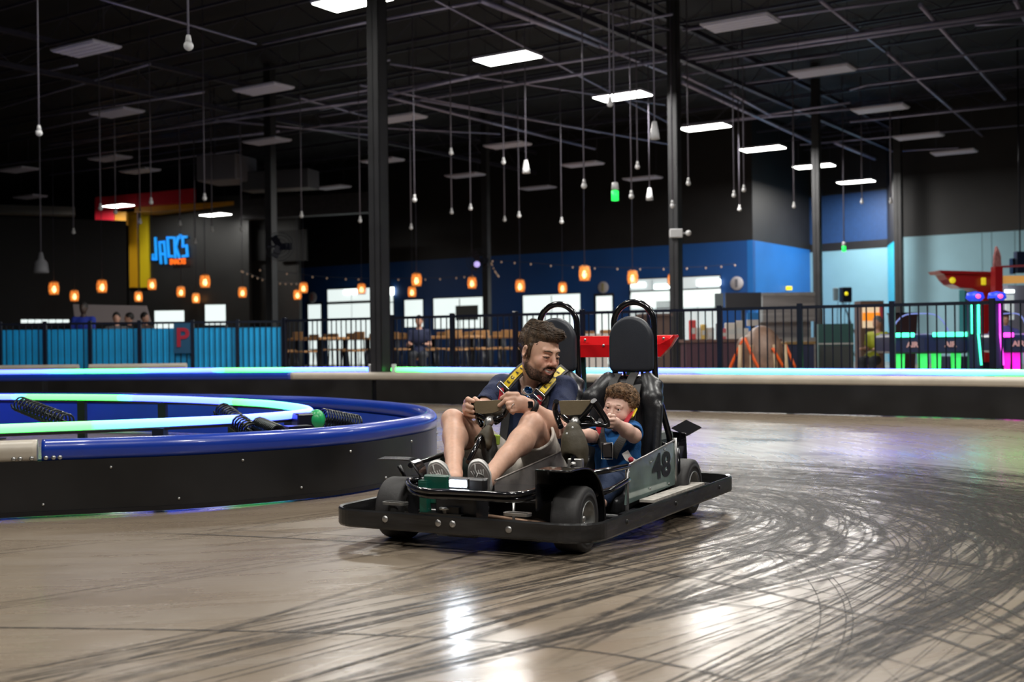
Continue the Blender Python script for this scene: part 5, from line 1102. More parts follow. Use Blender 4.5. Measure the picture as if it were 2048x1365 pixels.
# wristwatch on his left arm
wd_ = nrm(wrL - elL); c = wrL - wd_ * .012
MB().ring(c, wd_, [(.035, -.014), (.041, -.014), (.041, .014), (.035, .014)], closedprof=True, seg=24).build('watch_strap', mat('black_silicone', (.01, .01, .011), .5), man, off=MB0)
MB().box(c + np.array([.012, -.036, .012]), (.036, .012, .034), R=RZ(.2), ch=.004).build('watch', gloss_blk, man, off=MB0)
MB().tube([kpx(1026 + 1.5 * math.cos(a), 813, 1, .664) + np.array([0, .011 * math.sin(a), .011 * math.cos(a)]) for a in np.linspace(0, 6.283, 15)[:-1]], .0018, closed=True, seg=6).build('ring', silver, man, off=MB0)

# the man's harness: belongs to the kart
def harness(pts, wd, m_, nm='harness_strap', side=(1, 0, 0), th=.005, lab=None):
    P = catmull([kpx(a, b, 1, y) for a, b, y in pts], 6); return tag(MB().ribbon(P, side, wd, th).build(nm, m_, kart), lab)
for pts, lb in (([(1056, 731, 1.26), (1046, 737, 1.15), (1030, 752, 1.055), (1016, 768, 1.025), (1008, 776, 1.018)], 'padded strap'), ([(1128, 738, 1.27), (1119, 744, 1.20), (1103, 762, 1.085), (1088, 780, 1.020), (1080, 790, 1.012)], 'padded strap')):
    side = nrm(np.array([.75, .1, -.65])) if 1 else 0; P = catmull([kpx(a, b, 1, y) for a, b, y in pts], 6)
    o = MB().ribbon(P, side, .054, .016).build('harness_pad', strap_gr, kart); q = np.array([P[j] + nrm(np.cross(P[min(j + 1, len(P) - 1)] - P[j - 1], side)) * np.sign(np.cross(P[min(j + 1, len(P) - 1)] - P[j - 1], side)[1] + 1e-9) * -.0095 for j in range(4, 21)]); lo = MB().ribbon(q, side, .032, .004).build('yellow_patch', yellow_m, o)
    # lettering on the patch, one raised bar mark per character
    for i, ch in enumerate('RACE'):
        a = q[4 + 3 * i] ; a = a; t = nrm(q[5 + 3 * i] - q[3 + 3 * i]); sdn = nrm(side - t * (t @ side)); nn = np.cross(t, sdn); nn = nn if nn[1] < 0 else -nn
        up_ = sdn if sdn[2] > 0 else -sdn; rx = np.cross(up_, nn); MBt = M4(np.c_[rx, up_, nn], a + nn * .0035)
        text_mesh('lettering', ch, .023, ink, MBt, lo, ext=.0003, off=.001)
    e = P[-1]; fr_ = rrect(-.034, .034, -.016, .016, .008, 3); X = nrm(side * [1, 0, 1]); t = nrm(P[-1] - P[-3]); t = nrm(t - X * (t @ X)); MB().tube([e + X * p[0] + t * p[1] + [0, -.012, 0] for p in fr_], .0038, closed=True, seg=8).build('buckle', chrome, kart)
harness([(1003, 776, 1.015), (1003, 790, 1.01), (1000, 806, 1.01)], .026, redstrap, 'red_tab'); harness([(1078, 790, 1.01), (1080, 800, 1.01), (1076, 812, 1.01)], .026, redstrap, 'red_tab')
harness([(1010, 778, 1.03), (1014, 800, 1.03), (1010, 850, 1.02), (1004, 890, 1.0)], .045, strap_m); harness([(1090, 792, 1.03), (1086, 815, 1.02), (1060, 860, 1.01), (1030, 895, .99)], .045, strap_m)
# sunglasses hooked in his collar: a thing of its own
gp = kpx(1057, 784, 1, 1.025); sgl = empty('sunglasses', KO + KR * gp[0] + KS * gp[1] + [0, 0, gp[2]], -YAW, 'dark blue lensed sunglasses hanging from the neck of the navy t-shirt', 'sunglasses')
for i, (a, b, rot) in enumerate(((1057, 781, .3), (1052, 798, .3))):
    c = kpx(a, b, 1, 1.005 - .0 * i); MB().ell(c, (.024, .006, .018), R=RY(rot)).build('lens', mat('blue_mirror_lens', (.01, .10, .35), .05, .8, coat=1.), sgl, off=gp); MB().tube([c + RY(rot) @ np.array([.027 * math.cos(t), -.002, .020 * math.sin(t)]) for t in np.linspace(0, 6.283, 21)[:-1]], .0022, closed=True, seg=6).build('rim', silver, sgl, off=gp)
MB().tube([kpx(1048, 778, 1, 1.0), kpx(1044, 790, 1, 1.0), kpx(1041, 797, 1, 1.01)], .0022, seg=6).build('bridge', silver, sgl, off=gp)

# ---------------- the child
CB0 = np.array([.27, 1.12, .14])
boy = empty('person', KO + KR * CB0[0] + KS * CB0[1] + [0, 0, CB0[2]], -YAW, 'small curly haired child in a blue t-shirt strapped in the right kart seat', 'person')
CO = kpx(1239, 815, 1, 1.13); CT = headT(CO, math.radians(-1), math.radians(2), math.radians(9), .93)
cb_ = lambda p: (CT @ np.array([*p, 1.]))[:3]
cn = np.array([.285, 1.185, .445]); cR, cL = np.array([.185, 1.165, .405]), kpx(1264, 862, 1, 1.13)
ceL = kpx(1268, 872, 1, 1.0); cwL = kpx(1230, 846, 1, .86); ceR = kpx(1178, 872, 1, .98); cwR = kpx(1150, 868, 1, .86)
KS_ = SDF()
KS_.ell((.275, 1.16, .20), (.105, .09, .09), k=.04).ell((.275, 1.16, .31), (.10, .078, .12), k=.04).cap(cn + [0, 0, -.02], cb_((0, -.025, -.045)), .038, .036, k=.03)
for q in (cR, cL): KS_.cap(cn + [0, 0, -.03], q, .034, .034, k=.03)
KS_.chain([cL, ceL], [.036, .033], k=.02).chain([ceL, ceL + (cwL - ceL) * .4, cwL], [.035, .034, .023], k=.015).chain([cR, ceR, cwR], [.034, .031, .022], k=.02)
for x, kx in ((.22, .20), (.33, .34)): KS_.chain([(x, 1.10, .19), (kx, .90, .215), (kx + .0, .74, .12)], [.055, .045, .034], k=.03)
# hand round the right grip of the wheel
hc = kpx(1223, 844, 1, .80); KS_.cap(cwL, hc, .024, .024, k=.015).ell(hc, (.025, .022, .027), k=.012)
def bf(pts, rs): KS_.chain([kpx(a, b, 1, y) for a, b, y in pts], rs, k=.004)
bf([(1228, 833, .80), (1217, 832, .765), (1213, 838, .76)], [.0095, .0085, .0072]); bf([(1228, 840, .79), (1217, 840, .752), (1213, 844, .755)], [.0092, .0083, .0070]); bf([(1226, 847, .79), (1216, 847, .752), (1213, 850, .758)], [.0090, .0080, .0068]); bf([(1224, 854, .79), (1216, 853, .757), (1214, 855, .765)], [.0082, .0074, .0064]); bf([(1228, 840, .81), (1223, 833, .79), (1219, 829, .775)], [.0100, .0085, .0072])
hr_ = kpx(1137, 866, 1, .78); KS_.cap(cwR, hr_, .022, .02, k=.01)
for i in range(4): KS_.chain([kpx(1136, 856 + 5 * i, 1, .78), kpx(1124, 855 + 5 * i, 1, .745), kpx(1121, 857 + 5 * i, 1, .75)], [.0088, .0078, .0066], k=.004)
KS_.chain([kpx(1138, 858, 1, .79), kpx(1130, 848, 1, .775)], [.0095, .0075], k=.004)
HC = SDF(CT); head_prims(HC, True); KS_.p += HC.p; CTi = np.linalg.inv(CT)
def boy_tint(V):
    C = np.ones((len(V), 3)); h = np.c_[V, np.ones(len(V))] @ CTi.T; x, f, u = h[:, 0], h[:, 1], h[:, 2]; ih = (np.abs(x) < .1) & (np.abs(f) < .13) & (u > -.1) & (u < .13)
    ck = np.exp(-(((np.abs(x) - .042) / .02) ** 2 + ((u + .034) / .02) ** 2)) * (f > .03) * ih; C *= 1 - ck[:, None] * np.array([0, .20, .16]); lip = (np.abs(x) < .017) & (f > .088) & (u < -.042) & (u > -.057) & ih; C[lip] = [.95, .6, .58]; return C
KS_.build('body', skin_boy, boy, .0034, off=CB0, colf=boy_tint, smooth=1); face_bits(CT, boy, CB0, True)
blue_cloth = mat('blue_cotton', (.008, .105, .33), .8, var=.12, vs=40., bump=.25, bs=160.)
CS = SDF(); CS.ell((.275, 1.155, .21), (.122, .108, .08), k=.04).ell((.275, 1.155, .31), (.120, .095, .12), k=.04).ell((.28, 1.16, .385), (.115, .075, .055), k=.03)
for q, e, f in ((cR, ceR, .62), (cL, ceL, .55)):
    CS.cap(cn + [0, 0, -.045], q, .042, .046, k=.03); en = q + (e - q) * f; CS.cap(q, en, .048, .050, k=.02); d = nrm(e - q); CS.cap(en, en + d * .1, .040, .042, k=.005, sub=True); CS.rbox(en + d * .06, (.09, .09, .045), .008, R=frame(d), k=.003, sub=True)
CS.cap(cn + [0, -.012, .022], cn + [0, 0, .12], .042, .05, k=.008, sub=True)
CS.build('t_shirt', blue_cloth, boy, .005, off=CB0, smooth=1, dispf=fold(26., .014, 31))
SB = SDF(); SB.ell((.275, 1.13, .185), (.12, .11, .075), k=.04)
for x, kx in ((.22, .20), (.33, .34)): SB.chain([(x, 1.10, .19), (kx, .90, .215), (kx, .80, .16)], [.066, .058, .050], k=.03)
SB.build('shorts', mat('dark_child_shorts', (.006, .018, .055), .8, var=.1, bump=.2, bs=150.), boy, .006, off=CB0, smooth=1, dispf=fold(26., .012, 41))
for x in (.20, .34): s = SDF(); s.chain([(x, .76, .115), (x, .70, .13)], [.034, .032], k=.02); s.cap((x, .73, .10), (x, .68, .16), .03, .026, k=.02); s.build('shoe', mat('dark_child_shoe', (.03, .04, .08), .6, var=.2), boy, .005, off=CB0)
# curls: many small twisted loops over the crown
rc = random.Random(5); CH = SDF(CT)
CH.ell((0, -.020, .036), (.081, .096, .082), k=.01).ell((0, .035, .085), (.055, .045, .028), k=.02)
CH.ell((0, .100, .000), (.066, .052, .060), k=.010, sub=True).ell((0, .05, -.075), (.1, .12, .060), k=.01, sub=True); 
for g in (-1, 1): CH.ell((g * .085, -.004, -.022), (.02, .022, .026), k=.005, sub=True)
CH.build('hair', hair_boy, boy, .0034, off=CB0)
def boy_step(p, d, n, g):
    a0 = vnoise(p[None], 30., 5)[0] * 6.28 * 1.6; a1 = np.array([math.cos(a0), .25, math.sin(a0) - .35]); f = nrm(a1 - d * (a1 @ d)); s2 = np.cross(d, f); L_ = g.uniform(.022, .040); cr = .0055 + .006 * vnoise(p[None], 40., 9)[0]; ph = vnoise(p[None], 35., 12)[0] * 6.28 * 2 + g.normal(0, .25); tw = 1.15 * 2 * math.pi; lift = .006 + .008 * vnoise(p[None], 22., 15)[0]; P = []
    for j in range(n): t = j / (n - 1); a = ph + tw * t; e = min(1, t * 3); P.append(p + f * L_ * t - d * .010 * t * t + d * (lift * math.sin(math.pi * min(1, t * .95)) + cr * e * math.cos(a) * .6) + s2 * cr * e * math.sin(a))
    return P
bhh = [o for o in boy.children if o.name.startswith('hair')][0]
strands(bhh, lambda h, c: ~((h[:, 1] > .03) & (h[:, 2] < .066)) & ~((h[:, 2] < -.03)) & ~((h[:, 1] > .0) & (h[:, 2] < .03)), 5200, boy_step, .0012, hair_boy, bhh, CB0, 'curls', CT, 12, inset=.003)
# child's harness
harness([(1275, 770, 1.33), (1266, 812, 1.24), (1262, 842, 1.15), (1256, 850, 1.06)], .045, strap_gr, side=(1, 0, .3))
harness([(1262, 826, 1.12), (1257, 836, 1.07), (1251, 846, 1.05)], .032, redstrap, 'red_tab', side=(1, 0, .6)); harness([(1269, 820, 1.15), (1266, 826, 1.125), (1261, 836, 1.08)], .034, yellow_m, 'yellow_patch', side=(1, 0, .6), th=.008)
harness([(1256, 858, 1.05), (1244, 880, 1.03), (1232, 900, 1.03), (1226, 915, 1.04)], .045, strap_gr); harness([(1206, 838, 1.10), (1200, 860, 1.05), (1204, 885, 1.03), (1214, 905, 1.03)], .045, strap_m)
harness([(1197, 852, 1.00), (1198, 861, 1.00), (1199, 870, 1.00)], [.026] * 6 + [.016] * 4 + [.004] * 3, redstrap, 'red_tab')
bk = kpx(1216, 902, 1, 1.02); MB().box(bk, (.055, .018, .075), R=RY(-.1), ch=.008).build('belt_buckle', mat('dark_chrome', (.10, .09, .09), .25, .8), kart); MB().tube([bk + np.array([.03 * a, -.012, .04 * b]) for a, b in ((-1, 1), (1, 1), (1, -1), (-1, -1))], .0025, closed=True, seg=6).build('buckle_rim', silver, kart)
harness([(1250, 905, 1.04), (1258, 918, 1.02), (1268, 924, 1.0)], .035, mat('white_tab', (.6, .58, .56), .5), 'white_tab'); MB().ring(kpx(1262, 920, 1, .99), (0, -1, .3), [(0, .01), (.012, .008), (.014, 0)], seg=12).build('red_button', redstrap, kart)

# ================================================================ FAR WALLS: windows, doors, signs
def on_line(a, b, px, py, off=0.):
    a = np.array(a, float); b = np.array(b, float); t = nrm(b - a); n = np.array([-t[1], t[0]]); n = n if n[1] < 0 else -n; a2 = a + n * off
    d = np.array([0, 1., 0]) + RV * (px - 1024) / FPX - UV_ * (py - 682.5) / FPX; k = ((a2 - CC[:2]) @ n) / (d[:2] @ n); return CC + d * k, np.array([t[0], t[1], 0]), np.array([n[0], n[1], 0])
glow = emat('daylit_glass', (.80, .90, .88), 1.0); glow2 = emat('lit_room_glass', (.62, .70, .72), .55); tube_l = emat('room_tube_light', (.9, 1., .95), 3.5)
frame_m = mat('dark_window_frame', (.02, .022, .03), .4)
def rect_on(mb, L_, x0, y0, x1, y1, m=0, off=.05, th=.03):
    p0, t, n = on_line(*L_, x0, y0, off); p1, _, _ = on_line(*L_, x1, y1, off); zt = p0[2]; zb = max(p1[2], 0.01); a = p0 + [0, 0, 0]; b = p1 + [0, 0, 0]; a[2] = b[2] = 0
    V = [a + [0, 0, zb], b + [0, 0, zb], b + [0, 0, zt], a + [0, 0, zt]]; mb.add(V + [v - n * th for v in V], [(0, 1, 2, 3), (7, 6, 5, 4), (0, 4, 5, 1), (1, 5, 6, 2), (2, 6, 7, 3), (3, 7, 4, 0)], m); return mb
LW1 = (W1a, W1b)
wn = [0]
def window(x0, y0, x1, y1, cols=2, rows=(), mt=glow, L_=LW1, extra=None, name='window'):
    wn[0] += 1; o = rect_on(MB(), L_, x0 - 2, y0 - 2, x1 + 2, y1 + 1, off=.04).build('%s_%d' % (name, wn[0]), frame_m); tag(o, kind='structure')
    g = rect_on(MB(), L_, x0, y0, x1, y1, off=.07).build('pane', mt, o); m = MB()
    for i in range(1, cols): x = x0 + (x1 - x0) * i / cols; rect_on(m, L_, x - .9, y0, x + .9, y1, off=.09, th=.02)
    for y in rows: rect_on(m, L_, x0, y - .8, x1, y + .8, off=.09, th=.02)
    if m.n: m.build('glazing_bar', frame_m, o)
    if extra:
        for (a, b, c, d, mm) in extra: rect_on(MB(), L_, a, b, c, d, off=.11, th=.02).build('lit_strip' if mm is tube_l else 'screen', mm, o)
    return o
dk = mat('dark_screen', (.03, .035, .05), .3); greyg = mat('grey_screen', (.10, .12, .13), .3)
window(655, 580, 752, 738, 2, (605,), glow, extra=[(687, 581, 713, 587, tube_l)])
window(780, 575, 787, 738, 1, (605,), glow, extra=[(779, 575, 788, 590, tube_l)])
window(809, 601, 845, 654, 1); window(867, 598, 971, 656, 2, (), glow, extra=[(911, 612, 956, 640, greyg)]); window(1046, 592, 1160, 664, 2)
window(1260, 560, 1441, 738, 4, (583,), glow2, extra=[(1262, 567, 1290, 574, tube_l), (1308, 570, 1346, 577, tube_l), (1393, 561, 1441, 570, tube_l), (1262, 585, 1441, 612, glow), (1312, 603, 1352, 617, dk)])
for i, (x0, x1, y0) in enumerate(((616, 642, 610), (1192, 1225, 593))):
    o = rect_on(MB(), LW1, x0 - 4, y0 - 5, x1 + 4, 742, off=.04).build('door_%d' % (i + 1), frame_m); tag(o, kind='structure'); rect_on(MB(), LW1, x0, y0, x1, 736, off=.07).build('pane', glow, o)
def round_sign(px, py, r_, face, label):
    p, t, n = on_line(*LW1, px, py, .03); s = empty('round_sign', p, math.atan2(t[1], t[0]), label, 'sign'); MB().ring((0, 0, 0), (0, -1, 0), [(0, .05), (r_ * .92, .05), (r_, .03), (r_, 0), (0, 0)], seg=28).build('disc', mat('pale_sign', (.42, .40, .43), .5), s)
    if face: MB().bb((-.05, -.07, -.14), (.05, -.05, .14), ch=.01).build('symbol', face, s)
round_sign(625.5, 595, .23, mat('sign_red', (.45, .12, .10), .5), 'pale round sign with a reddish figure above the left white door'); round_sign(1207, 575, .21, mat('sign_olive', (.30, .27, .13), .5), 'pale round sign with an olive mark above the white door left of the right headrest'); round_sign(1474, 567, .23, mat('sign_grey', (.12, .12, .14), .5), 'pale round sign at the corner of the deep blue wall')
# snack bar at the left: dark sign wall, yellow and orange stripes, red canopy
LJ = (px_at_d(255, 682, 47.5)[:2], px_at_d(560, 682, 45.)[:2])
o = rect_on(MB(), LJ, 255, 405, 500, 738, off=0., th=.2).build('wall_snack_bar', mat('sign_wall_black', (.018, .018, .018), .45, var=.3, vs=.6)); tag(o, kind='structure')
o = rect_on(MB(), LJ, 480, 395, 600, 738, off=-.8, th=.2).build('wall_grey', mat('dark_grey_wall', (.024, .023, .023), .6, var=.15)); tag(o, kind='structure')
def sign_on(x0, y0, x1, y1, mt, name, label, off=.12, th=.1, cat='wall panel', L_=LJ): return tag(rect_on(MB(), L_, x0, y0, x1, y1, off=off, th=th).build(name, mt), label, cat)
yel = mat('yellow_wall_paint', (.80, .60, .01), .5); org = mat('orange_wall_paint', (.62, .28, .01), .5); redp = mat('red_canopy_paint', (.60, .01, .03), .5)
sign_on(257, 424, 275, 575, mat('amber_wall_paint', (.80, .42, .01), .5), 'stripe_panel', 'amber vertical stripe panel, left one of the pair by the snack bar'); sign_on(278, 418, 298, 575, yel, 'stripe_panel', 'yellow vertical stripe panel beside the snack bar sign')
c = empty('canopy', px_at_d(290, 682, 46.)*[1, 1, 0] + [0, 0, 5.4], 0, 'red and orange angular canopy over the snack bar', 'canopy'); co = np.array(c.location)
def quadbox(pts, D, th, mt, nm, par): 
    V = [px_at_d(a, b, D) for a, b in pts]; n = len(V); MB().add(V + [v + np.array([0, th, 0]) for v in V], [tuple(range(n)), tuple(range(2 * n - 1, n - 1, -1))] + [(i, (i + 1) % n, n + (i + 1) % n, n + i) for i in range(n)]).build(nm, mt, par, off=co)
quadbox([(190, 395), (388, 377), (388, 404), (270, 413), (228, 420), (228, 447), (190, 441)], 45.5, .3, redp, 'red_fascia', c); quadbox([(229, 424), (252, 424), (252, 450), (229, 447)], 45.6, .3, org, 'orange_fascia', c)
quadbox([(270, 414), (480, 402), (470, 410), (300, 424), (268, 424)], 45.7, 1.2, org, 'orange_soffit', c)
lm = emat('sign_blue', (.012, .30, .85), .75); m4 = lambda px, py: M4(np.c_[on_line(*LJ, px, py)[1], [0, 0, 1], -np.cross([0, 0, 1], on_line(*LJ, px, py)[1]) * 1.0], on_line(*LJ, px, py, .12)[0])
jt = empty('snack_bar_sign', on_line(*LJ, 340, 505, .05)[0], 0, "blue block letter sign reading JACK'S with orange SNACKS below", 'sign'); jo = np.array(jt.location)
def block_letter(strokes, w2):
    m = MB()
    for x0, y0, x1, y1 in strokes:
        pa = on_line(*LJ, x0, y0, .12); pb = on_line(*LJ, x1, y1, .12)[0]; t, n = pa[1], pa[2]; A2 = pa[0]; d = nrm(pb - A2); sd = np.cross(d, n); wv = sd * w2 / 2; e = d * w2 / 2
        V = [A2 - wv - e, pb - wv + e, pb + wv + e, A2 + wv - e]; m.add([v - jo for v in V] + [v - jo - n * .06 for v in V], [(0, 1, 2, 3), (7, 6, 5, 4), (0, 4, 5, 1), (1, 5, 6, 2), (2, 6, 7, 3), (3, 7, 4, 0)])
    m.build('letter', lm, jt)
for st_ in ([(310, 477, 311.7, 518.6), (311.7, 518.6, 304.6, 518.6), (304.4, 518.6, 304.6, 510)], [(318.5, 485, 321, 526), (318.5, 485, 327.5, 484), (327.5, 484, 331, 526), (320, 508.6, 328.7, 508)], [(343.5, 475.6, 334.2, 475.8), (334.2, 475.8, 336.8, 512.8), (336.8, 512.8, 343.8, 512.8)], [(348.2, 476, 350, 514), (355.5, 474.5, 350.5, 496), (352, 498, 357.8, 514.5)], [(359.8, 471, 359.8, 476)], [(371.5, 474, 364.6, 474), (364.6, 474, 365, 492.8), (365, 492.8, 372.0, 491.7), (372.4, 491.7, 374, 511.6), (374, 511.6, 365, 512.8)]): block_letter(st_, .092)
p_, t_, n_ = on_line(*LJ, 357, 524, .12); tm = M4(np.c_[t_, [0, 0, 1], n_], p_ - jo + n_ * .05); text_mesh('lower_word', 'SNACKS', .30, emat('sign_orange', (1., .16, .01), .8), tm, jt, ext=.01, off=.012, sx=.68)
# dark opening / projector windows on the left wall
for a, b in ((503, 540), (556, 614)): sign_on(a, 462, b, 521, mat('opening_black', (.003, .003, .004), .7), 'dark_screen', 'black rectangular screen high on the grey wall, ' + ('left' if a < 540 else 'right') + ' of the column', L_=LJ, off=-.6, cat='screen')
DU = empty('air_duct', px_at_d(458, 682, 34) * [1, 1, 0] + [0, 0, 5.2], -.3, 'grey sheet metal air duct box hanging under the roof left of the column', 'air duct'); MB().box((0, 0, .8), (1.3, 1.2, .75), ch=.03).build('duct_box', mat('duct_grey', (.20, .19, .22), .5, .3), DU); MB().box((1.5, .4, .45), (2.2, .7, .55), ch=.02).build('duct_branch', mat('duct_dark', (.08, .08, .09), .5, .3), DU); MB().tube([(-.4, 0, 1.1), (-.4, 0, 3.3)], .02, seg=5).tube([(.4, 0, 1.1), (.4, 0, 3.3)], .02, seg=5).build('hanger_rod', steel_dark, DU)
so_ = [px_at_d(*q) for q in ((-30, 395, 36), (150, 430, 36), (150, 442, 36), (-30, 430, 36))]
LS = (px_at_d(480, 682, 44.)[:2], px_at_d(745, 682, 42.)[:2]); sign_on(480, 400, 742, 424, mat('grey_bulkhead', (.05, .05, .058), .55, var=.2), 'bulkhead_beam', 'grey bulkhead beam crossing below the roof left of the thick column', L_=LS, off=0., th=.5, cat='beam')
# dark booth wall at the left with a lit counter
LB_ = (px_at_d(-60, 682, 41.)[:2], px_at_d(256, 682, 43.5)[:2])
o = rect_on(MB(), LB_, -80, 430, 256, 742, off=0., th=.2).build('wall_booth', mat('booth_black', (.005, .005, .008), .6)); tag(o, kind='structure')
pg = mat('pale_ceiling_patch', (.2, .19, .18), .7); sign_on(-60, 408, 150, 430, pg, 'soffit_panel', 'pale soffit strip above the black booth wall at the left', L_=(px_at_d(-60, 682, 44.)[:2], px_at_d(256, 682, 46.)[:2]), off=0., th=.8, cat='soffit')
t = empty('light_box_row', px_at_d(90, 682, 30.) * [1, 1, 0], 0, 'row of small lit boxes on top of the turquoise fence line', 'light boxes'); lo = np.array(t.location)
MB().bb((-.75, -.2, 0), (.75, .25, px_at_d(90, 646, 30.)[2])).build('counter', frame_m, t)
for k in range(7): MB().box(px_at_d(48 + 14 * k, 643, 29.8) - lo, (.14, .05, .09)).build('lit_box', glow, t)
wb = px_at_d(222, 630, 29.); t = empty('white_board', [wb[0], wb[1], 0], 0, 'large pale board behind the people at the left', 'board'); V = [px_at_d(*q) - np.array(t.location) for q in ((146, 609, 29), (292, 612, 29), (301, 645, 29), (150, 645, 29))]
MB().add(V + [v + np.array([0, .06, 0]) for v in V], [(0, 1, 2, 3), (7, 6, 5, 4), (0, 4, 5, 1), (1, 5, 6, 2), (2, 6, 7, 3), (3, 7, 4, 0)]).build('panel', mat('mauve_white', (.42, .36, .37), .6), t)
for x in (-1., .9): MB().bb((x - .03, 0, 0), (x + .03, .06, 1.3)).build('leg', frame_m, t)
for (x0, y0, x1, y1), lb in (((309, 622, 367, 660), 'wide lit white counter screen left of the column behind the turquoise fence'), ((410, 610, 450, 650), 'square lit white screen right of the wide one')):
    p = px_at_d((x0 + x1) / 2, 682, 33.); t = empty('lit_counter_screen', [p[0], p[1], 0], 0, lb, 'screen'); q0 = px_at_d(x0, y0, 33.) - np.array(t.location); q1 = px_at_d(x1, y1, 33.) - np.array(t.location); MB().bb((q0[0], 0, q1[2]), (q1[0], .08, q0[2])).build('panel', glow, t); MB().bb((q0[0], .0, 0), (q1[0], .3, q1[2])).build('stand', frame_m, t)

# small fittings on the columns
p = px_at_d(1352, 467, 24.83); t = empty('control_box', p, 0, 'white box and twin spotlight strapped to the column left of the red counter', 'control box'); MB().box((0, 0, 0), (.27, .12, .18), ch=.01).build('case', fit_white, t); MB().ell((.26, -.03, 0), (.06, .06, .06)).build('spotlight', fit_white, t); MB().tube([(.12, 0, 0), (.26, 0, 0)], .015).build('bracket', fit_white, t)
for px, py, D, lb in ((957, 522, 37.6, 'black wall fan on the middle column'), (560, 494, 31.3, 'black wall fan on the column behind the turquoise fence')):
    p = px_at_d(px, py, D); t = empty('wall_fan', p, 0, lb, 'fan'); MB().ring((0, 0, 0), (0, 1, 0), [(0, .06), (.10, .06), (.12, .0), (0, -.02)], seg=16).build('motor', rail_blk, t); m = MB()
    for k in range(3): a = 2.1 * k; m.ribbon([(0, -.03, 0), (.33 * math.cos(a), -.05, .33 * math.sin(a))], (-math.sin(a), .3, math.cos(a)), .2, .01)
    m.build('blades', rail_blk, t); m = MB()
    for r_ in (.2, .3, .38): m.tube([(r_ * math.cos(a), -.10, r_ * math.sin(a)) for a in np.linspace(0, 6.283, 25)[:-1]], .008, closed=True, seg=5)
    m.build('guard', rail_blk, t); MB().bb((-.03 if px > 900 else -.35, .0, -.02), (.35 if px > 900 else .03, .08, .04)).build('bracket', rail_blk, t)
    if px > 900:
        MB().ell((-.05, -.12, -.12), (.10, .03, .10)).build('lamp', emat('violet_glint', (.55, .45, .95), .8), t)  # violet glint on the fan, put in as a glowing disc

# ================================================================ THE CAFE: tables, stools, chairs
wood = mat('honey_wood', (.42, .22, .09), .5, var=.2, vs=5.); dark_chair = mat('dark_chair_metal', (.012, .014, .02), .4, .3)
def cafe_table(loc, rz, label):
    t = empty('cafe_table', loc, rz, label, 'table', 'wooden topped cafe tables behind the railing'); MB().bb((-.6, -.4, .98), (.6, .4, 1.04), ch=.01).build('table_top', wood, t); MB().bb((-.05, -.05, .03), (.05, .05, .98)).build('column', dark_chair, t); MB().bb((-.35, -.25, 0), (.35, .25, .03)).build('base', dark_chair, t); return t
def cafe_chair(loc, rz, label):
    t = empty('cafe_chair', loc, rz, label, 'chair', 'wood backed cafe stools behind the railing'); MB().bb((-.2, -.2, .70), (.2, .2, .74), ch=.01).build('seat', wood, t); MB().bb((-.2, .17, .98), (.2, .20, 1.16), ch=.008).build('backrest', wood, t)
    for sx in (-1, 1):
        for sy in (-1, 1): MB().tube([(sx * .21, sy * .21, 0), (sx * .17, sy * .17, .70 if sy < 0 else 1.12)], .016, seg=6).build('leg', dark_chair, t)
    MB().tube([(-.19, -.19, .25), (.19, -.19, .25), (.19, .19, .25), (-.19, .19, .25)], .012, closed=True, seg=5).build('foot_rail', dark_chair, t); return t
rq = random.Random(4); T0 = C0 = None; k = 0
spots = [(592, 32), (640, 26.5), (690, 34), (735, 31.5), (822, 30), (868, 34), (905, 27), (945, 31), (1000, 34), (1040, 28), (1090, 33), (1150, 30), (1195, 35)]
for i, (px, D) in enumerate(spots):
    p = px_at_d(px, 682, D) * [1, 1, 0]; rz = rq.uniform(-.3, .3) - .58; side = ['left of the thick column', 'between the thick and middle columns', 'right of the middle column'][(px > 770) + (px > 980)]; dep = 'near' if D < 30 else 'far'
    lb = '%s wooden cafe table seen through the railing %s' % (dep, side)
    if T0 is None: T0 = cafe_table(p, rz, lb)
    else: dup(T0, p, rz, lb)
    for j in range(3):
        a = rz + [0, math.pi, .1][j]; q = p + RZ(rz) @ np.array([[-.45, -.62, 0], [.4, .62, 0], [.35, -.62, 0]][j]); lb = 'wood backed stool at a %s cafe table %s' % (dep, side); r2 = rz + (math.pi if j != 1 else 0)
        if C0 is None: C0 = cafe_chair(q, r2, lb)
        else: dup(C0, q, r2, lb)
# pale shelf / white counters behind
def counter(x0, x1, y0, D, mt, topm, label, dep=.7, name='counter'):
    a = px_at_d(x0, y0, D); b = px_at_d(x1, y0, D); t = empty(name, ((a[0] + b[0]) / 2, D, 0), 0, label, 'counter'); w2 = (b[0] - a[0]) / 2; MB().bb((-w2, 0, 0), (w2, dep, a[2] - .05)).build('body', mt, t); MB().bb((-w2 - .03, -.03, a[2] - .05), (w2 + .03, dep, a[2])).build('counter_top', topm, t); return t
whitem = mat('offwhite_laminate', (.50, .46, .44), .5, var=.05); maroon = mat('maroon_laminate', (.06, .02, .035), .5, var=.1); nav = mat('navy_laminate', (.012, .02, .06), .45, var=.1)
counter(1372, 1560, 680, 21., maroon, mat('brown_top', (.12, .06, .05), .4), 'long dark maroon counter behind the railing, right of the column with the white box')
counter(1283, 1342, 628, 23.4, mat('brown_box', (.085, .05, .04), .6), mat('brown_box_top', (.10, .06, .05), .6), 'tall brown cabinet behind the right headrest and wing', dep=.8)
counter(1575, 1628, 684, 21.5, nav, mat('ochre_top', (.22, .13, .04), .5), 'navy counter with an ochre top beside the green cabinet')
counter(1160, 1215, 668, 26., whitem, whitem, 'low white counter seen between the two headrests', dep=.6)
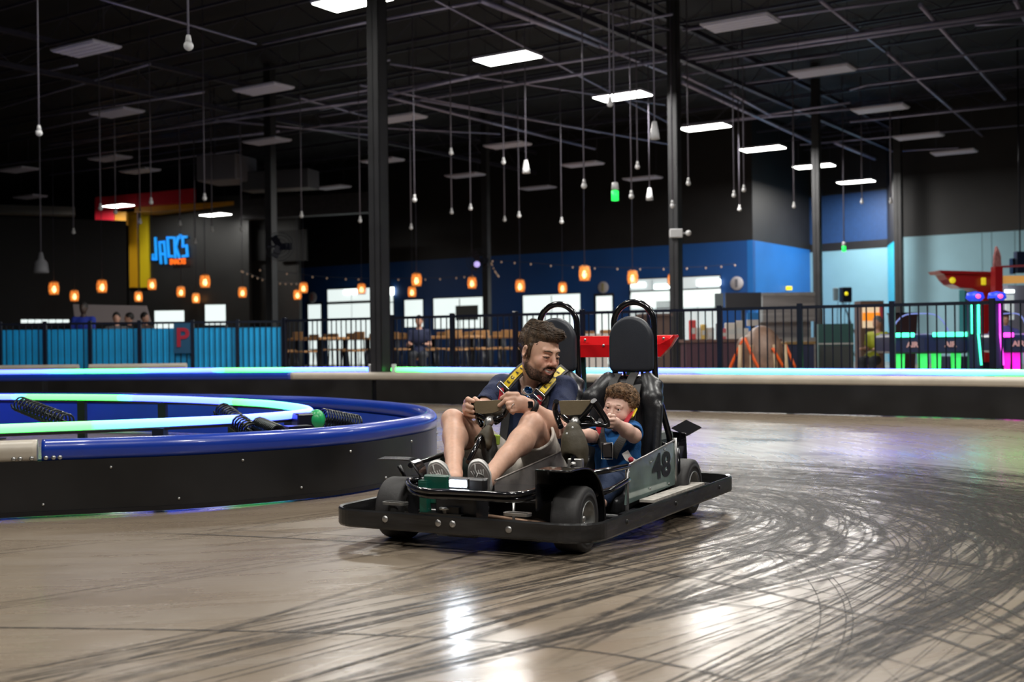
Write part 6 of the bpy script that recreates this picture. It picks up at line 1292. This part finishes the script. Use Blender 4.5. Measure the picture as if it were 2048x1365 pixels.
cg = px_at_d(1672, 682, 22.); t = empty('green_cabinet', (cg[0], 22., 0), -.2, 'dark green metal cabinet with a pale stripe behind the railing', 'cabinet'); z1 = px_at_d(1672, 648, 22.)[2]; MB().bb((-.32, 0, .06), (.32, .6, z1)).build('body', mat('cabinet_green', (.008, .06, .055), .4), t); MB().bb((-.325, -.015, z1 * .66), (.325, 0, z1 * .66 + .03)).build('stripe', silver, t); MB().bb((-.3, -.012, .12), (.3, 0, z1 * .64)).build('door', mat('cabinet_dark', (.03, .035, .035), .4), t)
# dark screens and steel hood behind the counter
for x0, y0, x1, y1, D, mt, nm, lb, cat in ((1430, 587, 1447, 622, 28, greyg, 'display_screen', 'small grey screen left of the big dark screen', 'screen'), (1451, 586, 1523, 620, 28, mat('menu_screen', (.03, .03, .035), .3), 'display_screen', 'big dark menu screen over the red goods', 'screen')):
    a = px_at_d(x0, y0, D); b = px_at_d(x1, y1, D); t = empty(nm, ((a[0] + b[0]) / 2, D, 0), 0, lb, cat); w2 = (b[0] - a[0]) / 2; MB().bb((-w2, 0, b[2]), (w2, .08, a[2])).build('panel', mt, t); MB().bb((-.04, .02, 0), (.04, .08, b[2])).build('stand', frame_m, t)
hood = mat('brushed_steel_hood', (.42, .40, .40), .32, .8, var=.3, vs=2., stretch=(.3, .3, 6)); a = px_at_d(1525, 586, 30); b = px_at_d(1630, 652, 30); t = empty('steel_kiosk', ((a[0] + b[0]) / 2, 30, 0), 0, 'brushed steel kiosk wall under the mid blue wall', 'kiosk'); w2 = (b[0] - a[0]) / 2
MB().bb((-w2, 0, a[2] - .75), (w2, .5, a[2] - .08)).build('hood', hood, t); MB().bb((-w2 - .03, -.03, a[2] - .08), (w2, .5, a[2])).build('hood_rim', silver, t); MB().bb((-w2, .4, 0), (w2, .5, a[2] - .75)).build('back_panel', hood, t); MB().bb((-w2, -.1, 0), (w2, .4, .9)).build('base_cabinet', silver, t)
p, t_, n_ = on_line(W1b, W2b, 1578, 577, .1); t = empty('yellow_sign', p, 0, 'small yellow sign above the steel kiosk', 'sign'); MB().box((0, 0, 0), (.22, .04, .14), ch=.02).build('plate', emat('yellow_glow', (.9, .7, .02), .7), t)
# goods on the maroon counter
gc = [(.55, .05, .05), (.6, .55, .5), (.6, .4, .1), (.5, .45, .42), (.1, .1, .12), (.5, .1, .12), (.55, .5, .45)]; gi = 0; names_c = ['red', 'white', 'ochre', 'cream', 'black', 'crimson', 'ivory']
zt = px_at_d(1400, 680, 21.)[2]
for px, w_, h_, ci in ((1385, .12, .36, 0), (1396, .10, .22, 1), (1407, .1, .28, 2), (1421, .12, .22, 3), (1437, .08, .3, 4), (1447, .1, .2, 5), (1462, .22, .30, 1), (1478, .13, .34, 6), (1491, .1, .2, 1), (1540, .1, .12, 3)):
    p = px_at_d(px, 682, 21.25); t = empty('goods_box', (p[0], 21.25, zt), 0, '%s item on the maroon counter, %s' % (names_c[ci], 'towards the left' if px < 1412 else 'in its middle' if px < 1452 else 'towards the right'), 'goods', 'goods on the maroon counter'); MB().box((0, 0, h_ / 2), (w_, .12, h_), ch=.012).build('carton', mat('goods_' + names_c[ci], gc[ci], .5), t); MB().bb((-w_ * .35, -.062, h_ * .3), (w_ * .35, -.06, h_ * .6)).build('carton_label', mat('goods_label', (.5, .5, .48), .5), t)
p = px_at_d(1508, 682, 23.); t = empty('blue_display', (p[0], 23., 0), 0, 'blue topped display stand between the counter and steel kiosk', 'display stand'); z0, z1 = px_at_d(1508, 640, 23.)[2], px_at_d(1508, 626, 23.)[2]; MB().bb((-.12, 0, z0), (.12, .1, z1)).build('sign', mat('sign_cyanblue', (.01, .16, .45), .5), t); MB().bb((-.12, 0, z0 - .12), (.12, .1, z0)).build('tray', whitem, t); MB().bb((-.03, .03, 0), (.03, .07, z0 - .12)).build('stand', frame_m, t)
# brown dome shaped coin ride with orange trim
p = px_at_d(1519, 682, 17.6); t = empty('coin_ride', (p[0], 17.6, 0), -.25, 'brown dome shaped coin operated ride with orange trim behind the railing', 'coin ride'); s = SDF(); zc = px_at_d(1519, 655, 17.6)[2]
s.ell((0.03, 0, zc * .52), (.34, .32, zc * .50), k=.05).ell((-.22, -.1, zc * .72), (.12, .12, .16), k=.05).rbox((0, 0, .10), (.5, .4, .06), .03, k=.04); o = s.build('shell', mat('ride_brown', (.20, .12, .085), .5, var=.25), t, .025); 
for P in ([(-.50, -.1, .3), (-.36, -.15, .62), (-.22, -.2, .9)], [(-.2, -.3, .9), (-.05, -.36, .55), (.1, -.34, .3)], [(.2, -.3, .75), (.36, -.25, .45)], [(.38, -.05, .8), (.52, -.1, .45)]): MB().tube(catmull(P, 4), .022, seg=8).build('trim_bar', mat('orange_trim', (.75, .10, .01), .4), t)
for x in (-.3, -.12, .25, .42): MB().tube([(x, -.28, .08), (x * .9, -.26, .8)], .028, seg=8).build('column', mat('ride_tan', (.42, .30, .18), .5), t)
MB().bb((-.6, -.45, 0), (.6, .4, .05), ch=.01).build('base', mat('ride_base', (.10, .05, .05), .5), t)
# arcade speaker on the pale wall, orange vending kiosk, bin
p = px_at_d(1691, 590, 36.); t = empty('wall_speaker', p, .2, 'black box with a yellow dot on the pale blue wall', 'speaker'); MB().box((0, 0, 0), (.32, .25, .46), ch=.02).build('cabinet', rail_blk, t); MB().ell((-.04, -.14, .03), (.06, .02, .06)).build('yellow_dot', emat('yellow_dot', (.8, .7, .02), .6), t); MB().box((-.30, .05, .02), (.16, .1, .4), ch=.02).build('side_box', mat('grey_blue_box', (.12, .17, .2), .5), t)
for i in range(4): MB().tube(catmull([(-.25 + .13 * i, 0, -.2), (-.28 + .12 * i, 0, -.9), (-.2 + .16 * i, .0, -1.9)], 4), .012, seg=5).build('cable', rail_blk, t)
MB().tube([(-.1, 0, -.2), (.3, -.3, -1.6), (.9, -.6, -3.9)], .02, seg=5).tube([(.9, -.6, -3.9), (-.2, -.3, -2.8)], .02, seg=5).build('stand', rail_blk, t)
p = px_at_d(1745, 682, 33.); t = empty('vending_kiosk', (p[0], 33., 0), 0, 'lit orange and cream vending kiosk against the pale wall', 'vending kiosk'); z1 = px_at_d(1745, 602, 33.)[2]; MB().bb((-.33, 0, 0), (.33, .6, z1)).build('cabinet', mat('kiosk_brown', (.10, .06, .04), .5), t); MB().bb((-.28, -.02, 1.15), (.22, 0, z1 - .1)).build('front', emat('kiosk_cream', (.75, .58, .38), .6), t); MB().bb((-.28, -.04, 1.35), (.22, -.02, 1.58)).build('orange_band', emat('kiosk_orange', (.9, .28, .02), .7), t); MB().bb((.20, -.04, 1.4), (.3, -.02, z1 - .15)).build('red_edge', mat('kiosk_red', (.4, .05, .08), .5), t)
p = px_at_d(1806, 682, 24.); t = empty('dark_bin', (p[0], 24., 0), 0, 'dark flared bin top behind the air hockey table', 'bin'); z1 = px_at_d(1806, 629, 24.)[2]; MB().prism([(-.16, 0), (.16, 0), (.24, z1), (-.24, z1)], (0, 0, 0), (1, 0, 0), (0, 0, 1), (0, .4, 0)).build('bin_body', mat('dark_bin', (.03, .012, .015), .5), t); MB().bb((-.26, -.22, z1), (.26, .22, z1 + .03)).build('rim', rail_blk, t)
# air hockey tables with neon edges
def hockey(px, D, neon_c, leg_c, label, wdt=1.25):
    p = px_at_d(px, 682, D); t = empty('air_hockey_table', (p[0], D, 0), -.10, label, 'air hockey table'); zt = px_at_d(px, 667, D)[2]; nm_ = emat('neon_%s' % leg_c[0], neon_c, 3.); lg = emat('leg_%s' % leg_c[0], leg_c[1], .65); bd = mat('hockey_navy', (.012, .02, .07), .35, coat=.4)
    MB().bb((-wdt, 0, .66), (wdt, 1.2, zt - .02), ch=.03).build('table_body', bd, t); MB().bb((-wdt + .06, .06, zt - .02), (wdt - .06, 1.14, zt)).build('play_field', mat('hockey_field', (.25, .25, .45), .2), t)
    for x0, x1 in ((-wdt, -wdt * .45), (.02, wdt)): MB().bb((x0, -.04, zt - .05), (x1, .0, zt + .01), ch=.008).build('neon_edge', nm_, t)
    for x in (-wdt + .10, -.10, .08, wdt - .16): MB().prism([(-.03, 0), (.02, 0), (.045, .67), (-.055, .67)], (x + .02, .12, 0), (1, 0, 0), (0, 0, 1), (0, .15, 0)).build('leg', lg, t)
    for x in (-wdt + .25, .25): MB().bb((x - .16, -.012, .68), (x + .16, 0, zt - .06)).build('end_panel', nav, t); text_mesh('table_logo', 'AIR', .10, mat('logo_pink', (.6, .35, .35), .4), M4(np.array([[1, 0, 0], [0, 0, -1], [0, 1, 0.]]), (x, -.02, .78)), t, ext=.004, off=.004)
    P = [(-wdt + .1, .6, zt)] + [(x, .6, zt + .28 * (1 - (abs(x) / (wdt - .1)) ** 4)) for x in np.linspace(-wdt + .12, wdt - .12, 13)] + [(wdt - .1, .6, zt)]; MB().tube(P, .010, seg=6).build('arch_rail', mat('clear_blue_rail', (.2, .25, .6), .2, emit=(.3, .4, 1), es=.3), t)
    return t, zt
h1, z1 = hockey(1862, 15.8, (.06, .9, .45), ('green', (.05, .85, .15)), 'air hockey table with mint neon edge and green legs', .50)
h2, z2 = hockey(2050, 15.6, (1., .05, .75), ('magenta', (1., .02, .75)), 'air hockey table with magenta neon edge at the right edge', .34)
def neon_post(px, D, col_, nm_, label):
    p = px_at_d(px, 682, D); t = empty('neon_post', (p[0], D, 0), 0, label, 'neon post'); zt = px_at_d(px, 598, D)[2]; zb = px_at_d(px, 668, D)[2]; nm2 = emat('post_' + nm_, col_, 3.)
    for x in (-.04, .045): MB().tube([(x, 0, zt), (x, 0, zb - .0)], .018, seg=8).build('neon_tube', nm2, t)
    MB().tube([(.04, 0, zb), (.075, 0, .5)], .014, seg=8).build('neon_tube', nm2, t); MB().bb((-.08, .02, 0), (.09, .08, zt)).build('mast', nav, t); MB().ring((0, 0, zt + .03), (0, 0, 1), [(0, .07), (.10, .05), (.12, -.02), (.06, -.07), (0, -.07)], seg=16).build('cap', emat('cap_blue', (.02, .06, .8), .6), t)
    MB().ell((.0, -.11, zt + .03), (.035, .02, .03)).build('score_light', emat('score_' + nm_, (1, .1, .3), 1.5), t)
neon_post(1951, 15.6, (.05, .95, .45), 'mint', 'pair of mint green neon tubes on a post with a blue cap'); neon_post(1995, 15.5, (1., .06, .85), 'pink', 'pair of magenta neon tubes on a post with a blue cap')
# big red claw machine arch
p = px_at_d(1955, 682, 22.); t = empty('red_arcade_arch', (p[0], 22., 0), 0, 'large red arcade machine with an overhanging curved arm', 'arcade machine'); to = np.array([p[0], 22., 0])
def poly_px(pts, D, th, mt, nm, par, off): V = [px_at_d(a, b, D) for a, b in pts]; n = len(V); return MB().add([v - np.array([0, th / 2, 0]) for v in V] + [v + np.array([0, th / 2, 0]) for v in V], [tuple(range(n)), tuple(range(2 * n - 1, n - 1, -1))] + [(i, (i + 1) % n, n + (i + 1) % n, n + i) for i in range(n)]).build(nm, mt, par, off=off)
mred = mat('machine_red', (.36, .008, .012), .3, coat=.5)
poly_px([(1867, 544), (1980, 547), (1980, 560), (1976, 574), (1975, 724), (1960, 724), (1957, 600), (1948, 584), (1935, 578), (1912, 577), (1896, 570), (1886, 560), (1880, 551)], 22., .45, mred, 'arm', t, to); poly_px([(1867, 543), (1982, 546), (1982, 551), (1872, 549)], 22., .6, mred, 'arm_rim', t, to)
MB().ell(px_at_d(1905, 561, 21.7) - to, (.06, .03, .06)).build('yellow_badge', emat('badge_y', (.75, .62, .02), .6), t); MB().box(px_at_d(1967, 563, 21.7) - to, (.09, .03, .14), ch=.01).build('yellow_badge', emat('badge_y', (.75, .62, .02), .6), t)
poly_px([(1924, 580), (1946, 585), (1952, 664), (1924, 664)], 23., .3, mat('teal_panel', (.01, .22, .26), .4), 'teal_panel', t, to); MB().bb((-.5, .1, 0), (.3, .7, .5)).build('base', nav, t)
p = px_at_d(1994, 682, 21.); t = empty('red_tower', (p[0], 21., 0), 0, 'tall red tower with a flame like top ornament', 'arcade machine'); to = np.array([p[0], 21., 0])
poly_px([(1986, 534), (2001, 534), (2001, 726), (1986, 726)], 21., .2, mred, 'tower', t, to); poly_px([(1987, 534), (1988, 512), (1992, 493), (1996, 500), (2000, 512), (2001, 534)], 21., .08, mat('ornament', (.55, .22, .22), .25, .3, var=.5, vs=12.), 'ornament', t, to); poly_px([(2001, 532), (2070, 529), (2070, 533), (2001, 536)], 21., .08, mat('dusty_red', (.35, .06, .08), .4), 'cross_bar', t, to); poly_px([(2003, 552), (2060, 552), (2060, 566), (2003, 568)], 21.2, .06, emat('arcade_yellow', (.75, .38, .10), .45), 'lit_header', t, to)
p = px_at_d(2034, 682, 26.); t = empty('arcade_cabinet', (p[0], 26., 0), 0, 'pale lit arcade cabinet at the right edge behind the red tower', 'arcade machine'); to = np.array([p[0], 26., 0]); poly_px([(2006, 572), (2060, 572), (2060, 700), (2006, 700)], 26., .5, mat('cabinet_lilac', (.30, .30, .40), .5), 'cabinet', t, to); poly_px([(2010, 580), (2028, 580), (2028, 586), (2010, 586)], 25.6, .05, tube_l, 'tube_light', t, to); poly_px([(2011, 590), (2027, 590), (2027, 640), (2011, 640)], 25.6, .05, glow2, 'screen', t, to)
p = px_at_d(2042, 682, 30.); t = empty('dark_blue_sign', px_at_d(2040, 525, 30.), 0, 'dark blue box sign high at the right edge', 'sign'); MB().box((0.05, 0, 0), (.35, .2, .55), ch=.01).build('box', nav, t); MB().box((-.2, .0, -.1), (.06, .2, .4)).build('side_plate', rail_blk, t); MB().tube([(0, 0, .2), (0, 0, 8.5 - t.location[2])], .02, seg=5).build('hanger', rail_blk, t)

# ================================================================ PEOPLE IN THE BACKGROUND
def figure(px, py_head, D, shirt, hair, skin, label, seated=False, hat=None, bend=0., yaw=0.):
    """head centre at a pixel; whole figure from the floor up"""
    hc_ = px_at_d(px, py_head, D); t = empty('person', (hc_[0], D, 0), yaw, label, 'person'); H_ = hc_[2]; s = SDF(); x0 = bend * .35; f0 = -abs(bend) * .2
    if seated: hz = max(.45, H_ - .72); kn = [(-.11, -.45, hz), (.11, -.45, hz)]; ft = [(-.11, -.45, .05), (.11, -.45, .05)]
    else: hz = H_ * .55; kn = [(-.10, -.02, hz * .5), (.10, -.02, hz * .5)]; ft = [(-.11, 0, .05), (.11, 0, .05)]
    hp = np.array([-x0, 0, hz]); nk = np.array([-.0, f0, H_ - .17]); ch = hp + (nk - hp) * .68; hd = np.array([0, f0, H_])
    for i, sg in enumerate((-1, 1)): s.chain([hp + [sg * .09, 0, 0], kn[i], ft[i]], [.085, .062, .042], k=.03); s.cap(ft[i], np.array(ft[i]) + [0, -.16, -.01], .04, .035, k=.02)
    s.ell(hp, (.15, .11, .12), k=.05).ell(ch, (.17, .11, .17), k=.06).cap(nk, hd + [0, 0, -.05], .052, .05, k=.03).ell(hd + [0, 0, .01], (.076, .094, .115), k=.02).ell(hd + [0, -.04, -.05], (.055, .055, .06), k=.02).ell(hd + [0, -.098, -.01], (.012, .018, .022), k=.01)
    for sg in (-1, 1):
        sh = nk + [sg * .18, 0, -.07]; el = sh + [sg * .05, -.04, -.27]; hn = el + [-sg * .08, -.22, .02]; s.cap(nk + [0, 0, -.04], sh, .05, .055, k=.04).chain([sh, el, hn], [.05, .04, .028], k=.02).ell(hn + [0, -.05, 0], (.03, .045, .025), k=.015); s.ell(hd + [sg * .078, 0, 0], (.01, .018, .028), k=.006)
        for j in range(4): s.cap(hn + [(j - 1.5) * .014, -.08, 0], hn + [(j - 1.5) * .016, -.125 + .006 * abs(j - 1.5), -.015], .007, k=.003)
        s.cap(hn + [-sg * .02, -.05, .01], hn + [-sg * .045, -.09, .01], .008, k=.004)
    s.build('body', skin, t, .016)
    c = SDF(); c.ell(hp + [0, 0, .05], (.16, .125, .13), k=.05).ell(ch, (.185, .125, .185), k=.06)
    for sg in (-1, 1): sh = nk + [sg * .18, 0, -.07]; c.cap(nk + [0, 0, -.06], sh, .06, .066, k=.04).cap(sh, sh + [sg * .03, -.02, -.16], .066, .06, k=.03)
    c.build('shirt', shirt, t, .018)
    g = SDF(); 
    for i, sg in enumerate((-1, 1)): g.chain([hp + [sg * .09, 0, 0], kn[i], np.array(ft[i]) + [0, 0, .08]], [.10, .075, .06], k=.03)
    g.build('trousers', mat('dark_trousers', (.015, .018, .025), .8), t, .02)
    h = SDF(); h.ell(hd + [0, .015, .035], (.084, .100, .105), k=.01); h.ell(hd + [0, -.11, -.02], (.07, .06, .085), k=.01, sub=True).rbox(hd + [0, 0, -.13], (.2, .2, .08), .01, k=.01, sub=True); h.build('hair', hair, t, .014)
    if hat: MB().ring(hd + [0, 0, .06], (0, 0, 1), [(0, .07), (.085, .05), (.095, 0), (.14, -.005), (.14, -.012), (.09, -.012)], seg=18).build('cap', hat, t)
    return t
dsk = mat('dark_brown_skin', (.05, .028, .02), .5); lsk = mat('light_skin', (.45, .24, .17), .5); bh = mat('black_hair', (.01, .008, .008), .6); bsh = mat('royal_blue_shirt', (.01, .03, .30), .8)
figure(167, 617, 24., bsh, bh, dsk, 'person standing in a royal blue shirt before the pale board at the left')
figure(233, 637, 25., mat('grey_shirt', (.10, .10, .11), .8), bh, lsk, 'person with black hair behind the turquoise fence, under the pale board', yaw=.3)
figure(258, 637, 26.6, mat('black_shirt', (.02, .02, .022), .8), bh, lsk, 'left one of two people close together at the right end of the pale board', yaw=-1.2)
figure(290, 636, 27.2, mat('brown_shirt', (.07, .04, .03), .8), bh, lsk, 'right one of two people close together at the right end of the pale board', yaw=1.2)
figure(1762, 646, 22., mat('lime_vest', (.33, .36, .02), .7), mat('grey_hair', (.12, .13, .15), .6), lsk, 'bent seated person in a lime yellow top by the vending kiosk', seated=True, bend=.6, yaw=-.9)
figure(2008, 637, 19., mat('violet_shirt', (.10, .10, .40), .8), bh, lsk, 'person in a violet blue shirt beside the red tower', hat=mat('dark_cap', (.02, .02, .03), .6))
figure(838, 643, 25., mat('navy_top', (.01, .015, .05), .8), bh, lsk, 'dark haired person in navy seated among the cafe tables', seated=True)

# ================================================================ LABELS THAT TELL LIKE THINGS APART
ORD = ['first', 'second', 'third', 'fourth', 'fifth', 'sixth', 'seventh', 'eighth', 'ninth', 'tenth', 'eleventh', 'twelfth', 'thirteenth', 'fourteenth', 'fifteenth', 'sixteenth', 'seventeenth', 'eighteenth', 'nineteenth', 'twentieth']
ZN = [(545, 'left of the turquoise fence column'), (762, 'between the fence and thick columns'), (975, 'between the thick and middle columns'), (1354, 'between the middle and white box columns'), (1e9, 'right of the white box column')]
bpy.context.view_layer.update()
def centre(o):
    if o.type == 'MESH': bb = [o.matrix_world @ Vector(c) for c in o.bound_box]; return np.array(sum(bb, Vector()) / 8)
    return np.array(o.matrix_world.translation)
def relabel(objs, noun):
    groups = {}
    for o in objs:
        c = centre(o); px = 1024 + FPX * ((c - CC) @ RV) / c[1] if c[1] > 1 else 99999
        z = [i for i, q in enumerate(ZN) if px < q[0]][0] if abs(px) < 1e6 else 4; groups.setdefault(z, []).append((px, c[1], o))
    for z, L_ in groups.items():
        L_.sort(key=lambda q: (round(q[0], 1), q[1]))
        for i, (a, b, o) in enumerate(L_): o['label'] = '%s from left of the %s %s' % (ORD[min(i, 19)], noun, ZN[z][1]) if len(L_) > 1 else 'only one of the %s %s' % (noun, ZN[z][1])
A = [o for o in COL.objects if o.parent is None]; st = lambda n: [o for o in A if o.name.split('.')[0] == n]
relabel(st('hanging_camera') and [o for o in st('hanging_camera') if o['label'].startswith('small pale')], 'pale cable fixtures')
relabel(st('conduit_pipe'), 'thin roof pipes'); relabel(st('cafe_chair'), 'wood backed stools'); 
for near in (True, False):
    t = [o for o in st('cafe_table') if (o.location.y < 30) == near]; relabel(t, ('nearer' if near else 'farther') + ' wooden tables')
for i, o in enumerate(sorted(st('roof_joist'), key=lambda o: centre(o)[1])): o['label'] = '%s nearest black open web joist under the roof deck' % (['twenty-first', 'twenty-second'][i - 20] if i > 19 else ORD[i])
for i, o in enumerate(sorted(st('roof_girder'), key=lambda o: centre(o)[0])): o['label'] = 'heavy dark lattice girder over the %s column row' % ['left', 'middle', 'right'][i]
for i, o in enumerate(sorted([o for o in st('ceiling_lamp') if 'near part' in o['label']], key=lambda o: o.location.y)): o['label'] = '%s nearest unseen lit lamp panel over the near part of the track' % ORD[i]
for i, o in enumerate(sorted(st('goods_box'), key=lambda o: o.location.x)): o['label'] = '%s item on the maroon counter, %s from the left' % (o['label'].split(' item')[0], ORD[i])
